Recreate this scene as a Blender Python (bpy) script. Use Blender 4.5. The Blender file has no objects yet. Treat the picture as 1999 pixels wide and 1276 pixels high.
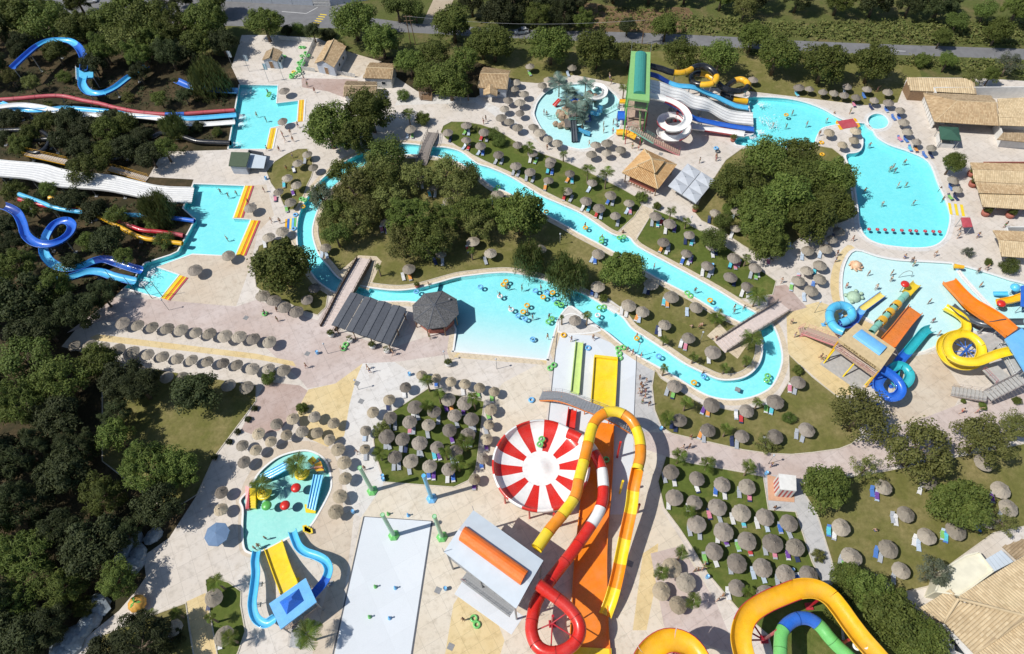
import bpy, bmesh, math, random
from mathutils import Vector, Matrix
from mathutils.geometry import delaunay_2d_cdt, tessellate_polygon
PI = math.pi; R = math.radians
random.seed(7)
sc = bpy.context.scene; col = sc.collection

# ------------------------------------------------------------------ camera
IW, IH, FPX, HC = 1999.0, 1276.0, 1315.0, 105.0
NADIR = (1053.0, 1558.0)
_d = Vector((NADIR[0]-IW/2, -(NADIR[1]-IH/2), -FPX)).normalized()
_up = -_d; _f = Vector((0, 0, -1)); _Y = (_f - _up*_f.dot(_up)).normalized(); _X = _Y.cross(_up)
ROT = Matrix((_X, _Y, _up))
cam = bpy.data.cameras.new('camera'); co = bpy.data.objects.new('camera', cam); col.objects.link(co)
co.matrix_world = Matrix.Translation((0, 0, HC)) @ ROT.to_4x4()
cam.sensor_width = 36.0; cam.lens = 36.0*FPX/IW; cam.clip_end = 3000; cam.clip_start = 1
sc.camera = co

# ------------------------------------------------------------------ light
SUN_EL, SUN_AZ = 52.0, 193.0          # direction towards the sun, angle from +X
w = bpy.data.worlds.new('World'); sc.world = w; w.use_nodes = True
nt = w.node_tree; sky = nt.nodes.new('ShaderNodeTexSky'); sky.sky_type = 'NISHITA'; sky.sun_disc = False
sky.sun_elevation = R(SUN_EL); sky.sun_rotation = R(90-SUN_AZ)
sky.air_density = 1.0; sky.dust_density = 0.6
nt.links.new(sky.outputs[0], nt.nodes['Background'].inputs[0]); nt.nodes['Background'].inputs[1].default_value = 0.10
sl = bpy.data.lights.new('sun', 'SUN'); sl.energy = 4.4; sl.angle = R(0.5); sl.color = (1, .955, .88)
so = bpy.data.objects.new('sun', sl); col.objects.link(so)
so.rotation_euler = Vector((math.cos(R(SUN_AZ))*math.cos(R(SUN_EL)), math.sin(R(SUN_AZ))*math.cos(R(SUN_EL)), math.sin(R(SUN_EL)))).to_track_quat('Z', 'Y').to_euler()
so.location = (-60, -20, 120)
sc.view_settings.view_transform = 'Standard'; sc.view_settings.look = 'None'; sc.view_settings.gamma = 1
sc.view_settings.exposure = 0.05; sc.view_settings.use_curve_mapping = False
sc.render.engine = 'CYCLES'; sc.cycles.use_denoising = True
sc.cycles.max_bounces = 6; sc.cycles.transparent_max_bounces = 16; sc.cycles.caustics_reflective = False; sc.cycles.caustics_refractive = False

# ------------------------------------------------------------------ helpers
def G(px, py, z=0.0):                  # pixel of the photograph -> the point of the place at height z
    r = ROT @ Vector((px-IW/2, -(py-IH/2), -FPX)); t = (z-HC)/r.z
    return Vector((r.x*t, r.y*t, z))
def mpp(px, py, z=0.0):                # metres per pixel (across) there
    return (G(px+1, py, z)-G(px, py, z)).length
def tag(o, label=None, cat=None, group=None, kind=None):
    if label: o['label'] = label
    if cat: o['category'] = cat
    if group: o['group'] = group
    if kind: o['kind'] = kind
    return o
def empty(name, loc=(0, 0, 0), rz=0.0):
    o = bpy.data.objects.new(name, None); col.objects.link(o); o.location = loc; o.rotation_euler = (0, 0, rz); o.empty_display_size = .3
    return o
def thing(name, label, cat, loc=(0, 0, 0), rz=0.0, group=None):
    return tag(empty(name, loc, rz), label, cat, group)
def lab(o, *a): return tag(o, *a)
class MB:
    def __init__(s): s.v = []; s.f = []; s.m = []; s.M = None
    def add(s, vs, fs, mi=0):
        n = len(s.v)
        s.v += [s.M @ Vector(v) for v in vs] if s.M else [Vector(v) for v in vs]
        s.f += [tuple(i+n for i in f) for f in fs]; s.m += [mi]*len(fs); return s
    def box(s, c, d, rz=0.0, mi=0, taper=1.0):
        x, y, z = d[0]/2, d[1]/2, d[2]/2; ca, sa = math.cos(rz), math.sin(rz); vs = []
        for k, t in ((-z, 1.0), (z, taper)):
            for a, b in ((-x, -y), (x, -y), (x, y), (-x, y)):
                a *= t; b *= t
                vs.append((c[0]+a*ca-b*sa, c[1]+a*sa+b*ca, c[2]+k))
        return s.add(vs, [(3, 2, 1, 0), (4, 5, 6, 7), (0, 1, 5, 4), (1, 2, 6, 5), (2, 3, 7, 6), (3, 0, 4, 7)], mi)
    def bar(s, a, b, wd, ht=None, mi=0):            # square bar between two points
        a, b = Vector(a), Vector(b); ht = ht or wd; t = (b-a).normalized()
        u = Vector((0, 0, 1)) if abs(t.z) < .95 else Vector((0, 1, 0))
        x = t.cross(u).normalized()*wd/2; y = x.normalized().cross(t)*ht/2
        vs = [p+q for p in (a, b) for q in (-x-y, x-y, x+y, -x+y)]
        return s.add(vs, [(3, 2, 1, 0), (4, 5, 6, 7), (0, 1, 5, 4), (1, 2, 6, 5), (2, 3, 7, 6), (3, 0, 4, 7)], mi)
    def rod(s, a, b, r0, r1=None, n=8, mi=0, cap=True):
        a, b = Vector(a), Vector(b); r1 = r0 if r1 is None else r1; t = (b-a).normalized()
        u = Vector((0, 0, 1)) if abs(t.z) < .95 else Vector((0, 1, 0))
        x = t.cross(u).normalized(); y = x.cross(t); vs = []
        for p, r in ((a, r0), (b, r1)):
            vs += [p + (x*math.cos(2*PI*k/n) + y*math.sin(2*PI*k/n))*r for k in range(n)]
        fs = [(k, (k+1) % n, n+(k+1) % n, n+k) for k in range(n)]
        if cap: fs += [tuple(range(n-1, -1, -1)), tuple(range(n, 2*n))]
        return s.add(vs, fs, mi)
    def lathe(s, prof, n=16, c=(0, 0, 0), mi=0, jit=0.0, a0=0.0, a1=2*PI):
        full = a1-a0 > 6.28; m = n if full else n+1; vs = []
        for r, z in prof:
            for k in range(m):
                a = a0+(a1-a0)*k/n; rr = r*(1+random.uniform(-jit, jit)); vs.append((c[0]+rr*math.cos(a), c[1]+rr*math.sin(a), c[2]+z+random.uniform(-jit, jit)*r*.3))
        fs = []
        for j in range(len(prof)-1):
            for k in range(n):
                k2 = (k+1) % m; fs.append((j*m+k, j*m+k2, (j+1)*m+k2, (j+1)*m+k))
        return s.add(vs, fs, mi)
    def torus(s, c, R0, r, n=16, k=8, mi=0, tilt=None):
        vs = []
        for i in range(n):
            a = 2*PI*i/n
            for j in range(k):
                b = 2*PI*j/k; q = Vector(((R0+r*math.cos(b))*math.cos(a), (R0+r*math.cos(b))*math.sin(a), r*math.sin(b)))
                if tilt: q = tilt @ q
                vs.append(Vector(c)+q)
        fs = [(i*k+j, ((i+1) % n)*k+j, ((i+1) % n)*k+(j+1) % k, i*k+(j+1) % k) for i in range(n) for j in range(k)]
        return s.add(vs, fs, mi)
    def prism(s, pts, z0, z1, mi=0):                # pts: list of (x,y)
        pts = [Vector((p[0], p[1], 0)) for p in pts]; n = len(pts)
        if sum(pts[i].x*pts[(i+1) % n].y-pts[(i+1) % n].x*pts[i].y for i in range(n)) < 0: pts.reverse()
        tri = tessellate_polygon([pts]); vs = [(p.x, p.y, z0) for p in pts]+[(p.x, p.y, z1) for p in pts]; fs = []
        for t in tri:
            a, b, c = t
            if (pts[b]-pts[a]).cross(pts[c]-pts[a]).z < 0: a, c = c, a
            fs += [(a+n, b+n, c+n), (c, b, a)]
        fs += [(i, (i+1) % n, n+(i+1) % n, n+i) for i in range(n)]
        return s.add(vs, fs, mi)
    def sweep(s, path, prof, closed=False, mi=0, bank=None, capped=False, ref=Vector((0, 0, 1))):
        # prof: list of (side, up), open profile, swept along path with upright frames
        n = len(path); m = len(prof); vs = []
        for i in range(n):
            a = path[(i-1) % n] if (closed or i > 0) else path[0]; b = path[(i+1) % n] if (closed or i < n-1) else path[-1]
            t = (Vector(b)-Vector(a)).normalized(); x = t.cross(ref)
            x = x.normalized() if x.length > 1e-4 else Vector((1, 0, 0)); u = x.cross(t)
            if bank:
                bk = bank[i] if isinstance(bank, (list, tuple)) else bank
                x, u = x*math.cos(bk)+u*math.sin(bk), u*math.cos(bk)-x*math.sin(bk)
            pf = prof[i] if isinstance(prof[0], list) else prof; m = len(pf)
            for (q, h) in pf: vs.append(Vector(path[i])+x*q+u*h)
        fs = []
        for i in range(n if closed else n-1):
            for j in range(m-1):
                i2 = (i+1) % n; fs.append((i*m+j, i*m+j+1, i2*m+j+1, i2*m+j))
        if capped: fs += [tuple(range(m-1, -1, -1)), tuple(range((n-1)*m, n*m))]
        return s.add(vs, fs, mi)
    def mesh(s, name, mats, smooth=False):
        me = bpy.data.meshes.new(name); me.from_pydata([tuple(v) for v in s.v], [], s.f)
        for m in (mats if isinstance(mats, (list, tuple)) else [mats]): me.materials.append(m)
        if len(set(s.m)) > 1: me.polygons.foreach_set('material_index', s.m)
        if smooth: me.polygons.foreach_set('use_smooth', [True]*len(me.polygons))
        me.update(); return me
    def build(s, name, mats, parent=None, world=False, smooth=False, loc=None):
        if world and parent is not None:
            o = parent.location.copy()
            s.v = [v-o for v in s.v]
        return obj(name, s.mesh(name, mats, smooth), parent, loc)
def obj(name, me, parent=None, loc=None, rz=None):
    o = bpy.data.objects.new(name, me); col.objects.link(o)
    if parent is not None: o.parent = parent
    if loc is not None: o.location = loc
    if rz is not None: o.rotation_euler = (0, 0, rz)
    return o
KIDS = {}
def copy_tree(o, loc=None, rz=None, scale=None, label=None, group=None, parent=None, mats=None):
    c = o.copy(); col.objects.link(c)
    if parent is not None: c.parent = parent
    if loc is not None: c.location = loc
    if rz is not None: c.rotation_euler = (0, 0, rz)
    if scale is not None: c.scale = scale if isinstance(scale, (tuple, list)) else (scale,)*3
    if label: c['label'] = label
    if group: c['group'] = group
    if o.name not in KIDS: KIDS[o.name] = list(o.children)
    for ch in KIDS[o.name]: copy_tree(ch, parent=c)
    return c
def catmull(pts, n=6, closed=False):
    P = [Vector(p) for p in pts]; N = len(P); out = []
    for i in range(N if closed else N-1):
        p0 = P[(i-1) % N] if (closed or i > 0) else P[0]*2-P[1]
        p1 = P[i]; p2 = P[(i+1) % N]
        p3 = P[(i+2) % N] if (closed or i+2 < N) else P[-1]*2-P[-2]
        for k in range(n):
            t = k/n; out.append(.5*((2*p1)+(p2-p0)*t+(2*p0-5*p1+4*p2-p3)*t*t+(3*p1-p0-3*p2+p3)*t**3))
    if not closed: out.append(P[-1].copy())
    return out
def gp(pts, z=0.0): return [G(p[0], p[1], p[2] if len(p) > 2 else z) for p in pts]
def offset(poly, d):                    # outward for d > 0, closed list of Vectors
    n = len(poly); ar = sum(poly[i].x*poly[(i+1) % n].y-poly[(i+1) % n].x*poly[i].y for i in range(n)); sg = 1 if ar > 0 else -1; out = []
    for i in range(n):
        a = (poly[i]-poly[i-1]); b = (poly[(i+1) % n]-poly[i]); a.z = b.z = 0
        a = a.normalized() if a.length > 1e-6 else b.normalized(); b = b.normalized() if b.length > 1e-6 else a
        na = Vector((a.y, -a.x, 0)); nb = Vector((b.y, -b.x, 0)); m = na+nb
        m = m.normalized() if m.length > 1e-3 else na
        k = 1/max(.5, m.dot(na)); out.append(poly[i]+m*(d*k*sg))
    return out
def resample(path, step):
    out = [path[0].copy()]; acc = 0.0
    for a, b in zip(path, path[1:]):
        L = (b-a).length; t = step-acc
        while t <= L: out.append(a.lerp(b, t/L)); t += step
        acc = (acc+L) % step
    return out

# ------------------------------------------------------------------ materials
def node_mat(name):
    m = bpy.data.materials.new(name); m.use_nodes = True; t = m.node_tree; return m, t, t.nodes['Principled BSDF']
def nz(t, scale, detail=3, rough=.6, coord='pos', dist=0.0):
    n = t.nodes.new('ShaderNodeTexNoise'); n.inputs['Scale'].default_value = scale; n.inputs['Detail'].default_value = detail
    n.inputs['Roughness'].default_value = rough; n.inputs['Distortion'].default_value = dist
    if coord == 'pos': g = t.nodes.new('ShaderNodeNewGeometry'); t.links.new(g.outputs['Position'], n.inputs['Vector'])
    else:
        g = t.nodes.new('ShaderNodeTexCoord'); t.links.new(g.outputs['Object'], n.inputs['Vector'])
    return n
def mixc(t, fac, a, b, mode='MIX'):
    m = t.nodes.new('ShaderNodeMix'); m.data_type = 'RGBA'; m.blend_type = mode
    for i, v in ((0, fac), (6, a), (7, b)):
        if hasattr(v, 'is_linked') or isinstance(v, bpy.types.NodeSocket): t.links.new(v, m.inputs[i])
        else: m.inputs[i].default_value = v if not isinstance(v, tuple) else (*v[:3], 1)
    return m.outputs[2]
def ramp(t, src, lo, hi, a=0.0, b=1.0):
    r = t.nodes.new('ShaderNodeMapRange'); r.inputs[1].default_value = lo; r.inputs[2].default_value = hi; r.inputs[3].default_value = a; r.inputs[4].default_value = b
    t.links.new(src, r.inputs[0]); return r.outputs[0]
def bump(t, bs, src, st, dist=.05):
    b = t.nodes.new('ShaderNodeBump'); b.inputs['Strength'].default_value = st; b.inputs['Distance'].default_value = dist
    t.links.new(src, b.inputs['Height']); t.links.new(b.outputs[0], bs.inputs['Normal'])
MATS = {}
def mat(name, c, rough=.6, var=.12, scale=3.0, coat=0.0, metal=0.0, c2=None, bmp=0.0, coord='obj', rnd=0.0, spec=.5):
    if name in MATS: return MATS[name]
    m, t, b = node_mat(name); b.inputs['Roughness'].default_value = rough; b.inputs['Metallic'].default_value = metal
    b.inputs['Coat Weight'].default_value = coat; b.inputs['Specular IOR Level'].default_value = spec
    n = nz(t, scale, 4, .6, coord); lo = tuple(x*(1-var) for x in c); hi = c2 or tuple(min(1, x*(1+var)) for x in c)
    o = mixc(t, ramp(t, n.outputs['Fac'], .3, .7), lo, hi)
    if rnd:
        oi = t.nodes.new('ShaderNodeObjectInfo'); h = t.nodes.new('ShaderNodeHueSaturation'); t.links.new(o, h.inputs['Color'])
        t.links.new(ramp(t, oi.outputs['Random'], 0, 1, 1-rnd, 1+rnd), h.inputs['Value'])
        mu = t.nodes.new('ShaderNodeMath'); mu.operation = 'MULTIPLY'; mu.inputs[1].default_value = 7.31; t.links.new(oi.outputs['Random'], mu.inputs[0])
        fr = t.nodes.new('ShaderNodeMath'); fr.operation = 'FRACT'; t.links.new(mu.outputs[0], fr.inputs[0])
        t.links.new(ramp(t, fr.outputs[0], 0, 1, 1-rnd*1.3, 1+rnd*1.3), h.inputs['Saturation']); o = h.outputs[0]
    t.links.new(o, b.inputs['Base Color'])
    if bmp: bump(t, b, n.outputs['Fac'], bmp)
    MATS[name] = m; return m
def paving(name, c, c2, slab=2.4, stain=.28, joint=.16):
    m, t, b = node_mat(name); b.inputs['Roughness'].default_value = .85
    n1 = nz(t, .11, 5, .62, dist=.2); n2 = nz(t, .9, 4, .65); n3 = nz(t, 7, 3, .7)
    o = mixc(t, ramp(t, n1.outputs['Fac'], .36, .64), c, c2)
    dark = tuple(x*(1-stain) for x in c)
    o = mixc(t, ramp(t, n2.outputs['Fac'], .5, .78), o, dark)
    n4 = nz(t, .33, 6, .72, dist=.5); o = mixc(t, ramp(t, n4.outputs['Fac'], .56, .72, 0, .5*min(1, stain*3)), o, (c[0]*.72, c[1]*.66, c[2]*.58))
    o = mixc(t, ramp(t, n3.outputs['Fac'], .3, .7, 0, .3), o, tuple(x*.72 for x in c))
    g = t.nodes.new('ShaderNodeNewGeometry'); mp = t.nodes.new('ShaderNodeMapping'); mp.inputs['Rotation'].default_value = (0, 0, R(-27))
    t.links.new(g.outputs['Position'], mp.inputs[0])
    br = t.nodes.new('ShaderNodeTexBrick'); br.inputs['Scale'].default_value = 1.0; br.inputs['Mortar Size'].default_value = .022
    br.inputs['Brick Width'].default_value = slab; br.inputs['Row Height'].default_value = slab; br.offset = 0.0; br.inputs['Mortar Smooth'].default_value = .3
    t.links.new(mp.outputs[0], br.inputs[0]); br.inputs['Color1'].default_value = (1, 1, 1, 1); br.inputs['Color2'].default_value = (.93, .93, .93, 1); br.inputs['Mortar'].default_value = (1-joint*2.2,)*3+(1,)
    o = mixc(t, 1.0, o, br.outputs['Color'], 'MULTIPLY')
    t.links.new(o, b.inputs['Base Color']); bump(t, b, n3.outputs['Fac'], .15); return m
def turf(name, c, dry, amt=.5):
    m, t, b = node_mat(name); b.inputs['Roughness'].default_value = .95; b.inputs['Specular IOR Level'].default_value = .15
    n1 = nz(t, .16, 5, .65, dist=.15); n2 = nz(t, 1.3, 5, .7); n3 = nz(t, 11, 3, .8)
    o = mixc(t, ramp(t, n1.outputs['Fac'], .62-amt*.3, .78-amt*.2), c, dry)
    n5 = nz(t, .45, 5, .7); o = mixc(t, ramp(t, n5.outputs['Fac'], .58, .72, 0, .7*amt), o, (dry[0]*1.15, dry[1]*1.0, dry[2]*1.05))
    o = mixc(t, ramp(t, n2.outputs['Fac'], .35, .75, 0, .75), o, tuple(x*.55 for x in c))
    o = mixc(t, ramp(t, n3.outputs['Fac'], .3, .7, 0, .4), o, tuple(x*.45 for x in c))
    t.links.new(o, b.inputs['Base Color']); bump(t, b, n3.outputs['Fac'], .6, .08); return m
M = {}
M['soil'] = turf('soil_and_dry_scrub', (.05, .046, .024), (.145, .10, .055), .7)
M['verge'] = turf('roadside_scrub_ground', (.12, .14, .04), (.22, .17, .085), .5)
M['sand'] = paving('sandy_track', (.42, .34, .24), (.5, .41, .3), 40, .25, 0)
M['asphalt'] = mat('asphalt', (.17, .17, .175), .9, .14, .5, coord='pos', bmp=.1)
M['pale'] = paving('pale_concrete_paving', (.63, .565, .49), (.685, .635, .58))
M['white'] = paving('whitish_concrete_paving', (.66, .63, .59), (.7, .685, .66))
M['pink'] = paving('pinkish_stamped_concrete', (.52, .42, .375), (.61, .53, .495), 3.2)
M['rose'] = paving('rose_brown_stamped_concrete', (.43, .31, .26), (.52, .42, .38), 3.2)
M['tan'] = paving('tan_concrete_paving', (.58, .48, .37), (.64, .565, .46), 2.8)
M['cream'] = paving('cream_concrete_paving', (.66, .575, .45), (.71, .65, .55), 2.6)
M['yellow'] = paving('ochre_yellow_paving', (.68, .52, .26), (.71, .58, .34), 2.0)
M['grey'] = paving('grey_concrete_paving', (.45, .45, .45), (.54, .53, .52), 2.2)
M['slab'] = paving('pale_blue_painted_slab', (.66, .70, .735), (.685, .72, .755), 4.5, .03, .05)
M['coping'] = paving('cream_coping_stone', (.62, .51, .36), (.68, .585, .44), .9, .3, .2)
M['lawn'] = turf('watered_lawn', (.12, .16, .034), (.25, .225, .08), .42)
M['drylawn'] = turf('dry_lawn', (.18, .178, .052), (.32, .265, .12), .66)
M['rim'] = mat('white_pool_rim', (.74, .74, .72), .5, .08, 4, coord='pos')
M['kerb'] = mat('kerb_stone', (.52, .47, .39), .85, .15, 5, coord='pos')
def pool_floor(name, c, c2):  # random cell tones paint the water's rippling light web into the floor colour
    m, t, b = node_mat(name); b.inputs['Roughness'].default_value = .6
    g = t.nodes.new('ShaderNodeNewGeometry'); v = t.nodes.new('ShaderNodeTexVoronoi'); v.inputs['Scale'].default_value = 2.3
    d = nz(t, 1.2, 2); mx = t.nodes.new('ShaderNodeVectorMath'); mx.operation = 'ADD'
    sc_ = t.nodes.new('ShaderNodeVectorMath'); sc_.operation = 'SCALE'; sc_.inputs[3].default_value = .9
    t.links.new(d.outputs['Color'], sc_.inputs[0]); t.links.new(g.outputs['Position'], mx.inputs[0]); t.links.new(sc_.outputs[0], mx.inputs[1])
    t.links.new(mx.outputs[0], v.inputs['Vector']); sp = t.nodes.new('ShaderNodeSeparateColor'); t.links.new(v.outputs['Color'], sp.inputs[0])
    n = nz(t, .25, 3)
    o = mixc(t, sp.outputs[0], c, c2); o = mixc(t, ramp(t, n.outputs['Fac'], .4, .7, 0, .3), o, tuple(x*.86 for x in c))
    t.links.new(o, b.inputs['Base Color']); return m
M['floor'] = pool_floor('blue_ripple_light_pool_floor', (.48, .86, .91), (.60, .92, .95))
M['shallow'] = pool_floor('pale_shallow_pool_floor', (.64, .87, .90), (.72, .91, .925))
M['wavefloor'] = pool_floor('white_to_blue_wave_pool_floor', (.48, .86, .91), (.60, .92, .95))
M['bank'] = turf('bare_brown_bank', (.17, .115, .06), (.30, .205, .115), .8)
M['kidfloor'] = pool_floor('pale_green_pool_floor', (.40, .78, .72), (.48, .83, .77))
def water_mat(name, col_abs, dens):
    m = bpy.data.materials.new(name); m.use_nodes = True; t = m.node_tree; t.nodes.clear()
    out = t.nodes.new('ShaderNodeOutputMaterial'); mixs = t.nodes.new('ShaderNodeMixShader'); tr = t.nodes.new('ShaderNodeBsdfTransparent')
    gl = t.nodes.new('ShaderNodeBsdfGlossy'); gl.inputs['Roughness'].default_value = .06; fr = t.nodes.new('ShaderNodeFresnel'); fr.inputs[0].default_value = 1.33
    n = nz(t, 1.7, 3, .6, dist=1.0); b = t.nodes.new('ShaderNodeBump'); b.inputs['Strength'].default_value = .3; b.inputs['Distance'].default_value = .15
    t.links.new(n.outputs['Fac'], b.inputs['Height']); t.links.new(b.outputs[0], gl.inputs['Normal']); t.links.new(b.outputs[0], fr.inputs['Normal'])
    t.links.new(fr.outputs[0], mixs.inputs[0]); t.links.new(tr.outputs[0], mixs.inputs[1]); t.links.new(gl.outputs[0], mixs.inputs[2]); t.links.new(mixs.outputs[0], out.inputs[0])
    va = t.nodes.new('ShaderNodeVolumeAbsorption'); va.inputs[0].default_value = (*col_abs, 1); va.inputs[1].default_value = dens; t.links.new(va.outputs[0], out.inputs[1])
    return m
M['water'] = water_mat('pool_water', (.0, .945, .985), .29)
# ------------------------------------------------------------------ the ground: one flat partition into zones, pools cut into it
ZONES = []   # name, outline, material key, (pool depth function or None), extra
def zone(name, pts, mk, smooth=0, pool=None, off=0.0, world=False):
    p = [Vector(q) for q in pts] if world else gp(pts)
    if smooth: p = catmull(p, smooth, True)
    if off: p = offset(p, off)
    ZONES.append((name, p, mk, pool)); return p
_b = 700
zone('ground', [(-_b, -_b, 0), (_b, -_b, 0), (_b, _b, 0), (-_b, _b, 0)], 'soil', world=True)
zone('verge', [(-300, 30), (-300, -330), (2500, -330), (2500, 200), (1760, 180), (900, 110), (440, 110)], 'verge')
zone('track', [(822, 52), (836, 20), (850, -10), (850, -60), (905, -60), (885, 0), (872, 25), (862, 60)], 'sand')
zone('bank', [(1130, 5), (1240, 18), (1345, 15), (1338, 62), (1240, 62), (1135, 55)], 'bank', 3)
zone('road', [(-300, -30), (420, -20), (660, 25), (800, 45), (1000, 57), (1240, 63), (1400, 70), (1555, 79), (1750, 87), (1999, 95), (2500, 116),
              (2500, 140), (1999, 116), (1820, 109), (1640, 103), (1400, 91), (1240, 84), (1000, 74), (850, 66), (660, 55), (440, 50), (-300, 20)], 'asphalt')
zone('parking', [(-300, -120), (700, -45), (690, 12), (662, 26), (420, 45), (-300, 10)], 'asphalt')
zone('paving', [(452, 130), (472, 68), (540, 68), (620, 74), (700, 110), (770, 148), (815, 178), (925, 192), (995, 150), (1120, 140), (1210, 150), (1300, 165), (1500, 178), (1760, 150),
                (1910, 152), (2200, 170), (2300, 700), (2150, 1500), (-50, 1500), (60, 1330), (145, 1262), (232, 1192), (268, 1150), (285, 1125), (280, 1085), (330, 1050), (385, 965), (419, 891), (455, 843), (500, 783),
                (500, 752), (250, 712), (120, 676), (150, 640), (215, 590), (240, 562), (261, 546), (274, 523), (334, 496), (347, 490), (381, 428), (357, 406), (378, 350), (290, 345), (318, 296), (446, 292), (468, 164)], 'pale')
zone('lawn', [(870, 80), (1000, 98), (1300, 100), (1790, 125), (1800, 150), (1770, 152), (1752, 200), (1690, 205), (1500, 182), (1300, 160), (1220, 165), (1120, 146), (1050, 162), (1000, 158), (985, 140), (930, 120)], 'drylawn')
zone('paving', [(595, 137), (622, 78), (662, 95), (745, 120), (700, 150), (690, 152)], 'tan')
zone('paving', [(588, 152), (700, 155), (672, 190), (640, 178), (590, 170)], 'rose')
zone('paving', [(770, 205), (930, 200), (1000, 250), (1110, 312), (1215, 372), (1270, 404), (1386, 455), (1520, 548), (1560, 600), (1640, 545), (1632, 505), (1655, 478), (1560, 470), (1500, 508), (1400, 447), (1340, 400), (1440, 300), (1300, 290), (1200, 300), (1060, 285), (985, 215), (930, 190), (780, 190)], 'white')
zone('paving', [(480, 362), (520, 360), (535, 420), (503, 453), (488, 520), (461, 597), (346, 592), (313, 583), (350, 535), (307, 520), (376, 495), (459, 500)], 'tan')
zone('paving', [(225, 580), (313, 585), (461, 598), (500, 585), (560, 605), (620, 625), (655, 570), (690, 580), (650, 640), (760, 680), (885, 640), (885, 690), (780, 705), (708, 709), (655, 748), (600, 758), (590, 745), (500, 660), (200, 625), (130, 650)], 'pink')
zone('paving', [(505, 770), (520, 745), (585, 752), (600, 762), (585, 800), (545, 840), (500, 850), (470, 840)], 'rose')
zone('paving', [(175, 659), (190, 652), (500, 690), (572, 705), (578, 715), (500, 701), (186, 664)], 'yellow')
zone('paving', [(708, 709), (695, 740), (682, 790), (672, 850), (640, 872), (590, 850), (580, 800), (602, 760), (655, 748)], 'yellow')
zone('paving', [(708, 709), (770, 706), (840, 750), (740, 830), (728, 870), (748, 945), (705, 1010), (690, 1000), (668, 920), (672, 850), (682, 790), (695, 740)], 'white')
zone('paving', [(475, 960), (500, 905), (560, 862), (640, 872), (665, 930), (672, 1000), (690, 1010), (655, 1276), (640, 1330), (610, 1276), (640, 1120), (590, 1060), (640, 960), (580, 885)], 'tan', 4)
zone('paving', [(705, 1010), (751, 945), (914, 940), (945, 880), (960, 770), (985, 745), (1068, 702), (1076, 760), (1060, 850), (1240, 845), (1282, 880), (1290, 990), (1340, 1070), (1400, 1180), (1430, 1276), (1430, 1500), (560, 1500), (650, 1276)], 'cream')
zone('paving', [(885, 686), (1068, 702), (1066, 712), (884, 697)], 'yellow')
zone('paving', [(885, 1180), (930, 1110), (985, 1250), (960, 1330), (860, 1330)], 'yellow')
zone('paving', [(1255, 1080), (1285, 1060), (1280, 1140), (1262, 1230), (1235, 1230)], 'yellow')
zone('paving', [(1270, 1080), (1330, 1065), (1400, 1180), (1440, 1280), (1300, 1230), (1296, 1220)], 'pink')
zone('paving', [(1243, 688), (1278, 718), (1273, 755), (1279, 800), (1292, 833), (1240, 850), (1238, 812)], 'grey')
zone('slide_pad', [(1088, 650), (1160, 655), (1210, 676), (1243, 690), (1238, 812), (1232, 1004), (1190, 1004), (1070, 1000), (1070, 825)], 'slab')
zone('paving', [(1535, 605), (1600, 588), (1655, 610), (1740, 650), (1650, 710), (1662, 770), (1632, 772), (1538, 690)], 'yellow')
zone('paving', [(1755, 695), (1830, 690), (1880, 760), (1860, 800), (1740, 835), (1735, 790)], 'tan')
zone('paving', [(1655, 478), (1671, 489), (1651, 511), (1643, 546), (1646, 590), (1662, 615), (1640, 612), (1625, 585), (1621, 545), (1632, 505)], 'yellow', 3)
zone('paving', [(1498, 560), (1535, 555), (1575, 600), (1530, 612), (1500, 610)], 'rose')
zone('path', [(1232, 840), (1311, 846), (1376, 861), (1451, 878), (1500, 885), (1545, 887), (1588, 883), (1638, 876), (1663, 866), (1760, 832), (1870, 790), (1999, 752), (2100, 730), (2100, 830), (1999, 855), (1700, 922), (1560, 935), (1446, 921), (1346, 903), (1300, 890), (1240, 870)], 'pink')
zone('path', [(1488, 926), (1553, 930), (1562, 950), (1595, 1003), (1628, 1110), (1645, 1160), (1607, 1140), (1585, 1096), (1553, 999), (1500, 995)], 'grey')
zone('path', [(1253, 400), (1277, 409), (1237, 470), (1212, 452)], 'coping')
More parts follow.
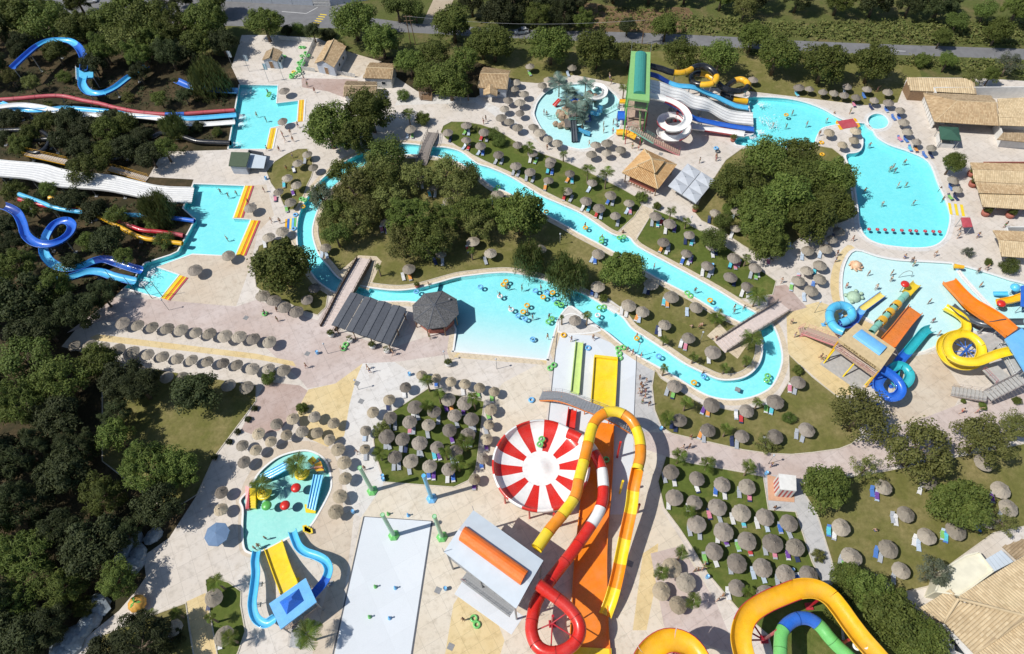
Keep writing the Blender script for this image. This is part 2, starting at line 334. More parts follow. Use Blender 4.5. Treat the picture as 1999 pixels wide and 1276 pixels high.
LAWNS = [
 ([(860, 258), (881, 237), (940, 243), (985, 262), (1010, 278), (1060, 300), (1110, 318), (1218, 370), (1253, 400), (1215, 444), (1195, 450), (1138, 411), (1060, 372), (1000, 338), (946, 314), (890, 284)], 'lawn', 2),
 ([(1277, 409), (1326, 428), (1386, 460), (1460, 510), (1515, 548), (1508, 575), (1446, 584), (1400, 559), (1300, 503), (1240, 471)], 'lawn', 0),
 ([(1356, 415), (1400, 445), (1500, 508), (1530, 492), (1575, 455), (1655, 430), (1668, 380), (1645, 305), (1590, 283), (1450, 288), (1395, 345)], 'drylawn', 2),
 ([(1278, 722), (1290, 738), (1330, 764), (1370, 789), (1430, 801), (1480, 795), (1520, 776), (1541, 742), (1540, 692), (1585, 735), (1632, 772), (1668, 800), (1680, 850), (1663, 866), (1638, 876), (1588, 883), (1545, 887), (1500, 885), (1451, 878), (1376, 861), (1311, 846), (1291, 833), (1278, 800), (1273, 753)], 'drylawn', 0),
 ([(1300, 890), (1346, 903), (1446, 921), (1490, 930), (1500, 995), (1553, 999), (1585, 1096), (1607, 1140), (1640, 1180), (1650, 1330), (1520, 1330), (1500, 1240), (1439, 1187), (1381, 1119), (1351, 1069), (1326, 1031), (1296, 991), (1284, 940)], 'lawn', 0),
 ([(1560, 945), (1700, 925), (1900, 885), (2080, 850), (2080, 1010), (1940, 1040), (1883, 1081), (1842, 1111), (1813, 1144), (1751, 1159), (1745, 1180), (1880, 1400), (1660, 1400), (1640, 1160), (1628, 1110), (1595, 1003)], 'drylawn', 0),
 ([(836, 758), (945, 783), (941, 815), (934, 878), (929, 916), (914, 938), (886, 951), (751, 941), (733, 886), (729, 858), (751, 813)], 'lawn', 0),
 ([(250, 712), (500, 752), (500, 783), (455, 843), (419, 891), (385, 965), (330, 1000), (200, 900), (200, 760)], 'drylawn', 0),
 ([(401, 1132), (412, 1126), (446, 1136), (471, 1154), (470, 1182), (479, 1232), (466, 1270), (440, 1330), (436, 1330), (424, 1276), (414, 1219), (406, 1177)], 'lawn', 0),
 ([(300, 1200), (363, 1177), (370, 1230), (378, 1276), (390, 1350), (120, 1350), (200, 1240)], 'drylawn', 0),
 ([(520, 335), (560, 300), (600, 290), (612, 330), (600, 360), (585, 400), (560, 410), (545, 380)], 'drylawn', 2),
 ([(505, 480), (570, 470), (600, 530), (640, 575), (620, 615), (560, 590), (500, 560)], 'drylawn', 2),
]
zone('path', [(364, 1174), (401, 1157), (424, 1276), (436, 1330), (390, 1330), (379, 1276)], 'yellow')
LAWN_OUT = []
for pts, mk, sm in LAWNS: LAWN_OUT.append(zone('lawn', pts, mk, sm))
zone('splash_pad', [(710.6, 1008), (843.5, 1017), (806, 1276), (770, 1500), (600, 1500), (653, 1276)], 'slab')
# pools: outlines traced on the ground
RIVER_OUT = [(845, 286), (870, 287), (901, 296), (931, 318), (958, 327), (1000, 346), (1055, 380), (1095, 398), (1138, 418), (1195, 456), (1227, 462), (1246, 481), (1301, 511), (1351, 538), (1401, 566), (1440, 590), (1480, 612), (1503, 627), (1517, 650), (1527, 690), (1524, 718), (1512, 746), (1497, 762), (1464, 776), (1426, 780), (1391, 775), (1363, 763), (1326, 740), (1288, 718), (1250, 697), (1213, 672), (1178, 644), (1150, 632), (1120, 612), (1092, 622), (1085, 640), (1078, 665), (1069, 699), (1068, 702), (1065, 702),
             (980, 694), (888, 686), (885, 686), (885, 683), (889, 650), (888, 638), (870, 612), (812, 590), (740, 588), (700, 583), (675, 578), (655, 571), (643, 565), (620, 548), (600, 521), (586, 500), (580, 475), (579, 440), (584, 415), (594, 393), (608, 372), (634, 343), (672, 315), (715, 294), (760, 281), (800, 280)]
RIVER_IN = [(788, 302), (813, 302), (846, 305), (876, 312), (901, 320), (939, 347), (964, 366), (991, 376), (1063, 418), (1100, 438), (1133, 457), (1190, 487), (1266, 533), (1291, 547), (1351, 578), (1401, 608), (1436, 625), (1470, 642), (1486, 662), (1488, 680), (1484, 703), (1471, 723), (1451, 736), (1426, 741), (1401, 739), (1371, 726), (1338, 710), (1301, 685), (1263, 660), (1233, 640), (1213, 616), (1175, 593), (1140, 573), (1113, 563), (1050, 542), (1000, 532), (964, 532), (926, 536), (891, 541), (851, 552), (813, 562), (776, 566), (738, 563), (708, 558), (685, 552), (660, 541), (640, 518), (625, 500), (615, 478), (610, 453), (614, 428), (625, 400), (645, 370), (680, 342), (720, 319), (760, 305)]
ISLET = [(1090, 640), (1092, 620), (1110, 598), (1128, 606), (1150, 625), (1172, 645), (1120, 652), (1092, 648)]
BIGPOOL = [(1458, 190), (1500, 189), (1538, 192), (1575, 200), (1608, 213), (1633, 227), (1660, 238), (1688, 240), (1702, 251), (1713, 268), (1738, 283), (1776, 296), (1813, 316), (1831, 357), (1848, 395), (1855, 420), (1852, 445), (1843, 466), (1823, 480), (1788, 484), (1738, 480), (1708, 473), (1688, 460), (1678, 440), (1675, 415), (1670, 375), (1664, 340), (1650, 303), (1672, 297), (1681, 290), (1684, 276), (1680, 262), (1668, 248), (1645, 243), (1625, 245), (1605, 251), (1595, 266), (1588, 281), (1560, 288), (1500, 287), (1438, 283), (1440, 268), (1470, 261), (1467, 240), (1461, 205)]
POOL_A = [(467, 165), (543, 166), (540, 201), (583, 196), (580, 237), (528, 250), (519, 291), (445, 291)]
POOL_B = [(378, 358), (478, 362), (455, 426), (490, 428), (459, 500), (376, 496), (344, 507), (307, 521), (350, 536), (313, 582), (241, 562), (261, 546), (273, 524), (283, 513), (333, 497), (347, 490), (381, 428), (357, 406)]
KID_ROUND = [(1043, 226), (1044, 212), (1050, 197), (1065, 180), (1088, 167), (1115, 164), (1160, 163), (1185, 173), (1208, 193), (1212, 225), (1209, 251), (1193, 266), (1170, 281), (1140, 291), (1113, 287), (1085, 276), (1058, 253)]
WHIRL = [(1693, 236), (1697, 226), (1710, 221), (1725, 224), (1735, 236), (1731, 247), (1718, 252), (1702, 250)]
KID_RIGHT = [(1670, 488), (1713, 500), (1751, 507), (1800, 510), (1851, 513), (1862, 517), (1877, 541), (1905, 572), (1930, 598), (1964, 630), (1950, 650), (1861, 645), (1833, 672), (1788, 690), (1752, 690), (1740, 655), (1690, 620), (1660, 608), (1646, 588), (1643, 546), (1650, 511)]
KID_FAR = [(1868, 517), (1881, 519), (1931, 533), (1971, 546), (2000, 553), (2070, 575), (2070, 660), (1990, 640), (1966, 626), (1932, 594), (1908, 568), (1881, 538)]
KID_SMALL = [(545, 891), (583, 880), (608, 881), (630, 893), (640, 908), (646, 933), (645, 956), (625, 996), (603, 1029), (568, 1047), (518, 1073), (500, 1079), (488, 1079), (476, 1069), (473, 1031), (474, 994), (469, 976), (486, 956), (500, 931), (515, 913)]
WAVE = [(885, 686), (1068, 702), (1085, 640), (1092, 622), (1118, 598), (1105, 560), (1050, 542), (1000, 532), (964, 532), (900, 540), (858, 551), (850, 580), (868, 611), (888, 640), (889, 650)]
def _paint_beach():                    # the floor is painted white at the beach and blue at the deep end
    t = M['wavefloor'].node_tree; b = t.nodes['Principled BSDF']; src = b.inputs['Base Color'].links[0].from_socket
    g = t.nodes.new('ShaderNodeNewGeometry'); sb = t.nodes.new('ShaderNodeVectorMath'); sb.operation = 'SUBTRACT'; sb.inputs[1].default_value = tuple(_bl); dt = t.nodes.new('ShaderNodeVectorMath'); dt.operation = 'DOT_PRODUCT'; dt.inputs[1].default_value = tuple(_bn)
    t.links.new(g.outputs['Position'], sb.inputs[0]); t.links.new(sb.outputs[0], dt.inputs[0])
    t.links.new(mixc(t, ramp(t, dt.outputs['Value'], 0, _bL*.78), (.74, .86, .90), src), b.inputs['Base Color'])
def flat(d): return lambda x, y: d
_bl = G(976, 694); _bn = (G(1010, 560)-_bl); _bn.z = 0; _bL = _bn.length; _bn.normalize()
_paint_beach()
def beach(x, y): return min(1.1, max(.15, .13+1.25*((Vector((x, y, 0))-_bl).dot(_bn)/_bL)))
def pool(name, pts, sm, fl, depth, cop=0.0, copmat='coping', cops=None):
    p = gp(pts); p = catmull(p, sm, True) if sm else p
    if cop: ZONES.append(('coping', offset(p, cop), copmat, None))
    ZONES.append((name, p, fl, depth)); return p
POOLS = []
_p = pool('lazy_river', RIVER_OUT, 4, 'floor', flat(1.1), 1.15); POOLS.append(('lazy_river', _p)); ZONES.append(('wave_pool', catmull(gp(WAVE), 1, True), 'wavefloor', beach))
_i = catmull(gp(RIVER_IN), 4, True)
_co = _p
ZONES.append(('coping', _i, 'coping', None)); ZONES.append(('lawn', offset(_i, -1.15), 'drylawn', None)); LAWN_OUT.append(offset(_i, -1.15))
_is = catmull(gp(ISLET), 3, True); ZONES.append(('paving', _is, 'white', None))
zone('path', [(735, 500), (700, 498), (662, 530), (690, 556), (720, 566), (745, 510)], 'coping')
zone('path', [(1380, 655), (1405, 632), (1432, 660), (1462, 640), (1480, 660), (1455, 678), (1440, 700)], 'coping')
zone('path', [(1182, 578), (1213, 600), (1200, 612), (1170, 592)], 'white')
RIMS = [('lazy_river', _p), ('lazy_river', _i), ('lazy_river', _is)]
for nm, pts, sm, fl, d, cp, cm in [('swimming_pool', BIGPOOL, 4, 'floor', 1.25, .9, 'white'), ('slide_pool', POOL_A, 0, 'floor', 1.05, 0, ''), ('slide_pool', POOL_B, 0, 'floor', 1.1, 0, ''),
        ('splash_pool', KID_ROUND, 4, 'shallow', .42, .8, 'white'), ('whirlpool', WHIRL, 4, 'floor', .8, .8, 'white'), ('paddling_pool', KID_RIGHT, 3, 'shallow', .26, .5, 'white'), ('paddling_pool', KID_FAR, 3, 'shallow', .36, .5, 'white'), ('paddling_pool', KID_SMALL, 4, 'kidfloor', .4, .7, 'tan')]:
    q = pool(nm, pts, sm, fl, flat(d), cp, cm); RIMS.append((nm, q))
# planar partition
V2, F2 = [], []
for nm, p, mk, pl in ZONES:
    if sum(p[i-1].x*p[i].y-p[i].x*p[i-1].y for i in range(len(p))) < 0: p = p[::-1]
    s0 = len(V2); V2 += [Vector((q.x, q.y)) for q in p]; F2.append(list(range(s0, len(V2))))
for gx in range(-18, 30):            # inner points so that the sloping floor of the wave beach follows its slope
    for gy in range(17, 40): V2.append(Vector((gx*2.0+.3, gy*2.0+.17)))
cv, ce, cf, ov, oe, of = delaunay_2d_cdt(V2, [], F2, 1, 1e-4)
owner = [max(o) if o else 0 for o in of]
by = {}
for f, o in zip(cf, owner): by.setdefault(o, []).append(f)
edge_own = {}
for f, o in zip(cf, owner):
    for a, b in zip(f, list(f[1:])+[f[0]]): edge_own[(a, b)] = o
ZOBJ = {}
GROUND = None
for o, faces in sorted(by.items()):
    nm, p, mk, pl = ZONES[o]; idx = {}; mb = MB()
    def vi(i):
        if i not in idx: idx[i] = len(mb.v); x, y = cv[i]; mb.v.append(Vector((x, y, -pl(x, y) if pl else 0.0)))
        return idx[i]
    for f in faces:
        q = [vi(i) for i in f]; a, b, c = (cv[i] for i in f[:3])
        if (b-a).cross(c-a) < 0: q.reverse()
        mb.f.append(tuple(q)); mb.m.append(0)
    if pl:
        bd = []
        for f in faces:
            for a, b in zip(f, list(f[1:])+[f[0]]):
                n = edge_own.get((b, a))
                if n is None or not ZONES[n][3]: bd.append((a, b))
        for a, b in bd:                                   # basin walls
            i, j = vi(a), vi(b); k = len(mb.v); mb.v += [Vector((*cv[b], 0.0)), Vector((*cv[a], 0.0))]; mb.f.append((i, j, k, k+1)); mb.m.append(0)
    ob = mb.build(nm, M[mk]); tag(ob, kind='structure'); ZOBJ[o] = ob
    if pl:                                                # the body of water: wider and deeper than the basin so no faces coincide
        nrm = {}
        for a, b in bd:
            t = cv[b]-cv[a]; n = Vector((t.y, -t.x)).normalized() if t.length > 0 else Vector((0, 0))
            for q in (a, b): nrm[q] = nrm.get(q, Vector((0, 0)))+n
        fc = sum(((cv[f[1]]-cv[f[0]]).cross(cv[f[2]]-cv[f[0]]) for f in faces)); sg = 1 if fc > 0 else -1
        wb = MB(); wi = {}; zt, zb = -.13, -3.0
        if 'paddling' in nm or 'splash' in nm: zt = -.08
        for i in idx:
            q = cv[i]+(nrm[i].normalized()*(.05*sg) if i in nrm and nrm[i].length > 0 else Vector((0, 0))); wi[i] = len(wb.v); wb.v += [Vector((*q, zt)), Vector((*q, zb))]
        for f in faces:
            f2 = list(f) if sg > 0 else list(f)[::-1]
            wb.f += [tuple(wi[i] for i in f2), tuple(wi[i]+1 for i in f2[::-1])]; wb.m += [0, 0]
        for f in faces:
            for a, b in zip(f, list(f[1:])+[f[0]]):
                if edge_own.get((b, a)) != o:
                    if sg < 0: a, b = b, a
                    wb.f.append((wi[a], wi[a]+1, wi[b]+1, wi[b])); wb.m.append(0)
        wo = wb.build('water', M['water'], ob)
for nm, p in RIMS:
    po = [z for k, z in sorted(ZOBJ.items()) if ZONES[k][0] == nm and ZONES[k][3]]
    host = min(po, key=lambda z: min((z.matrix_world @ Vector(v.co) - p[0]).length for v in list(z.data.vertices)[::3]))
    mb = MB(); mb.sweep([q+Vector((0, 0, 0)) for q in p], [(-.16, -.1), (-.16, .07), (.16, .07), (.16, -.1)], True)
    mb.build('rim', M['rim'], host)
for k, p in enumerate(LAWN_OUT):                          # low stone kerbs around the lawns
    if len(p) > 250: continue
    host = [z for q, z in sorted(ZOBJ.items()) if ZONES[q][0] == 'lawn']
    h = min(host, key=lambda z: min((Vector(v.co)-p[0]).length for v in z.data.vertices))
    mb = MB(); mb.sweep(p, [(-.09, -.1), (-.09, .09), (.09, .09), (.09, -.1)], True); mb.build('kerb', M['kerb'], h)
# ------------------------------------------------------------------ ordinals for labels
ORD = ['first', 'second', 'third', 'fourth', 'fifth', 'sixth', 'seventh', 'eighth', 'ninth', 'tenth', 'eleventh', 'twelfth', 'thirteenth', 'fourteenth', 'fifteenth', 'sixteenth', 'seventeenth', 'eighteenth', 'nineteenth', 'twentieth']
def nth(i, n):
    if n == 1: return ''
    if i == 0: return 'leftmost'
    if i == n-1: return 'rightmost'
    return (ORD[i]+' from left') if i <= (n-1)/2 else (ORD[n-1-i]+' from right')

# ------------------------------------------------------------------ plants
def leaf_mat(name, c, c2, tl=.25, rnd=.32):
    m = bpy.data.materials.new(name); m.use_nodes = True; t = m.node_tree; b = t.nodes['Principled BSDF']; b.inputs['Roughness'].default_value = .65; b.inputs['Specular IOR Level'].default_value = .25
    g = t.nodes.new('ShaderNodeNewGeometry'); n = nz(t, .55, 3, .6)
    o = mixc(t, ramp(t, g.outputs['Random Per Island'], 0, 1, 0, 1), c, c2)
    o = mixc(t, ramp(t, n.outputs['Fac'], .35, .7, 0, .55), o, tuple(x*.6 for x in c))
    oi = t.nodes.new('ShaderNodeObjectInfo'); h = t.nodes.new('ShaderNodeHueSaturation'); t.links.new(o, h.inputs['Color'])
    t.links.new(ramp(t, oi.outputs['Random'], 0, 1, 1-rnd, 1+rnd), h.inputs['Value']); t.links.new(ramp(t, oi.outputs['Random'], 0, 1, .485, .515), h.inputs['Hue'])
    t.links.new(h.outputs[0], b.inputs['Base Color'])
    tr = t.nodes.new('ShaderNodeBsdfTranslucent'); t.links.new(h.outputs[0], tr.inputs[0]); mx = t.nodes.new('ShaderNodeMixShader'); mx.inputs[0].default_value = tl
    t.links.new(b.outputs[0], mx.inputs[1]); t.links.new(tr.outputs[0], mx.inputs[2]); t.links.new(mx.outputs[0], t.nodes['Material Output'].inputs[0])
    return m
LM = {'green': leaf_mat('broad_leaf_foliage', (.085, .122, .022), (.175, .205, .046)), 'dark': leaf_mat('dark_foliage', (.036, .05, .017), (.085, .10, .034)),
      'olive': leaf_mat('olive_foliage', (.13, .15, .038), (.24, .245, .075)), 'light': leaf_mat('fresh_green_foliage', (.085, .125, .025), (.15, .19, .045)),
      'willow': leaf_mat('willow_foliage', (.085, .11, .03), (.155, .175, .052)), 'silver': leaf_mat('silver_green_foliage', (.11, .14, .085), (.2, .22, .15)),
      'palm': leaf_mat('palm_foliage', (.075, .125, .018), (.19, .225, .04), .3), 'scrub': leaf_mat('scrub_foliage', (.10, .13, .03), (.22, .21, .07))}
M['bark'] = mat('bark', (.16, .12, .085), .9, .35, 6, bmp=.4)
M['palmbark'] = mat('palm_bark', (.24, .18, .12), .9, .3, 9, bmp=.5)
def quad_leaf(mb, p, n, s, asp=.62):
    n = n.normalized(); u = Vector((random.gauss(0, 1), random.gauss(0, 1), random.gauss(0, 1))).cross(n)
    u = u.normalized() if u.length > 1e-4 else Vector((1, 0, 0)); v = n.cross(u); u = u*s; v = v*s*asp
    k = len(mb.v); mb.v += [p-u, p+v*.9-n*s*.15, p+u, p-v*.9-n*s*.15]; mb.f.append((k, k+1, k+2, k+3)); mb.m.append(0)
def crown_mesh(name, leaves, seed, clumps=26, squash=.78, leaf=.05, rc=(.24, .42), m='green', droop=False, fill=.55, asp=.62):
    random.seed(seed); mb = MB(); cs = []
    for k in range(clumps):
        a = k*2.39996+random.uniform(-.3, .3); z = random.uniform(-.45, 1); q = math.sqrt(max(0, 1-z*z)); d = random.uniform(.42, .86)
        cs.append((Vector((q*math.cos(a)*d, q*math.sin(a)*d, z*d*squash)), random.uniform(*rc)))
    cs.append((Vector((0, 0, .15)), .5))
    for i in range(leaves):
        c, r = random.choice(cs); n = Vector((random.gauss(0, 1), random.gauss(0, 1), random.gauss(.25, 1))).normalized()
        p = c+n*r*(1-random.random()**2.2*fill)*random.uniform(.9, 1.12)*(1.35 if random.random() < .05 else 1)
        if droop:
            p.z -= random.random()**1.5*(.25+.9*max(0, Vector((p.x, p.y)).length-.25)); nn = Vector((n.x, n.y, .15))
            k = len(mb.v); dv = Vector((random.uniform(-.03, .03), random.uniform(-.03, .03), -random.uniform(.12, .26))); sd = Vector((-n.y, n.x, 0)).normalized()*leaf*.33 if abs(n.x)+abs(n.y) > .01 else Vector((leaf*.3, 0, 0))
            mb.v += [p-sd, p+sd, p+dv+sd*.4, p+dv-sd*.4]; mb.f.append((k, k+1, k+2, k+3)); mb.m.append(0)
        else: quad_leaf(mb, p, n+Vector((random.gauss(0, .55), random.gauss(0, .55), random.gauss(.3, .55))), leaf*random.uniform(.65, 1.3), asp)
    return mb.mesh(name, LM[m]), cs
def trunk_mesh(cs, th=.75):
    mb = MB(); mb.rod((0, 0, -th-.62), (0, 0, -.2), .085, .055, 8)
    for c, r in cs[:12]: mb.rod((0, 0, -.45+random.uniform(-.15, .2)), c*.85, .034, .012, 5)
    return mb.mesh('trunk', M['bark'], True)
KINDS = {}
def kind(key, n, **kw):
    KINDS[key] = []
    for i in range(n):
        me, cs = crown_mesh('crown', seed=sum(map(ord, key)) % 97 + 31*i+len(key)*13, **kw); KINDS[key].append((me, trunk_mesh(cs)))
kind('green', 4, leaves=10500, m='green', clumps=44, rc=(.13, .34), leaf=.046); kind('dark', 4, leaves=9000, m='dark', leaf=.05, clumps=40, rc=(.13, .36)); kind('olive', 3, leaves=5000, m='olive', leaf=.042, clumps=34, rc=(.16, .3))
kind('light', 2, leaves=5000, m='light', leaf=.05, clumps=20); kind('willow', 2, leaves=6500, m='willow', droop=True, leaf=.05); kind('silver', 1, leaves=3200, m='silver', leaf=.04, clumps=22, rc=(.15, .28))
kind('feather', 3, leaves=6500, m='dark', leaf=.085, clumps=46, rc=(.1, .28), asp=.2, squash=1.0); kind('plume', 2, leaves=6000, m='green', leaf=.08, clumps=46, rc=(.1, .26), asp=.22, squash=.95)
kind('green2', 2, leaves=5400, m='green', leaf=.045, clumps=36, rc=(.17, .3)); kind('thin', 1, leaves=2200, m='olive', leaf=.04, clumps=22, rc=(.14, .26))
_tc = [0]
def tree(px, py, rpx, k, label, group=None, name=None):
    _tc[0] += 1; random.seed(1000+_tc[0]); var = KINDS[k]; me, tm = var[_tc[0] % len(var)]
    shrub = rpx*mpp(px, py) < 2.3 and k != 'willow'
    r = rpx*mpp(px, py, 2); zc = r*.62 if shrub else min(1.9+r*.62, r*1.3)
    g = G(px, py, zc); t = thing(name or ('shrub' if shrub else 'willow_tree' if k == 'willow' else 'broadleaf_tree'), label, 'shrub' if shrub else 'tree', (g.x, g.y, 0), random.uniform(0, 6.28), group)
    c = obj('crown', me, t, (0, 0, zc)); s = (r*random.uniform(.94, 1.06), r*random.uniform(.94, 1.06), r*random.uniform(.85, 1.05)); c.scale = s
    tr = obj('trunk', tm, t, (0, 0, zc)); tr.scale = (r, r, zc/1.37); return t
def grove(place, items, group, share=None):
    its = sorted(items, key=lambda q: q[0]); n = len(its)
    if share: its = [(a, b, r*(.8+.25*((i*37) % 10)/10), {'dark': ('feather', 'dark', 'plume', 'feather')[(i*7) % 4], 'green2': ('plume', 'green2')[i % 2]}.get(k, k)) for i, (a, b, r, k) in enumerate(its)]
    for i, it in enumerate(its):
        w_ = {'green': 'leafy green', 'dark': 'dark green', 'olive': 'olive green', 'light': 'bright green', 'willow': 'drooping', 'silver': 'silvery', 'green2': 'mottled green', 'thin': 'sparse', 'feather': 'feathery dark', 'plume': 'feathery green'}[it[3]]
        tree(it[0], it[1], it[2], it[3], share or f'{w_} tree {place}, {nth(i, n)} there'.replace(', there', ''), group)
fe, pl = 'feather', 'plume'
g, d, o, l, wi_, g2, th_, si = 'green', 'dark', 'olive', 'light', 'willow', 'green2', 'thin', 'silver'
grove('in the row behind the green slide tower', [(1075, 88, 42, g), (1165, 95, 45, g), (1225, 48, 18, d), (1228, 105, 28, o), (1300, 52, 28, g), (1330, 105, 38, g2), (1405, 113, 40, g2), (1470, 70, 33, g), (1517, 108, 45, g), (1610, 122, 48, g), (1705, 122, 48, g)], 'trees along the road')
grove('between the tiled huts and the road', [(515, 45, 38, g), (690, 40, 42, g), (745, 78, 38, g), (775, 12, 30, l), (810, 18, 22, l), (885, 45, 42, g), (940, 82, 35, g), (965, 85, 38, g), (800, 122, 32, g), (850, 108, 36, g2), (878, 158, 44, g), (905, 118, 32, g2), (838, 150, 32, g), (975, 22, 36, d)], 'trees between the huts and the road')
grove('in the roadside hedge', [(560, 58, 13, d), (582, 55, 14, l), (610, 60, 18, d), (640, 66, 15, d), (662, 88, 14, o)], 'roadside shrubs')
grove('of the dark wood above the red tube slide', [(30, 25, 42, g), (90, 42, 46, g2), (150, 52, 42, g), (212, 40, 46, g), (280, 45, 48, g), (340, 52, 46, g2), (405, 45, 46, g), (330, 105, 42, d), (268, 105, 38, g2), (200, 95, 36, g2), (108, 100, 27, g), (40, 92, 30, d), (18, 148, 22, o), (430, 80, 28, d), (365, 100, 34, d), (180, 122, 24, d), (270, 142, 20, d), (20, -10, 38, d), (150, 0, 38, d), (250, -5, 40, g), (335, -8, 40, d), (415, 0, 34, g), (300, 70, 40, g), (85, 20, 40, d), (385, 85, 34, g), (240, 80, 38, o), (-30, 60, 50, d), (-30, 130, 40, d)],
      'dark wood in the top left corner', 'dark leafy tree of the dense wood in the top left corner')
grove('beside the top left slide pool', [(402, 145, 38, wi_)], None)
grove('among the slides on the left slope', [(20, 232, 24, d), (60, 262, 22, g), (130, 232, 28, d), (170, 248, 28, d), (210, 252, 30, g2), (243, 240, 26, g), (160, 290, 30, d), (120, 272, 24, d), (10, 268, 20, d), (250, 288, 28, d), (290, 300, 28, d), (386, 248, 13, d), (425, 258, 11, g), (215, 228, 22, d), (90, 240, 26, g2), (40, 285, 24, g), (205, 290, 26, g2), (320, 290, 26, g2), (350, 262, 16, g), (275, 265, 22, d), (95, 205, 12, o), (60, 160, 18, o), (125, 150, 16, g2), (310, 190, 18, g2), (360, 185, 18, d), (250, 190, 14, o)], 'trees between the tube slides')
grove('standing over the tube slides', [(335, 240, 24, wi_)], None)
grove('growing beside the white multi lane slide', [(168, 328, 36, g2), (300, 402, 34, wi_), (322, 468, 20, l), (28, 372, 24, g2), (140, 392, 28, d), (182, 412, 26, d), (210, 468, 34, d), (172, 472, 22, g2), (110, 400, 20, d), (85, 385, 18, d), (255, 440, 20, d), (10, 440, 26, d), (60, 405, 22, g2), (225, 420, 24, g2), (240, 500, 22, g2), (140, 510, 22, d), (130, 450, 18, o), (300, 440, 20, g2), (95, 370, 20, g2)], 'trees around the curly blue flume')
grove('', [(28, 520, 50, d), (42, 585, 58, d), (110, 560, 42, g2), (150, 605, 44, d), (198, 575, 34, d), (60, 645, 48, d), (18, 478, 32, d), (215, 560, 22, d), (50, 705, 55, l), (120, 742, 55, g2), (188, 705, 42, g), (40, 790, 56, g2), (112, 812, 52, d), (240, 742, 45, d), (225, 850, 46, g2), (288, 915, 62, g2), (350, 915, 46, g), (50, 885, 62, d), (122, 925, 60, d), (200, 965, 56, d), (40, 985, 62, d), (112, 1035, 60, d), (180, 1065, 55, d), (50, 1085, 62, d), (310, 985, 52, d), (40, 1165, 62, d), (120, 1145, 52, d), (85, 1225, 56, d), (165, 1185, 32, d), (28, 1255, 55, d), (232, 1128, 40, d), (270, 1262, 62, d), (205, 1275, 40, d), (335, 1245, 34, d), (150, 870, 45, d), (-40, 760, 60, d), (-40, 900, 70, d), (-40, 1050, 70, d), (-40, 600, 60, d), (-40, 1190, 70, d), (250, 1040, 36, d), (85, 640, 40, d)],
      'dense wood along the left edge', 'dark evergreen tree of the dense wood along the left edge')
grove('on the lawn below the left parasol rows', [(385, 765, 46, d)], None)
grove('at the wood edge of the left lawn', [(270, 752, 46, fe), (225, 810, 32, fe)], 'wood edge trees')
grove('on the lazy river island', [(640, 250, 50, g), (722, 218, 50, g), (690, 265, 45, g), (755, 300, 40, l), (668, 338, 34, g2), (625, 378, 24, g2), (655, 458, 28, l), (692, 372, 45, o), (745, 352, 42, g2), (870, 335, 40, o), (800, 425, 50, pl), (785, 472, 40, o), (892, 375, 36, o), (922, 412, 40, g2), (1017, 420, 55, g), (832, 468, 48, g2), (810, 345, 38, o), (720, 410, 34, o), (760, 385, 36, o), (1218, 528, 48, g), (632, 385, 34, si), (735, 330, 40, o), (655, 408, 32, g2), (640, 432, 24, o), (695, 432, 34, o), (866, 425, 36, pl), (932, 440, 34, o), (862, 468, 36, o), (965, 405, 30, g2), (915, 345, 30, l)], 'trees on the river island')
grove('hanging over the wave pool edge', [(1030, 498, 34, wi_), (1105, 530, 44, wi_)], 'willows by the wave pool')
grove('by the river below the left pools', [(550, 520, 62, g)], None)
grove('in the dense grove beside the swimming pool', [(1440, 360, 50, g), (1500, 312, 48, g), (1560, 300, 46, g2), (1625, 345, 50, g), (1532, 388, 58, g), (1582, 428, 50, g), (1482, 432, 50, g), (1625, 398, 45, g), (1502, 472, 40, g), (1412, 432, 22, l), (1560, 350, 48, g), (1470, 400, 45, g2), (1385, 468, 20, l)], 'grove beside the swimming pool')
grove('beside the restaurant by the pool', [(1860, 316, 25, g)], None)
grove('in the south east lawns', [(1680, 810, 62, o), (1612, 950, 52, g), (1690, 915, 36, th_), (1795, 880, 70, o), (1920, 856, 58, o), (1875, 985, 62, g), (1985, 830, 34, o), (1492, 866, 24, th_), (1960, 1020, 30, th_), (1825, 1118, 38, si)], 'trees in the south east lawns')
grove('behind the yellow flume at bottom right', [(1692, 1158, 52, g), (1738, 1205, 66, g), (1652, 1125, 38, g), (1795, 1255, 58, g), (1640, 1180, 40, g)], 'trees behind the yellow flume')
grove('beyond the road along the top edge', [(1000, 8, 40, d), (1060, 0, 40, d), (1120, -5, 42, d), (1140, 40, 28, d), (1200, -32, 40, d), (1270, -28, 40, d), (1340, -25, 36, d), (1410, -10, 38, d), (1480, -12, 40, d), (1560, -8, 40, d), (1640, -5, 36, d), (1710, -2, 40, d), (1780, 2, 36, d), (1840, 0, 40, d), (1990, 12, 44, d), (1925, 20, 30, l), (1950, 60, 30, g), (1840, 70, 22, g), (1870, 40, 26, l), (920, 0, 40, d), (1050, 30, 34, d), (1100, 25, 30, d), (1455, 15, 26, o)], 'wood across the road', 'dark leafy tree of the wood across the road')
grove('on the verge by the restaurant', [(1900, 150, 22, o), (1970, 122, 26, si), (1800, 118, 18, g), (1850, 118, 20, g), (1935, 145, 20, g)], 'verge shrubs by the restaurant')
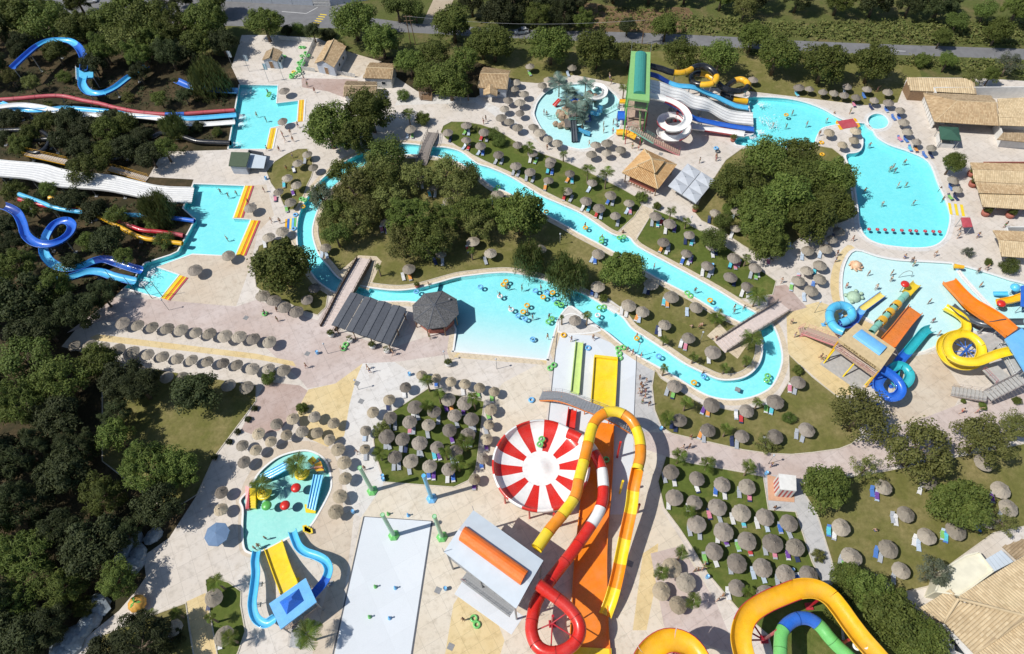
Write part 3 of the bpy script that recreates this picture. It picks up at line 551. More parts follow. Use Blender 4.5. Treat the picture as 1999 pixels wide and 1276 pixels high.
for i, (px, py, r, k, lb) in enumerate([(788, 186, 14, l, 'bright green shrub beside the wooden ramp by the huts'), (825, 232, 17, g, 'leafy young tree on the path north of the river bridge'), (925, 250, 12, th_, 'sparse shrub on the upper river lawn near the bridge'), (962, 262, 16, l, 'feathery bright shrub between parasols on the upper river lawn'), (975, 275, 15, l, 'rounded bright shrub on the upper river lawn beside paving'),
        (1252, 385, 14, g, 'small leafy tree at the top of the stone walkway'), (1283, 402, 10, g, 'low shrub right of the stone walkway'), (1396, 466, 26, l, 'feathery fresh green tree at the path edge of the lower lawn'), (1425, 408, 16, g, 'round shrub at the end of the white canopies'), (1178, 582, 10, g, 'small round bush by the wave pool steps'),
        (1558, 722, 12, g, 'small shrub beside the cream plaza near the river bend'), (1540, 815, 14, l, 'low yellow green shrub on the lawn by the river bend'), (1890, 492, 14, si, 'silvery bush in a round white planter by the pool'), (1930, 511, 9, g, 'clipped round bush right of the silvery planter'), (1972, 520, 20, l, 'bright green bush beside the right restaurant terrace'),
        (1598, 1084, 16, o, 'olive shrub on the grey path between the parasol lawns'), (1508, 866, 20, th_, 'sparse shrub at the edge of the curving path'), (745, 838, 20, o, 'yellow green shrub at the left edge of the square lawn'), (525, 738, 17, l, 'small leafy tree at the end of the left parasol rows'), (1918, 792, 10, g, 'round bush at the foot of the right stairs'), (1880, 783, 6, g, 'tiny clipped bush left of the right stairs'), (1985, 782, 10, g, 'small round bush at the right edge by the stairs'), (590, 796, 13, g, 'small dark leafy tree on the ochre paving')]):
    tree(px, py, r, k, lb)
# scrub beyond the road and litter under the left wood
def scatter(name, label, poly, n, s, m, zr):
    P = gp(poly); random.seed(len(name)*7+n); mb = MB(); xs = [p.x for p in P]; ys = [p.y for p in P]; k = 0
    def inside(x, y):
        r_ = False
        for a, b in zip(P, P[1:]+P[:1]):
            if (a.y > y) != (b.y > y) and x < (b.x-a.x)*(y-a.y)/(b.y-a.y)+a.x: r_ = not r_
        return r_
    while k < n:
        x, y = random.uniform(min(xs), max(xs)), random.uniform(min(ys), max(ys))
        if not inside(x, y): continue
        k += 1; rr = random.uniform(.3, 1.1)
        for j in range(10): quad_leaf(mb, Vector((x+random.gauss(0, rr*.6), y+random.gauss(0, rr*.6), abs(random.gauss(0, zr*rr))+.05)), Vector((random.gauss(0, .6), random.gauss(0, .6), 1)), s*random.uniform(.6, 1.4))
    return tag(mb.build(name, LM[m]), label, 'scrub', kind='stuff')
scatter('scrub', 'low green and brown scrub on the bank across the road', [(1330, 30), (1500, 45), (1999, 40), (2050, 92), (1750, 84), (1400, 66), (1330, 62)], 900, .38, 'scrub', .6)
scatter('scrub', 'sparse dry scrub on the brown bank across the road', [(1150, 15), (1330, 20), (1330, 60), (1000, 52), (900, 40), (1000, 20)], 260, .3, 'olive', .5)
scatter('scrub', 'green undergrowth on the near verge of the road', [(880, 72), (1240, 88), (1640, 108), (1999, 120), (1999, 150), (1760, 128), (1400, 100), (900, 82)], 420, .32, 'scrub', .5)
scatter('undergrowth', 'dark undergrowth on the wooded slope between the left slides', [(0, 130), (440, 160), (440, 250), (380, 300), (200, 330), (340, 480), (240, 560), (120, 640), (0, 650)], 800, .26, 'dark', .35)
# palms
def frond_mesh(seed, L=1.0, m=None):
    random.seed(seed); mb = MB(); N = 11; pts = []
    for i in range(N+1):
        u = i/N; pts.append(Vector((L*u*(1-.10*u), 0, L*(.34*u-.62*u*u))))
    for a, b in zip(pts, pts[1:]): mb.bar(a, b, .02*L, .012*L)
    for i in range(2, N+1):
        for s in (-1, 1):
            p = pts[i]; ln = L*(.34*math.sin(PI*min(1, .15+.85*i/N))+.05); k = len(mb.v); tip = p+Vector((ln*.55, s*ln, -ln*.28+random.uniform(-.03, .03)*L)); wv = Vector((.062*L, 0, 0))
            mb.v += [p-wv*.6, p+wv*.6, tip+wv*.2, tip-wv*.2]; mb.f.append((k, k+1, k+2, k+3)); mb.m.append(0)
    return mb.mesh('frond', m or LM['palm'])
FR = [frond_mesh(i) for i in range(3)]
def palm_trunk():
    mb = MB(); prof = []
    for i in range(13): z = i/12; prof += [(.62+.38*(1-z)+(.08 if i % 2 else 0), z)]
    mb.lathe(prof, 8); return mb.mesh('trunk', M['palmbark'], True)
PT = palm_trunk()
def palm(px, py, rpx, h, label, group='palms', nf=12, fr=None):        # px, py: the head of the palm
    r = rpx*mpp(px, py, h)*1.12; g = G(px, py, h); random.seed(int(px*7+py)); t = thing('palm_tree', label, 'palm tree', (g.x, g.y, 0), random.uniform(0, 6), group)
    tr = obj('trunk', PT, t); tr.scale = (.17, .17, h)
    for k in range(nf):
        f = obj('frond', (fr or FR)[k % 3], t, (0, 0, h-.05)); s = r*random.uniform(.8, 1.08); f.scale = (s, s, s)
        f.rotation_euler = (random.uniform(-.2, .2), random.uniform(-.55, .35) if k % 3 else random.uniform(-.9, -.4), 2*PI*k/nf*1.0+random.uniform(-.2, .2)+(k % 3)*.15)
    return t
def palms(place, items, h=3.2):
    its = sorted(items)
    for i, it in enumerate(its): palm(it[0], it[1], it[2], it[3] if len(it) > 3 else h, (f'green palm {place}, {nth(i, len(its))}').rstrip(', '), 'palms '+place)
palms('on the square parasol lawn', [(833, 741, 15, 4), (856, 768, 13, 3.6), (924, 777, 15, 4), (834, 791, 14, 3), (906, 861, 19, 3.6), (869, 882, 14, 3), (740, 885, 15, 2.6), (893, 903, 17, 3.4)])
palms('near the four straw parasols', [(1331, 1078, 15, 3.5), (1291, 1117, 17, 3.8), (1354, 1171, 17, 3.8)])
palms('on the lawn beside the river bend', [(1303, 815, 16, 3), (1340, 785, 14, 3), (1419, 836, 14, 3), (1297, 718, 10, 2.6), (1480, 785, 11, 2.6)])
palms('along the curving path', [(1327, 888, 17, 3.2), (1382, 905, 17, 2.4), (1462, 912, 17, 3.2), (1345, 998, 14, 2.0), (1462, 1156, 14, 2.2)])
palms('on the inner lawn of the river bend', [(1468, 660, 24, 3.6), (1355, 695, 10, 2.4), (1415, 717, 11, 2.2), (1458, 703, 11, 2.2), (1400, 618, 18, 2.0), (1297, 662, 9, 2.0)])
palms('at the right end of the lower river lawn', [(1478, 577, 22, 3.4)])
palms('on the path beside the upper lawn', [(1148, 330, 15, 4), (1184, 338, 17, 4.5), (1310, 412, 12, 3), (1458, 503, 10, 2.5), (1340, 432, 10, 2.2), (1100, 372, 9, 2)])
palms('by the round splash pool', [(1033, 288, 14, 3), (1218, 172, 12, 3), (1100, 300, 9, 2.2)])
palms('in the bottom left lawn', [(420, 1136, 17, 4), (295, 1200, 13, 3), (410, 1205, 11, 3), (447, 1245, 17, 3.5), (342, 1196, 12, 3)])
palms('beside the blue slide tower', [(600, 1237, 29, 4.2)])
palms('by the huts north of the island', [(912, 172, 13, 3.5), (797, 222, 13, 3.4)])
palms('on the island near the footbridge', [(738, 520, 8, 3), (920, 488, 9, 3)])
palms('on the small islet of the wave pool', [(1147, 615, 11, 3.2), (1097, 618, 6, 2.5)])

# ------------------------------------------------------------------ parasols and loungers
def thatch(name, c, c2):
    m, t, b = node_mat(name); b.inputs['Roughness'].default_value = .95; b.inputs['Specular IOR Level'].default_value = .1
    tc = t.nodes.new('ShaderNodeTexCoord'); sp = t.nodes.new('ShaderNodeSeparateXYZ'); t.links.new(tc.outputs['Object'], sp.inputs[0])
    at = t.nodes.new('ShaderNodeMath'); at.operation = 'ARCTAN2'; t.links.new(sp.outputs[1], at.inputs[0]); t.links.new(sp.outputs[0], at.inputs[1])
    cb = t.nodes.new('ShaderNodeCombineXYZ'); mu = t.nodes.new('ShaderNodeMath'); mu.operation = 'MULTIPLY'; mu.inputs[1].default_value = 9; t.links.new(at.outputs[0], mu.inputs[0]); t.links.new(mu.outputs[0], cb.inputs[0]); t.links.new(sp.outputs[2], cb.inputs[1])
    n = t.nodes.new('ShaderNodeTexNoise'); n.inputs['Scale'].default_value = 2.2; n.inputs['Detail'].default_value = 5; n.inputs['Roughness'].default_value = .75; t.links.new(cb.outputs[0], n.inputs['Vector'])
    o_ = mixc(t, ramp(t, n.outputs['Fac'], .3, .7), c, c2); oi = t.nodes.new('ShaderNodeObjectInfo'); h = t.nodes.new('ShaderNodeHueSaturation'); t.links.new(o_, h.inputs['Color'])
    t.links.new(ramp(t, oi.outputs['Random'], 0, 1, .72, 1.25), h.inputs['Value']); t.links.new(h.outputs[0], b.inputs['Base Color']); bump(t, b, n.outputs['Fac'], 1.0, .1); return m
M['thatch_grey'] = thatch('grey_weathered_thatch', (.185, .158, .13), (.35, .31, .265)); M['thatch_straw'] = thatch('straw_thatch', (.33, .27, .185), (.50, .43, .32)); M['thatch_mid'] = thatch('faded_thatch', (.25, .215, .17), (.43, .385, .315))
M['wood'] = mat('brown_wood', (.24, .15, .085), .75, .25, 6); M['pole'] = mat('weathered_pole_wood', (.3, .23, .16), .85, .2, 6)
def parasol_meshes(key, seed):
    random.seed(seed); mb = MB(); n = 22; rings = [(1.0, 1.68), (1.01, 1.77), (.72, 2.04), (.755, 1.97), (.40, 2.30), (.43, 2.24), (.12, 2.51), (.02, 2.57)]; vs = []
    for j, (r, z) in enumerate(rings):
        for k in range(n):
            a = 2*PI*(k+(.5 if j % 2 else 0))/n; rr = r*(1+(random.uniform(-.085, .05) if j < 6 else 0)); vs.append((rr*math.cos(a), rr*math.sin(a), z+random.uniform(-.03, .03)*(j < 6)))
    fs = [(j*n+k, j*n+(k+1) % n, (j+1)*n+(k+1) % n, (j+1)*n+k) for j in range(len(rings)-1) for k in range(n)]
    vs.append((0, 0, 2.38)); fs += [(k, len(vs)-1, (k+1) % n) for k in range(n)]
    mb.add(vs, fs); return mb.mesh('canopy', M[key])
CAN = {k: [parasol_meshes('thatch_'+k, s) for s in (1, 2, 3)] for k in ('grey', 'straw', 'mid')}
_m = MB(); _m.rod((0, 0, -.1), (0, 0, 2.4), .05, .045, 7); POLE = _m.mesh('pole', M['pole'], True)
_m = MB(); _m.lathe([(.001, 2.7), (.05, 2.67), (.09, 2.57), (.13, 2.45)], 8); CAPM = _m.mesh('cap', M['thatch_grey'], True)
_m = MB()
for k in range(8): _m.bar((0, 0, 2.32), (.92*math.cos(k*PI/4), .92*math.sin(k*PI/4), 1.72), .03)
SPOKE = _m.mesh('spokes', M['pole'])
_m = MB()
for k in range(9): _m.box((0, .06+.135*k, .34), (.60, .115, .035))
_m.box((-.3, .62, .31), (.04, 1.3, .05)); _m.box((.3, .62, .31), (.04, 1.3, .05)); LSEAT = lambda m: _m.mesh('seat', m)
LC = {'white': (.72, .72, .72), 'grey': (.42, .45, .5), 'blue': (.09, .22, .58), 'navy': (.035, .05, .13), 'pale': (.5, .6, .72)}
def lounger_proto(cn):
    m = mat('lounger_'+cn, LC[cn], .45, .06, 4); t = empty('sun_lounger', (0, 0, -50)); s = obj('seat', LSEAT(m), t)
    b = MB(); b.M = Matrix.Translation((0, 1.24, .34)) @ Matrix.Rotation(R(38), 4, 'X')
    for k in range(5): b.box((0, .07+.135*k, 0), (.58, .115, .035))
    b.box((-.29, .34, -.02), (.04, .7, .04)); b.box((.29, .34, -.02), (.04, .7, .04)); b.build('backrest', m, t)
    for x in (-.28, .28):
        for y in (.12, 1.2):
            q = MB(); q.box((x, y, .15), (.05, .05, .31)); q.build('leg', m, t)
    return t
LP = {}
def lounger(x, y, rz, cn, label, group):
    if cn not in LP:
        t = lounger_proto(cn); LP[cn] = t; t.location = (x, y, 0); t.rotation_euler = (0, 0, rz); return tag(t, label, 'sun lounger', group)
    return copy_tree(LP[cn], (x, y, 0), rz, label=label, group=group)
_uc = [0]; NL = [0]
TWC = {'red': (.5, .05, .05), 'turquoise': (.1, .5, .6), 'white': (.7, .7, .7), 'pink': (.6, .22, .3), 'blue': (.05, .15, .5), 'orange': (.7, .3, .08), 'green': (.2, .45, .12), 'purple': (.15, .06, .3)}; TWM = {}
def towel(lo, which, rwl, place, side):
    if random.random() > .36: return
    cn = random.choice(list(TWC))
    if cn not in TWM:
        q = MB(); vs = []
        for i in range(9):
            y = .25+i*.15; z = .375+(max(0, y-1.24)*.78)
            for x, dz in ((-.33, -.12), (-.3, .01), (0, .015), (.3, .01), (.33, -.14)): vs.append((x+.02*math.sin(i*2.1), y, z+dz))
        q.add(vs, [(i*5+j, i*5+j+1, (i+1)*5+j+1, (i+1)*5+j) for i in range(8) for j in range(4)]); TWM[cn] = q.mesh('towel', mat('towel_'+cn, TWC[cn], .95, .2, 7))
    o_ = obj('towel', TWM[cn], None, lo.location, lo.rotation_euler.z); tag(o_, f'{cn} towel {side} of {which} parasol{rwl} {place}', 'towel', 'towels '+place)
def parasols(place, rows, d=2.1, key='grey', lg=None, names=('top', 'bottom'), cols=('grey', 'white', 'grey', 'grey', 'white', 'pale', 'grey', 'navy')):
    nr = len(rows)
    for ri, row in enumerate(rows):
        row = sorted(row); n = len(row)
        for i, (px, py) in enumerate(row):
            _uc[0] += 1; random.seed(_uc[0]*11); g_ = G(px, py, 1.95)
            rw = '' if nr == 1 else f' in the {ORD[ri]} row'; rwl = '' if nr == 1 else f', {ORD[ri]} row'
            which = nth(i, n) or 'single'
            t = thing('thatched_parasol', f'thatched parasol, {which}{rw} {place}', 'parasol', (g_.x, g_.y, 0), random.uniform(0, 6.28), 'thatched parasols '+place)
            s = d*1.19/2*random.uniform(.88, 1.1); kk = key if random.random() < .8 else random.choice(('mid', 'grey', 'mid'))
            c = obj('canopy', CAN[kk][_uc[0] % 3], t); c.scale = (s, s, 1.0); c.rotation_euler = (random.uniform(-.07, .07), random.uniform(-.07, .07), 0)
            obj('pole', POLE, t); cp = obj('cap', CAPM, t); sp_ = obj('spokes', SPOKE, t); sp_.scale = (s, s, 1)
            if lg:
                for j, (dx, dy, rz) in enumerate(lg):
                    if NL[0] > 292 or random.random() < .13: continue
                    NL[0] += 1; side = ['left', 'right', 'in front', 'behind'][j]
                    _lo = lounger(g_.x+dx+random.uniform(-.15, .15), g_.y+dy+random.uniform(-.15, .15), rz+random.uniform(-.2, .2), random.choice(cols), f'lounger {side} of the {which} parasol{rwl} {place}', 'sun loungers '+place); towel(_lo, which, rwl, place, side)
A = [(-1.0, -1.5, .15), (.15, -1.7, .1)]; B = [(-.95, -1.35, -.35), (.2, -1.75, -.3), (.9, -1.2, -.3)]; Cc = [(-1.5, -1.0, -.35), (-.75, -1.55, -.3)]
parasols('beside the left slide pools', [[(555, 176)], [(552, 235)], [(489, 404)], [(445, 497)], [(379, 526)]], 2.3, 'grey')
parasols('on the left river bank', [[(600, 300), (581, 317), (612, 325)], [(560, 346), (579, 360), (544, 373), (566, 393)], [(550, 450), (524, 462)]], 2.1, 'mid', A[:1])
parasols('around the tree below the left pools', [[(511, 576), (533, 586), (554, 598), (578, 607), (599, 583), (613, 561)]], 2.2, 'grey')
parasols('of the left parasol rows', [[(238, 628), (268, 634), (297, 637), (325, 640), (352, 643), (381, 648), (409, 650), (438, 654), (466, 656), (494, 660), (526, 665)],
   [(145, 673), (174, 674), (201, 678), (228, 681), (258, 686), (288, 690), (316, 694), (345, 698), (374, 701), (405, 705), (434, 708), (463, 711), (491, 718), (524, 719), (553, 722)],
   [(173, 710), (204, 715), (237, 718), (268, 724), (293, 729), (325, 735), (355, 735), (445, 752), (481, 754)]], 2.15, 'mid')
parasols('around the small children pool', [[(538, 827), (571, 817), (612, 813), (650, 824)], [(505, 844), (528, 861), (559, 848), (588, 842), (618, 844), (643, 856)], [(471, 869), (499, 878), (660, 876)], [(476, 900), (670, 902)], [(433, 959), (674, 932)], [(429, 995), (663, 966)], [(654, 997)]], 1.85, 'straw')
parasols('in the bottom left lawn', [[(416, 1164)], [(436, 1242)], [(338, 1226)]], 2.2, 'mid', A[:1])
parasols('bordering the square palm lawn', [[(823, 731), (851, 736), (879, 743), (906, 749), (935, 755), (964, 763)], [(792, 755), (759, 779), (959, 798)], [(728, 803), (712, 839), (954, 828)], [(713, 876), (950, 857), (943, 893), (927, 933)]], 1.72, 'straw', [(-.3, -1.3, .1)])
parasols('on the square palm lawn', [[(875, 778), (906, 785)], [(810, 793), (848, 803), (886, 810), (919, 817)], [(762, 813), (800, 822), (837, 829), (876, 838), (912, 847)], [(753, 851), (785, 857), (818, 864), (853, 872), (889, 881)], [(770, 891), (803, 899), (838, 909), (877, 915)]], 2.08, 'grey', [(-.35, -1.75, .1), (.45, -1.75, .1)])
parasols('on the upper river lawn', [[(911, 243), (874, 257), (945, 256)], [(909, 272), (938, 283), (973, 300), (1040, 298)], [(1007, 323), (1035, 334), (1074, 320), (1113, 337), (1155, 355)], [(1070, 351), (1108, 371), (1143, 391), (1192, 379), (1228, 396)], [(1170, 405), (1202, 420)]], 2.05, 'grey', B[:2])
parasols('on the lower river lawn', [[(1280, 421), (1307, 435), (1347, 457), (1389, 480), (1433, 502), (1474, 522)], [(1297, 472), (1340, 494), (1381, 518), (1425, 540), (1458, 558)]], 2.1, 'grey', B)
parasols('on the south island lawn', [[(1054, 485), (1168, 494), (1168, 558), (1272, 553)], [(1227, 595), (1254, 607), (1311, 578), (1359, 598)], [(1297, 633), (1345, 659), (1392, 686)]], 2.25, 'mid', Cc)
parasols('on the islet of the wave pool', [[(1123, 623)]], 2.2, 'straw')
parasols('among the island trees', [[(801, 250), (846, 364), (876, 391), (971, 379), (821, 348)], [(635, 482), (753, 433), (924, 470), (957, 493)], [(860, 495), (798, 524)]], 2.15, 'mid', A)
parasols('on the river bend lawn', [[(1318, 753), (1389, 789), (1457, 800), (1515, 784), (1559, 745)], [(1328, 818), (1382, 838), (1449, 851), (1514, 851), (1575, 837)]], 2.25, 'grey', Cc)
parasols('on the bowl slide lawn', [[(1312, 920), (1360, 934), (1409, 945), (1459, 948)], [(1317, 969), (1357, 981), (1401, 990), (1448, 1001), (1493, 1008), (1540, 1019)], [(1362, 1023), (1414, 1037), (1460, 1054), (1510, 1061), (1555, 1068)], [(1394, 1075), (1440, 1098), (1489, 1108), (1535, 1119), (1578, 1120)], [(1439, 1145), (1495, 1160)]], 2.3, 'grey', [(-1.0, -1.3, -.1), (.4, -1.9, 0)])
parasols('near the two tube slides', [[(1312, 1108), (1341, 1136)], [(1290, 1152), (1323, 1180)]], 2.35, 'straw')
parasols('on the far right lawn', [[(1727, 950), (1811, 938), (1921, 903), (1956, 955)], [(1643, 1027), (1768, 1001), (1970, 990)], [(1812, 1047), (1866, 1034), (1931, 1012)], [(1663, 1088), (1734, 1070), (1761, 1114), (1717, 1140)]], 2.35, 'mid', [(-1.6, -.9, -.35), (-1.2, -1.5, -.35)], cols=('blue', 'pale', 'white', 'grey', 'blue'))
parasols('above the round splash pool', [[(1035, 128), (1117, 130)]], 2.1, 'mid', A)
parasols('around the round splash pool', [[(1007, 159), (1058, 165), (1071, 154), (1090, 148)], [(1004, 173), (1023, 182), (991, 194)], [(1015, 199), (985, 211), (1015, 219)], [(979, 228), (994, 236), (1011, 247), (1041, 247)], [(1054, 257), (1070, 270), (1088, 278), (1010, 281)], [(1075, 313), (1163, 282), (1186, 278)], [(1155, 300), (1184, 297), (1211, 291)]], 2.1, 'mid')
parasols('along the swimming pool top edge', [[(1561, 169), (1581, 173), (1608, 178), (1654, 167), (1693, 173), (1734, 178), (1470, 154)], [(1628, 180), (1649, 184), (1672, 189), (1707, 194), (1736, 199)]], 2.0, 'grey', [(-.3, -1.4, .05)], cols=('blue', 'navy', 'pale'))
parasols('right of the swimming pool', [[(1758, 214), (1766, 237), (1773, 256), (1790, 275), (1820, 287), (1861, 350), (1871, 369)]], 2.0, 'mid', A, cols=('blue', 'navy', 'blue'))
parasols('on the round peninsula of the pool', [[(1619, 257), (1670, 254), (1667, 272), (1645, 281)]], 2.0, 'straw')
parasols('beside the dense pool grove', [[(1638, 450), (1624, 465), (1610, 444), (1624, 434)], [(1614, 484), (1578, 487), (1514, 497)], [(1602, 517), (1576, 528)], [(1600, 543), (1559, 547), (1584, 566)], [(1436, 445), (1396, 415), (1439, 410)]], 2.05, 'mid', [(-1.2, -1.2, -.3)], cols=('blue', 'pale', 'white', 'navy'))
# ------------------------------------------------------------------ water slides
def gloss(name, c, rough=.24, var=.1):               # sun-faded, scuffed fibreglass
    m = mat(name, c, rough, var, 1.1, coat=.2); t = m.node_tree; b = t.nodes['Principled BSDF']; src = b.inputs['Base Color'].links[0].from_socket; n = nz(t, 5.0, 5, .7, 'obj'); n2 = nz(t, .35, 3, .6, 'obj')
    fade = tuple(min(1, x*.82+.12*sum(c)/3+.04) for x in c); o = mixc(t, ramp(t, n2.outputs['Fac'], .45, .75, 0, .55), src, fade); o = mixc(t, ramp(t, n.outputs['Fac'], .58, .75, 0, .3), o, tuple(x*.7 for x in c)); t.links.new(o, b.inputs['Base Color']); t.links.new(ramp(t, n.outputs['Fac'], .3, .7, rough*.7, rough*2.0), b.inputs['Roughness']); return m
Q = {'yellow': gloss('yellow_fibreglass', (.83, .60, .02)), 'amber': gloss('amber_fibreglass', (.80, .43, .015)), 'orange': gloss('orange_fibreglass', (.80, .22, .012)), 'red': gloss('red_fibreglass', (.60, .022, .012)), 'crimson': gloss('crimson_fibreglass', (.45, .02, .035)), 'rose': gloss('faded_red_fibreglass', (.46, .07, .085), .4, .15),
     'white': gloss('white_fibreglass', (.78, .78, .76), .3), 'cyan': gloss('light_blue_fibreglass', (.10, .50, .78)), 'sky': gloss('sky_blue_fibreglass', (.16, .46, .80)), 'blue': gloss('blue_fibreglass', (.025, .14, .58)), 'navy': gloss('dark_blue_fibreglass', (.015, .055, .30)), 'teal': gloss('teal_fibreglass', (.03, .42, .48)),
     'green': gloss('green_fibreglass', (.10, .42, .08)), 'leaf': gloss('bright_green_fibreglass', (.16, .52, .14)), 'lime': gloss('lime_fibreglass', (.52, .66, .22), .35), 'mint': gloss('mint_fibreglass', (.24, .56, .44)), 'black': gloss('black_fibreglass', (.012, .013, .016), .2), 'slate': gloss('dark_grey_fibreglass', (.06, .075, .09)), 'ember': gloss('bright_orange_fabric', (.85, .17, .012), .45), 'lemon': gloss('pale_yellow_fibreglass', (.80, .66, .17)), 'tang': gloss('tangerine_fibreglass', (.82, .27, .01)), 'fern': mat('dull_teal_sheet', (.045, .26, .22), .6, .1, 2), 'grass': mat('light_green_sheet', (.24, .47, .17), .55, .08, 1.5), 'line': mat('grey_divider', (.62, .62, .62), .5, .05, 2), 'pink': gloss('pink_fibreglass', (.62, .24, .26))}
M['palestep'] = mat('pale_concrete_step', (.5, .43, .36), .9, .15, 2); M['greyrail'] = mat('brownish_grey_rail', (.33, .28, .26), .6, .1, 3); M['steel'] = mat('galvanised_steel', (.36, .37, .38), .45, .15, 4, metal=.5); M['rail'] = mat('grey_painted_rail', (.30, .31, .32), .5, .1, 4); M['deck'] = mat('plank_deck', (.42, .31, .24), .8, .2, 3); M['paint_grey'] = mat('pale_blue_painted_metal', (.52, .58, .63), .5, .05, .6); M['concrete'] = mat('bare_concrete', (.40, .39, .37), .9, .15, 1.5, bmp=.2)
SEAM = {}
def seam(c):
    if c not in SEAM: n_ = Q[c].node_tree; e_ = [x for x in n_.nodes if x.type == 'MIX'][0].inputs[7].default_value; SEAM[c] = mat('seam_'+c, tuple(x*.45 for x in e_[:3]), .5, .1, 3)
    return SEAM[c]
def zp(ox, oy, s, pts): return [G(ox+p[0]/s, oy+p[1]/s, p[2]) for p in pts]
def prof_round(w, h=None, th=.07):
    r = w/2; n = 8; k = (h or r)/r
    inn = [(-r*math.cos(PI*i/n), r*k*(1-math.sin(PI*i/n))) for i in range(n+1)]
    out = [(r, r*k), (r+.1, r*k+.02), (r+.1, r*k-.06)]+[((r+th)*math.cos(PI*i/n), (r+th)*k*(1-math.sin(PI*i/n))-th*1.6) for i in range(1, n)]+[(-r-.1, r*k-.06), (-r-.1, r*k+.02), (-r, r*k)]
    return inn, out
def split(path, sec):
    L = 0; out = [[path[0]]]
    for a, b in zip(path, path[1:]):
        L += (b-a).length; out[-1].append(b)
        if L >= sec: out.append([b]); L = 0
    if len(out[-1]) < 3 and len(out) > 1: out[-2] += out[-1][1:]; out.pop()
    return out
def frames_sweep(mb, full, i0, i1, prof, mi, bank=0): mb.sweep(full[i0:i1+1], prof, mi=mi, bank=bank)
def flume(parent, path, w, cin, cout=None, sec=4.0, h=None, bank=0, name='flume_section', n=5, post=None, every=7.0, pr=.13):
    path = catmull(path, n); inn, out = prof_round(w, h); ci = cin if isinstance(cin, list) else [cin]; cu = (cout if isinstance(cout, list) else [cout]) if cout else ci
    for k, s in enumerate(split(path, sec)):
        if len(s) < 2: continue
        mb = MB(); e0 = s[0]-(s[1]-s[0]).normalized()*.04; s = [e0]+s[1:]
        mb.sweep(s, inn, mi=0, bank=bank); mb.sweep(s, out, mi=1, bank=bank); mb.build(name, [Q[ci[k % len(ci)]], Q[cu[k % len(cu)]]], parent, True, True)
    if post: posts(parent, path, every, post, pr)
    return path
def tube(parent, path, r, cols, sec=3.2, n=5, post=None, every=8.0, name='tube_section', flange=True, wide=None):
    path = catmull(path, n); N = 14
    SS = split(path, sec)
    if callable(cols): cols = [cols(len(SS)-1-k) for k in range(len(SS))]
    for k, s in enumerate(SS):
        if len(s) < 2: continue
        rr = r*(wide[k % len(wide)] if wide else 1); pf = [(rr*math.cos(2*PI*i/N), rr*math.sin(2*PI*i/N)) for i in range(N+1)]
        mb = MB(); mb.sweep(s, pf)
        o = mb.build(name, Q[cols[k % len(cols)]], parent, True, True)
        if flange:
            t = (s[1]-s[0]).normalized(); fl = MB(); pf2 = [(rr*1.045*math.cos(2*PI*i/N), rr*1.06*math.sin(2*PI*i/N)) for i in range(N+1)]; fl.sweep([s[0]-t*.045, s[0]+t*.045], pf2); o2 = fl.build('flange', seam(cols[k % len(cols)]), o); o2.data.transform(Matrix.Translation(-parent.location))
    if post: posts(parent, path, every, post)
    return path
def posts(parent, path, every, m, r=.13):
    for p in resample(path, every)[0 if len(path) > 4 else 0:]:
        if p.z > 1.0:
            mb = MB(); mb.rod((p.x, p.y, 0), (p.x, p.y, p.z-.05), r, r*.8, 8); mb.box((p.x, p.y, .08), (.7, .7, .16)); mb.build('post', m if not isinstance(m, str) else Q[m], parent, True)
def ribbon(parent, A, B, lanes, c, wall=.35, div=.16, n=5, cw=None, lane='lane', c2=None, post=None, dc=None):
    A, B = catmull(A, n), catmull(B, n); cw = cw or c
    for j in range(lanes):
        mb = MB(); vs = []; m = 5
        for a, b in zip(A, B):
            for i in range(m+1):
                u = (j+i/m)/lanes; p = a.lerp(b, u); dip = -.05*math.sin(PI*i/m) if lanes > 1 else 0; vs.append(p+Vector((0, 0, dip)))
        fs = [(k*(m+1)+i, k*(m+1)+i+1, (k+1)*(m+1)+i+1, (k+1)*(m+1)+i) for k in range(len(A)-1) for i in range(m)]
        nv = len(vs); vs += [v-Vector((0, 0, .14)) for v in vs]; fs += [tuple(q+nv for q in f[::-1]) for f in list(fs)]; mb.add(vs, fs)
        mb.build(lane, Q[c if not c2 or j % 2 == 0 else c2], parent, True, True)
    for j in range(lanes+1):
        u = j/lanes; edge = j in (0, lanes); pth = [a.lerp(b, u) for a, b in zip(A, B)]; hh = wall if edge else div
        mb = MB(); mb.sweep(pth, [(-.07, -.16), (-.07, hh), (.07, hh), (.07, -.16), (-.07, -.16)], capped=False); mb.build('side_wall' if edge else 'divider', Q[cw] if edge else Q[dc or cw], parent, True)
    if post: posts(parent, [a.lerp(b, .12) for a, b in zip(A, B)], 7, post); posts(parent, [a.lerp(b, .88) for a, b in zip(A, B)], 7, post)
    return A, B
def at(p): return (p.x, p.y, 0)
def slide(name, label, cat, p): return thing(name, label, cat, at(p))
def railing(parent, pts, h=1.0, m=None, every=1.4, r=.025, name='railing'):
    mb = MB()
    for a, b in zip(pts, pts[1:]):
        for k in (h, h*.5): mb.rod(a+Vector((0, 0, k)), b+Vector((0, 0, k)), r, n=5)
    for p in resample(list(pts), every)+[pts[-1]]: mb.rod(p, p+Vector((0, 0, h)), r, n=5)
    return mb.build(name, m or M['rail'], parent, True)
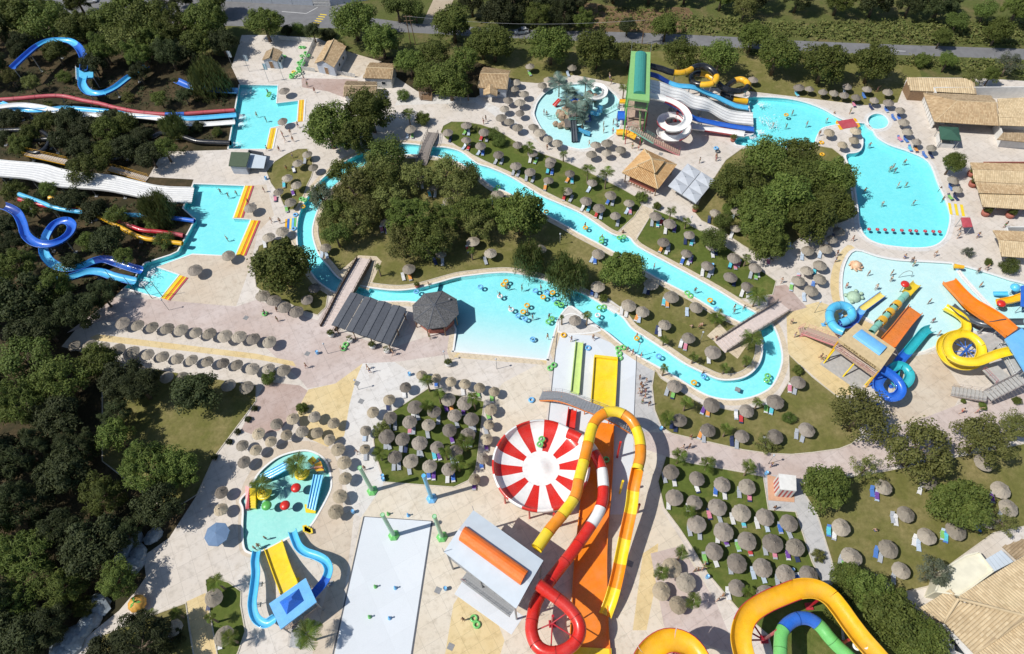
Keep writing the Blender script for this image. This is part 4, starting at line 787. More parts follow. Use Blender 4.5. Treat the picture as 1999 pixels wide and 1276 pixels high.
def steps(parent, a, b, wd, m, n=None, rail=None, name='step', under=True):
    a, b = Vector(a), Vector(b); d = b-a; dh = Vector((d.x, d.y, 0)); L = dh.length; n = n or max(3, int(abs(d.z)/.19)); t = dh.normalized(); sd = Vector((-t.y, t.x, 0)); ang = math.atan2(t.y, t.x)
    st = MB(); st.box((0, 0, 0), (L/n*1.02, wd, .09)); me = st.mesh(name, m)
    for i in range(n):
        p = a+d*((i+.5)/n); o = obj(name, me, parent, p-parent.location); o.rotation_euler = (0, 0, ang)
    for s in (-1, 1):
        q = MB(); q.bar(a+sd*s*wd/2-Vector((0, 0, .15)), b+sd*s*wd/2-Vector((0, 0, .15)), .09, .3); q.build('stringer', rail or M['rail'], parent, True)
        railing(parent, [a+sd*s*wd/2, b+sd*s*wd/2], .95, rail or M['rail'], 1.3)
def roofpatch(parent, c4, th, m, name='roof'):                 # c4: four corner Vectors (may slope)
    mb = MB(); c4 = [Vector(c) for c in c4]; n = (c4[1]-c4[0]).cross(c4[2]-c4[0])
    if n.z < 0: c4 = c4[::-1]
    mb.add(c4+[c-Vector((0, 0, th)) for c in c4], [(0, 1, 2, 3), (7, 6, 5, 4)]+[(i, i+4, (i+1) % 4+4, (i+1) % 4) for i in range(4)]); return mb.build(name, m, parent, True)
def barrel(parent, c4, h, m, name='barrel_roof', n=8):          # half-cylinder over a rectangle, axis from edge 0-1 to edge 3-2
    a, b, c, d = [Vector(q) for q in c4]; mb = MB(); vs = []
    for i in range(n+1):
        u = (1-math.cos(PI*i/n))/2; z = Vector((0, 0, h*math.sin(PI*i/n))); vs += [a.lerp(b, u)+z, d.lerp(c, u)+z]
    fs = [(2*i, 2*i+1, 2*i+3, 2*i+2) for i in range(n)]+[tuple(range(0, 2*n+2, 2)), tuple(range(2*n+1, 0, -2))]; mb.add(vs, fs); return mb.build(name, m, parent, True, False)
def legs(parent, pts, z, m, r=.14, z0=0, name='leg'):
    for p in pts: mb = MB(); mb.rod((p.x, p.y, z0), (p.x, p.y, z), r, n=8); mb.build(name, m, parent, True)

# --- green tower and its slides
S = lambda pts: zp(1200, 90, 6.077, pts)
c = S([(195, 55, 12), (425, 70, 12), (412, 650, 12), (150, 615, 12)]); cen = sum(c, Vector())/4
T = slide('slide_tower', 'tall tower with long green roof above the white wavy slides', 'slide tower', cen)
roofpatch(T, c, .5, Q['grass']); ct = S([(245, 85, 12.02), (375, 92, 12.02), (360, 570, 12.02), (222, 560, 12.02)]); barrel(T, [ct[0], ct[1], ct[2], ct[3]], .75, Q['fern'])
cd = [cen+(q-cen)*.93-Vector((0, 0, 3.0)) for q in c]; roofpatch(T, cd, .25, M['deck'], 'platform'); legs(T, [cen+(q-cen)*.9 for q in c], 11.6, Q['green'], .16)
roofpatch(T, [cen+(q-cen)*.8-Vector((0, 0, 6.2)) for q in c], .25, M['deck'], 'platform'); railing(T, [q+Vector((0, 0, .02)) for q in cd]+[cd[0]], 1.1, Q['green'])
mid = [(c[0]+c[3])/2, (c[1]+c[2])/2]; legs(T, mid, 11.6, Q['green'], .14)
for a_, b_ in ((0, 1), (1, 2), (2, 3), (3, 0)):
    q = MB(); u, v = (cen+(c[a_]-cen)*.9), (cen+(c[b_]-cen)*.9); q.bar((u.x, u.y, .5), (v.x, v.y, 5.6), .12); q.build('brace', Q['green'], T, True)
for k in (0, 1):
    q = MB(); q.rod(c[k], c[k]+Vector((0, 0, 2.6)), .04, n=5); q.build('flagpole', M['rail'], T, True)
lo = S([(150, 760, 5), (390, 790, 5), (330, 960, 5), (150, 950, 5)]); roofpatch(T, lo, .22, M['deck'], 'platform'); legs(T, lo, 5, Q['crimson'], .1); railing(T, lo+[lo[0]], 1.1, Q['pink'])
steps(T, S([(200, 960, 5)])[0], S([(470, 1120, 2.6)])[0], 1.6, M['deck'], rail=Q['mint']); steps(T, S([(470, 1120, 2.6)])[0], S([(770, 1265, .1)])[0], 1.6, M['deck'], rail=Q['pink'])
steps(T, S([(300, 800, 8.7)])[0], S([(300, 960, 5)])[0], 1.3, M['deck'], rail=Q['green'])
zs = [9.0, 8.0, 6.8, 6.2, 4.9, 4.3, 3.0, 1.7, .9, .45]
A_ = [(405, 405), (560, 440), (680, 490), (800, 520), (930, 590), (1080, 625), (1200, 690), (1350, 760), (1480, 785), (1640, 800)]; B_ = [(405, 540), (540, 600), (660, 640), (780, 652), (905, 722), (1010, 750), (1130, 775), (1270, 860), (1390, 905), (1645, 932)]
t = slide('multi_lane_slide', 'white wavy slide with four lanes from the green tower', 'water slide', S([(1000, 680, 0)])[0]); ribbon(t, S([(*p, z) for p, z in zip(A_, zs)]), S([(*p, z) for p, z in zip(B_, zs)]), 4, 'white', .3, .1, dc='line', cw='white', post=M['rail'])
p = S([(400, 345, 9.3), (500, 372, 8.6), (640, 450, 7), (760, 487, 6.3), (920, 502, 5.6), (1060, 560, 4.2), (1200, 617, 3), (1330, 680, 1.8), (1440, 725, 1), (1585, 748, .45)]); t = slide('body_slide', 'light blue slide lane above the white wavy slide', 'water slide', p[4]); flume(t, p, 1.5, ['navy']+['cyan']*20, sec=5, h=.5, post=M['rail'])
p = S([(425, 580, 8.3), (650, 690, 6.3), (780, 765, 5), (920, 862, 3.4), (1050, 900, 2.5), (1250, 942, 1.4), (1450, 977, .8), (1650, 1002, .4)]); t = slide('body_slide', 'dark blue slide lane below the white wavy slide', 'water slide', p[4]); flume(t, p, 1.4, 'blue', sec=5, h=.5, post=M['rail'])
p = S([(400, 612, 8.6), (560, 645, 8.2), (700, 695, 7.6), (815, 775, 7.0), (862, 880, 6.4), (810, 970, 5.9), (700, 1008, 5.5), (590, 980, 5.1), (545, 915, 4.8), (580, 860, 4.5), (690, 840, 4.2), (800, 885, 3.9), (858, 985, 3.5), (825, 1070, 3.1), (720, 1118, 2.8), (600, 1105, 2.5), (540, 1045, 2.2), (590, 985, 1.9), (720, 965, 1.6), (900, 975, 1.3), (1100, 1002, 1), (1300, 1032, .7), (1535, 1070, .4)])
t = slide('spiral_slide', 'white spiral slide with red outer rim beside the green tower', 'water slide', S([(705, 960, 0)])[0]); flume(t, p, 1.75, 'white', ['white', 'crimson', 'crimson', 'white', 'white', 'crimson', 'white'], sec=3.2, h=.75)
q = MB(); b0 = S([(705, 990, 0)])[0]; q.rod(b0, b0+Vector((0, 0, 5.2)), .3, n=10); q.build('column', Q['crimson'], t, True)
for k in range(6):
    q = MB(); a = k*PI/3; q.rod(b0+Vector((0, 0, 3.2+.25*k)), b0+Vector((2.5*math.cos(a), 2.5*math.sin(a), 3.2+.25*k)), .07, n=6); q.build('bracket', Q['crimson'], t, True)
p = S([(425, 235, 9.5), (560, 270, 9), (650, 302, 8.7), (770, 318, 8.3), (880, 290, 8), (950, 245, 7.7), (1060, 235, 7.4), (1160, 290, 7.1), (1210, 370, 6.8), (1160, 440, 6.4), (1040, 457, 6), (930, 430, 5.7), (915, 350, 5.4), (1010, 320, 5.1), (1110, 350, 4.8), (1200, 415, 4.5), (1280, 490, 4.2), (1400, 530, 3.8), (1530, 520, 3.4), (1580, 450, 3.1), (1510, 395, 2.9), (1420, 410, 2.6), (1330, 480, 2.3), (1285, 570, 2), (1340, 605, 1.7), (1450, 635, 1.3), (1570, 655, .9)])
t = slide('tube_slide', 'black and orange banded tube slide coiling behind the green tower', 'water slide', p[12]); tube(t, p, .72, ['black', 'black', 'amber', 'amber', 'black'], 2.5, post=M['rail'], every=6)
for nm, lb, aa, bb, cc in [('toddler_slide', 'small blue chute below the green tower into the splash pool', [(35, 780, 1.9), (120, 782, 2)], [(35, 868, 1.9), (125, 870, 2)], 'blue'), ('toddler_slide', 'small yellow bent slide at the foot of the green tower', [(20, 1000, .5), (120, 1000, 1.2), (260, 1055, 2.4)], [(20, 1045, .5), (110, 1045, 1.2), (240, 1100, 2.4)], 'amber'), ('toddler_slide', 'small yellow chute left of the green tower front', [(60, 640, 1.5), (130, 640, 1.7)], [(55, 672, 1.5), (130, 674, 1.7)], 'amber')]:
    a_, b_ = S(aa), S(bb); t = slide(nm, lb, 'small slide', a_[0]); ribbon(t, a_, b_, 1, cc, .3, post=M['rail'])

# --- slides coming down the wooded slope on the left
S = lambda pts: zp(0, 0, 3.988, pts); S5 = lambda pts: zp(0, 320, 3.988, pts)
def zr(pts, z0, z1): n = len(pts); return [(p[0], p[1], z0+(z1-z0)*(i/(n-1))) for i, p in enumerate(pts)]
p = S(zr([(-60, 778), (60, 772), (190, 762), (300, 752), (420, 745), (520, 752), (650, 782), (780, 806), (900, 838), (1050, 868), (1150, 880), (1290, 890), (1400, 888), (1500, 882), (1650, 870), (1830, 858)], 4.2, .75)); t = slide('tube_slide', 'long faded red tube slide into the top left pool', 'water slide', p[8]); tube(t, p, .52, ['rose']*9+['blue']+['rose']*30, 4.5, post=M['rail'])
p = S(zr([(-60, 800), (0, 808), (110, 850), (250, 868), (390, 862), (500, 850), (620, 858), (760, 870), (900, 886), (1050, 896), (1280, 905), (1430, 932), (1600, 925), (1840, 905)], 3.8, .45)); t = slide('body_slide', 'light blue slide lane beside the red tube', 'water slide', p[8]); flume(t, p, 1.5, 'cyan', 'sky', 6, .5, post=M['rail'])
p = S(zr([(-60, 850), (0, 842), (120, 828), (220, 830), (330, 846), (430, 870), (540, 890), (700, 905), (900, 902), (1050, 910), (1280, 936), (1440, 970), (1600, 976), (1830, 960)], 4.4, .45)); t = slide('body_slide', 'white slide lane crossing the light blue lane', 'water slide', p[8]); flume(t, p, 1.5, 'white', None, 6, .5, post=M['rail'])
p = S([(110, 535, 5.5), (200, 450, 5.3), (290, 375, 5.1), (370, 335, 4.9), (450, 325, 4.7), (540, 330, 4.5), (600, 362, 4.3), (640, 410, 4.1), (665, 480, 3.9), (660, 550, 3.6)]); t = slide('river_slide', 'wide blue flume curving through the top left trees', 'water slide', p[4]); flume(t, p, 1.9, ['blue', 'blue', 'cyan', 'cyan'], ['blue'], 5, .7, post=M['rail'])
bs = S([(595, 525, 3.2), (725, 540, 3.2), (725, 600, 3.2), (600, 625, 3.2)]); roofpatch(t, bs, .3, Q['cyan'], 'catch_basin'); railing(t, [bs[0], bs[3]], .5, Q['white'], 1, .06, 'basin_wall'); legs(t, bs, 3, M['rail'], .12)
p = S([(660, 610, 3.1), (650, 670, 2.9), (700, 730, 2.7), (800, 738, 2.5), (900, 695, 2.3), (1000, 620, 2.1), (1080, 575, 2), (1150, 525, 1.9)]); flume(t, p, 1.9, 'cyan', 'blue', 5, .7, post=M['rail'])
p = S([(1380, 640, 2), (1500, 690, 1.5), (1600, 705, 1.1), (1720, 714, .8), (1850, 720, .5)]); t = slide('body_slide', 'blue chute mouth at the upper corner of the left pool', 'water slide', p[3]); flume(t, p, 1.8, ['blue', 'sky'], None, 4, .7)
p = S([(-40, 1022, 4.2), (150, 1012, 4), (300, 1014, 3.8), (385, 1070, 3.6), (362, 1150, 3.4), (280, 1190, 3.2), (190, 1165, 3), (200, 1110, 2.9), (330, 1085, 2.8), (500, 1085, 2.7), (640, 1120, 2.6), (700, 1188, 2.5), (800, 1238, 2.3), (910, 1228, 2.2), (985, 1160, 2), (1010, 1095, 1.9), (1090, 1065, 1.8), (1180, 1072, 1.7), (1250, 1040, 1.6), (1350, 1042, 1.4), (1450, 1072, 1.2), (1540, 1100, 1), (1680, 1108, .85), (1795, 1112, .7)]); t = slide('tube_slide', 'shiny black tube slide winding between the left trees', 'water slide', p[12]); tube(t, p, .6, ['black'], 4.0, post=M['rail'])
zz = [5.2, 4.8, 4.2, 3.4, 2.5, 1.8, 1, .45]
t = slide('multi_lane_slide', 'broad white slide with many lanes into the lower left pool', 'water slide', G(200, 360)); ribbon(t, [G(*q, z) for q, z in zip([(-60, 306), (8, 314), (83, 321), (130, 333), (216, 343), (263, 353), (313, 364), (379, 367)], zz)], [G(*q, z) for q, z in zip([(-60, 338), (0, 344), (60, 350), (105, 363), (200, 371), (251, 380), (313, 393), (374, 395)], zz)], 7, 'white', .3, .07, dc='line', post=M['rail'])
p = S5([(35, 340, 5.2), (90, 360, 5), (150, 400, 4.9), (190, 480, 4.7), (215, 565, 4.5), (285, 625, 4.3), (385, 640, 4.1), (480, 612, 3.9), (552, 555, 3.7), (572, 490, 3.5), (520, 455, 3.3), (440, 480, 3.1), (382, 555, 2.9), (355, 640, 2.7), (365, 722, 2.5), (425, 792, 2.3), (525, 826, 2.1), (640, 812, 1.9), (740, 772, 1.7), (830, 756, 1.4), (930, 787, 1.1), (1020, 817, .8), (1105, 842, .5)]); t = slide('curly_flume', 'curly blue flume looping once above the lower left pool', 'water slide', p[11]); flume(t, p, 1.75, ['navy', 'blue', 'blue', 'blue', 'blue', 'blue', 'blue', 'blue', 'sky', 'cyan', 'cyan', 'cyan', 'cyan'], ['blue'], 3.6, .75, post=M['rail'])
p = S5([(440, 925, 3), (520, 905, 2.7), (600, 882, 2.4), (700, 852, 2), (800, 857, 1.6), (900, 890, 1.1), (1055, 925, .5)]); t = slide('body_slide', 'light blue chute just below the curly blue flume', 'water slide', p[3]); flume(t, p, 1.7, ['cyan'], ['blue'], 4, .7, post=M['rail'])
for lb, pts, cols in [('light blue tube slide dropping to the lower left pool', [(150, 235, 4.6), (300, 290, 4.2), (440, 342, 3.8), (620, 372, 3.2), (820, 385, 2.6), (1000, 396, 2.1), (1140, 402, 1.7), (1340, 420, 1.2), (1515, 442, .8)], ['cyan', 'cyan', 'cyan', 'cyan', 'cyan', 'cyan', 'sky', 'blue', 'blue']), ('dark red tube slide beside the light blue tube', [(150, 275, 4.2), (280, 310, 3.9), (500, 345, 3.4), (740, 368, 2.9), (850, 402, 2.6), (950, 450, 2.3), (1100, 512, 1.8), (1240, 527, 1.4), (1430, 556, .85)], ['crimson', 'crimson', 'rose']), ('yellow tube slide among the lower left trees', [(385, 262, 4), (450, 282, 3.8), (640, 352, 3.2), (800, 422, 2.8), (920, 482, 2.4), (1040, 547, 2), (1130, 580, 1.7), (1220, 592, 1.4), (1420, 618, .85)], ['amber'])]:
    p = S5(pts); t = slide('tube_slide', lb, 'water slide', p[4]); tube(t, p, .5, cols, 4.2, post=M['rail'])
t = slide('stairway', 'striped stairway along the broad white slide', 'stairway', G(250, 340)); steps(t, G(288, 350, .1), G(213, 328, 1.6), 1.5, M['palestep'], 22, Q['amber']); steps(t, G(130, 316, 2.4), G(50, 298, 3.4), 1.5, M['palestep'], 18, Q['amber'])

# --- tan tower beside the right paddling pool
S = lambda pts: zp(1560, 560, 5.317, pts)
c = S([(410, 540, 6.2), (600, 372, 6.2), (1003, 640, 6.2), (850, 855, 6.2)]); cen = sum(c, Vector())/4
M['tan_roof'] = mat('tan_roof_sheet', (.56, .43, .24), .7, .1, 1.5)
T = slide('slide_tower', 'tan roofed slide tower with lettering beside the right paddling pool', 'slide tower', cen); roofpatch(T, c, .75, M['tan_roof'])
cb = S([(555, 515, 6.22), (650, 440, 6.22), (912, 622, 6.22), (830, 712, 6.22)]); barrel(T, [cb[1], cb[0], cb[3], cb[2]], .45, Q['sky'])
cd = [cen+(q-cen)*.97-Vector((0, 0, 2.7)) for q in c]; roofpatch(T, cd, .25, M['deck'], 'platform'); legs(T, cd, 5.6, Q['amber'], .13); railing(T, [cd[0], cd[1]], 1, Q['pink']); railing(T, [cd[3], cd[0]], 1, Q['pink'])
bl = S([(365, 640, 3.4), (420, 580, 3.4), (830, 870, 3.4), (785, 905, 3.4)]); n_ = 5
for k in range(n_):
    u0, u1 = k/n_+.01, (k+1)/n_-.01; roofpatch(T, [bl[0].lerp(bl[1], u0), bl[0].lerp(bl[1], u1), bl[3].lerp(bl[2], u1), bl[3].lerp(bl[2], u0)], .08, M['deck'], 'plank')
railing(T, [bl[0], bl[3]], 1, Q['white'])
for a_, b_ in (((255, 790, 0), (375, 640, 3.3)), ((455, 930, 0), (600, 760, 3.3)), ((685, 1015, 0), (790, 900, 3.3))): q = MB(); u, v = S([a_, b_]); q.rod(u, v, .13, n=8); q.build('strut', Q['yellow'], T, True)
roofpatch(T, S([(215, 800, .03), (360, 640, .03), (760, 900, .03), (620, 1080, .03)]), .05, M['concrete'], 'footing')
steps(T, S([(0, 470, .1)])[0], S([(60, 450, .8)])[0], 1.8, M['deck'], rail=Q['pink']); steps(T, S([(60, 450, .8)])[0], S([(400, 570, 3.4)])[0], 1.9, M['deck'], rail=Q['pink'])
def text(parent, s, a, b, hgt, m, out, name='lettering'):       # upright lettering from a to b
    cu = bpy.data.curves.new('lettering', 'FONT'); cu.body = s; cu.size = 1.0; cu.extrude = .02; cu.align_x = 'CENTER'; cu.align_y = 'CENTER'; tmp = bpy.data.objects.new('tmp', cu); col.objects.link(tmp)
    bpy.context.view_layer.update(); me = bpy.data.meshes.new_from_object(tmp); bpy.data.objects.remove(tmp); wd = max(v.co.x for v in me.vertices)-min(v.co.x for v in me.vertices)
    d_ = b-a; L = d_.length; x = d_.normalized(); up = Vector((0, 0, 1)); n = x.cross(up); mtx = Matrix((x*(L/wd), up*hgt, n)).transposed().to_4x4(); mtx.translation = (a+b)/2+n*out-parent.location
    me.transform(mtx); me.materials.clear(); me.materials.append(m); return obj(name, me, parent)
M['ink'] = mat('brown_lettering_paint', (.10, .065, .02), .7, .05, 3)
fa, fb = c[0].lerp(c[3], .14)-Vector((0, 0, .37)), c[0].lerp(c[3], .9)-Vector((0, 0, .37)); text(T, 'WATER ROBOTS', fa, fb, .62, M['ink'], .02)
t = slide('wide_slide', 'wide orange slide from the tan tower into the paddling pool', 'water slide', S([(1050, 400, 0)])[0]); ribbon(t, S([(840, 545, 3.9), (960, 408, 2.9), (1050, 295, 1.4), (1135, 195, .35)]), S([(985, 640, 3.9), (1095, 490, 2.9), (1185, 375, 1.4), (1268, 285, .35)]), 1, 'orange', .45, post=Q['amber'])
p = S([(745, 475, 4), (830, 380, 3.3), (915, 290, 2.6), (1010, 185, 1.9), (1110, 75, 1.3)]); t = slide('tube_slide', 'green tube slide with yellow bulges and yellow chute end', 'water slide', p[2]); tube(t, p, .62, ['mint', 'mint', 'amber', 'mint', 'amber', 'mint', 'amber', 'mint', 'mint'], 1.35, n=8, wide=[1, 1, 1.35, 1, 1.35, 1, 1.35, 1, 1], post=Q['amber']); flume(t, S([(1105, 80, .95), (1150, 30, .7), (1215, -30, .35)]), 1.5, 'yellow', None, 9, .4)
p = S([(462, 470, 4), (395, 440, 3.8), (340, 380, 3.6), (315, 290, 3.3), (350, 215, 3.1), (440, 188, 2.8), (525, 225, 2.6), (550, 300, 2.4), (500, 350, 2.2), (425, 378, 2)]); t = slide('tube_slide', 'light blue tube ring beside the tan tower with yellow run-out', 'water slide', p[4]); tube(t, p, .78, ['cyan'], 2.6, post=Q['sky'], every=5); flume(t, S([(400, 385, 1.6), (470, 412, 1.5), (545, 385, 1.3), (600, 310, 1), (650, 235, .7)]), 1.3, ['navy', 'blue', 'sky'], None, 3, .55); flume(t, S([(650, 235, .65), (720, 185, .5), (865, 80, .3)]), 1.2, 'lemon', 'blue', 9, .4)
p = S([(840, 870, 4.2), (930, 925, 3.9), (1005, 995, 3.6), (1040, 1080, 3.3), (1000, 1150, 3), (915, 1165, 2.7), (838, 1110, 2.4), (800, 1030, 2.1), (840, 950, 1.9), (930, 880, 1.8), (1010, 835, 1.7), (1090, 860, 1.6), (1130, 940, 1.5), (1090, 1020, 1.4), (1010, 1030, 1.3), (970, 950, 1.25), (985, 850, 1.2), (1040, 770, 1.1), (1110, 690, 1), (1200, 580, .8), (1290, 480, .6), (1366, 452, .4)]); t = slide('spiral_slide', 'dark blue and teal spiral slide at the tan tower corner', 'water slide', p[7]); flume(t, p, 1.5, ['blue', 'blue', 'blue', 'blue', 'blue', 'teal', 'teal', 'teal', 'teal', 'blue', 'teal', 'teal', 'teal'], None, 3.0, .8, post=Q['blue'], every=4)
# --- right hand tower
S = lambda pts: zp(1800, 530, 4.724, pts)
t = slide('wide_slide', 'long orange slide from the right tower into the paddling pool', 'water slide', S([(540, 380, 0)])[0]); zs = [.35, .9, 1.5, 2.3, 3.2, 4.2]
ribbon(t, S([(*q, z) for q, z in zip([(190, 105), (300, 222), (405, 335), (540, 432), (660, 512), (772, 605)], zs)]), S([(*q, z) for q, z in zip([(300, 75), (400, 185), (490, 265), (610, 335), (750, 422), (875, 530)], zs)]), 1, 'orange', .45, post=M['steel'])
p = S([(265, 322, .4), (340, 388, .8), (430, 448, 1.3), (520, 488, 1.8), (635, 502, 2.4), (760, 480, 3), (940, 475, 3.6)]); t = slide('body_slide', 'dark grey flume beside the long orange slide', 'water slide', p[2]); flume(t, p, 1.2, 'slate', None, 5, .55, post=M['steel'])
p = S([(815, 745, 5.2), (700, 772, 4.9), (590, 812, 4.6), (480, 848, 4.4), (350, 842, 4.1), (250, 792, 3.9), (212, 700, 3.7), (250, 622, 3.5), (340, 590, 3.3), (440, 612, 3.1), (520, 690, 2.9), (525, 790, 2.7), (460, 872, 2.5), (340, 885, 2.2), (225, 835, 2), (165, 750, 1.8), (172, 665, 1.6), (250, 610, 1.4), (340, 585, 1.2), (390, 540, 1.0), (380, 470, .8), (320, 410, .6), (200, 342, .35)]); t = slide('spiral_slide', 'bright yellow spiral slide around a blue steel frame', 'water slide', S([(360, 740, 0)])[0]); flume(t, p, 1.5, 'yellow', None, 3.4, .7)
b0 = S([(350, 780, 0)])[0]; q = MB(); q.rod(b0, b0+Vector((0, 0, 3.6)), .22, n=10); q.build('column', Q['blue'], t, True)
for k in range(10):
    q = MB(); a = k*PI/5; z = 1.6+.2*(k % 5); q.rod(b0+Vector((0, 0, z)), b0+Vector((3.0*math.cos(a), 3.0*math.sin(a), z+.3)), .07, n=6); q.build('bracket', Q['blue'], t, True)
T = slide('slide_tower', 'grey slide tower with blue roof at the right edge', 'slide tower', S([(860, 780, 0)])[0]); roofpatch(T, [G(1962, 661, 6.4), G(1995, 640, 6.4), G(2055, 700, 6.4), G(2003, 728, 6.4)], .3, Q['sky'])
roofpatch(T, S([(690, 685, 4), (770, 650, 4), (930, 880, 4), (840, 960, 4)]), .25, M['concrete'], 'platform'); roofpatch(T, S([(560, 905, 3), (700, 865, 3), (810, 965, 3), (680, 1030, 3)]), .2, M['concrete'], 'platform'); roofpatch(T, S([(470, 615, 2.2), (625, 560, 2.2), (745, 635, 2.2), (615, 760, 2.2)]), .2, M['concrete'], 'platform')
legs(T, S([(700, 690, 4), (760, 660, 4), (915, 880, 4), (840, 950, 4), (690, 1020, 3), (480, 620, 2.2)]), 2.2, M['steel'], .14); legs(T, [G(1966, 662, 6), G(2003, 722, 6)], 6.2, M['steel'], .12)
railing(T, S([(690, 685, 4), (840, 960, 4), (930, 880, 4)]), 1, Q['white']); railing(T, S([(560, 905, 3), (680, 1030, 3)]), 1, Q['rose'])
steps(T, S([(270, 1100, .1)])[0], S([(600, 1150, 2)])[0], 2.0, M['concrete'], rail=M['greyrail']); steps(T, S([(600, 1150, 2)])[0], S([(930, 985, 4)])[0], 2.0, M['concrete'], rail=M['greyrail'])
# --- play frame at the right edge
t = slide('water_playset', 'small yellow and blue water play frame at right edge', 'playset', S([(900, 260, 0)])[0]); ribbon(t, S([(680, 262, .5), (800, 240, 1.2), (920, 200, 2)]), S([(690, 298, .5), (810, 290, 1.2), (925, 262, 2)]), 1, 'amber', .3); ribbon(t, S([(655, 190, .35), (790, 190, 1.2)]), S([(665, 215, .35), (800, 222, 1.2)]), 1, 'cyan', .2)
roofpatch(t, S([(915, 130, 2.4), (1010, 110, 2.4), (1010, 320, 2.4), (910, 320, 2.4)]), .15, Q['blue'], 'panel'); q = MB(); b0 = S([(858, 150, 1.8)])[0]; q.lathe([(.9, 0), (.85, .35), (.5, .7), (.01, .85)], 12, b0); q.build('dome', Q['cyan'], t, True, True); legs(t, S([(920, 140, 2), (915, 315, 2), (985, 300, 2), (858, 150, 1.8)]), 2.3, M['steel'], .07)
def mushroom(px, py, d, z, c, label, parent=None):
    g_ = G(px, py, z); t = thing('water_mushroom', label, 'water mushroom', at(g_), 0, 'water mushrooms'); q = MB(); q.rod((0, 0, -.4), (0, 0, z), .07, n=8); q.build('stem', M['steel'], t); q = MB(); q.lathe([(d*.46, z-.16), (d*.5, z), (d*.46, z+.16), (d*.3, z+.33), (d*.1, z+.4), (.01, z+.41)], 18); q.build('cap', Q[c], t, smooth=True); return t
mushroom(1955, 592, 1.6, 1.9, 'red', 'red water mushroom by the yellow frame at right edge'); mushroom(1767, 554, 1.6, 2.2, 'red', 'red water mushroom at the yellow chute end')

# --- centre: bowl slide, tubes, run-outs, tower
bc = G(1056, 908, 4.0); BR = 7.7
T = thing('bowl_slide', 'round red and white striped bowl slide', 'bowl slide', (bc.x, bc.y, 0)); NS = 20
for k in range(NS):
    a0, a1 = 2*PI*k/NS+.17, 2*PI*(k+1)/NS+.17; q = MB(); q.lathe([(BR*.98, 4.75), (BR*1.0, 4.7), (BR*.985, 4.3), (BR*.93, 3.6), (BR*.84, 3.25), (BR*.7, 3.05), (BR*.39, 2.9)], 3, a0=a0, a1=a1); q.lathe([(BR*.7, 2.9), (BR*.9, 3.25), (BR*1.01, 3.9), (BR*1.015, 4.72), (BR*.98, 4.75)], 3, a0=a0, a1=a1); q.build('bowl_panel', Q['red' if k % 2 else 'white'], T, smooth=True)
q = MB(); q.lathe([(BR*.39, 2.9), (BR*.3, 2.86), (BR*.19, 2.88), (BR*.15, 3.05), (BR*.08, 3.25), (.01, 3.32)], 24); q.build('centre_dome', Q['white'], T, smooth=True)
for k in range(10):
    a = 2*PI*k/10; q = MB(); q.rod((BR*.97*math.cos(a), BR*.97*math.sin(a), 0), (BR*.97*math.cos(a), BR*.97*math.sin(a), 3.9), .15, n=8); q.build('leg', Q['red'], T)
S3 = lambda pts: zp(1000, 640, 3.988, pts); S7 = lambda pts: zp(1000, 956, 3.988, pts)
p = S7([(190, 455, 7.4), (300, 300, 7.3), (400, 180, 7.2), (490, 50, 7.1)])+S3([(522, 1170, 7), (552, 1060, 7), (590, 900, 6.9), (622, 775, 6.8), (668, 700, 6.8), (745, 655, 6.7), (835, 658, 6.6), (920, 712, 6.5), (970, 795, 6.4), (995, 885, 6.3), (998, 1000, 6.1), (972, 1105, 5.9)])
t = slide('tube_slide', 'yellow and orange banded tube slide bending over the run-outs', 'water slide', p[8]); tube(t, p, .88, ['yellow', 'tang'], 3.0, n=6); p2 = S3([(972, 1105, 5.1), (952, 1200, 4.9)])+S7([(938, 10, 4.6), (922, 150, 4.0), (880, 350, 3.2), (850, 500, 2.6), (810, 700, 1.9), (770, 850, 1.3), (725, 975, .6)]); flume(t, p2, 1.7, ['tang', 'yellow'], None, 3.4, .8)
for (px, py, z) in ((1205, 892, 5.8), (1243, 1000, 3.6), (1145, 880, 6), (1080, 1030, 6.4), (1210, 962, 5)):
    g_ = G(px, py, 0); q = MB(); q.rod(g_, g_+Vector((0, 0, z)), .2, n=10); q.build('column', Q['red'] if px != 1210 else Q['yellow'], t, True)
g_ = G(1205, 892, 5.6)
p = S7([(200, 735, 7), (330, 830, 6.8), (450, 930, 6.6), (522, 1045, 6.4), (510, 1155, 6.2), (425, 1240, 6), (300, 1268, 5.8), (195, 1215, 5.6), (150, 1100, 5.4), (160, 980, 5.2), (195, 855, 5), (285, 718, 4.9), (395, 575, 4.8), (500, 440, 4.7), (600, 295, 4.6), (672, 175, 4.6), (706, 60, 4.6)])+S3([(708, 1200, 4.6), (690, 1080, 4.6), (645, 985, 4.6), (585, 900, 4.6), (500, 845, 4.6), (430, 815, 4.6)])
t = slide('tube_slide', 'red tube slide looping from the orange roofed tower into the bowl', 'water slide', p[9]); tube(t, p, .88, lambda k: 'white' if k in (3, 5, 1) else 'red', 3.0, n=6)
for (px, py, z) in ((1078, 1218, 5.4), (1120, 1075, 4), (1172, 990, 3.8)):
    g_ = G(px, py, 0); q = MB(); q.rod(g_, g_+Vector((0, 0, z)), .2, n=10); q.box(g_+Vector((0, 0, .15)), (1, 1, .3)); q.build('column', Q['crimson'], t, True)
g_ = G(1078, 1218, 4.6)
for e in (p[2], p[4], p[6], p[8]): q = MB(); q.rod(g_+Vector((0, 0, .6)), e-Vector((0, 0, .8)), .1, n=6); q.build('bracket', Q['crimson'], t, True)
t = slide('run_out', 'long orange run-out channel under the tube slides', 'slide run-out', G(1160, 1000)); za = [.55, .5, .5, .45, .4, .4]
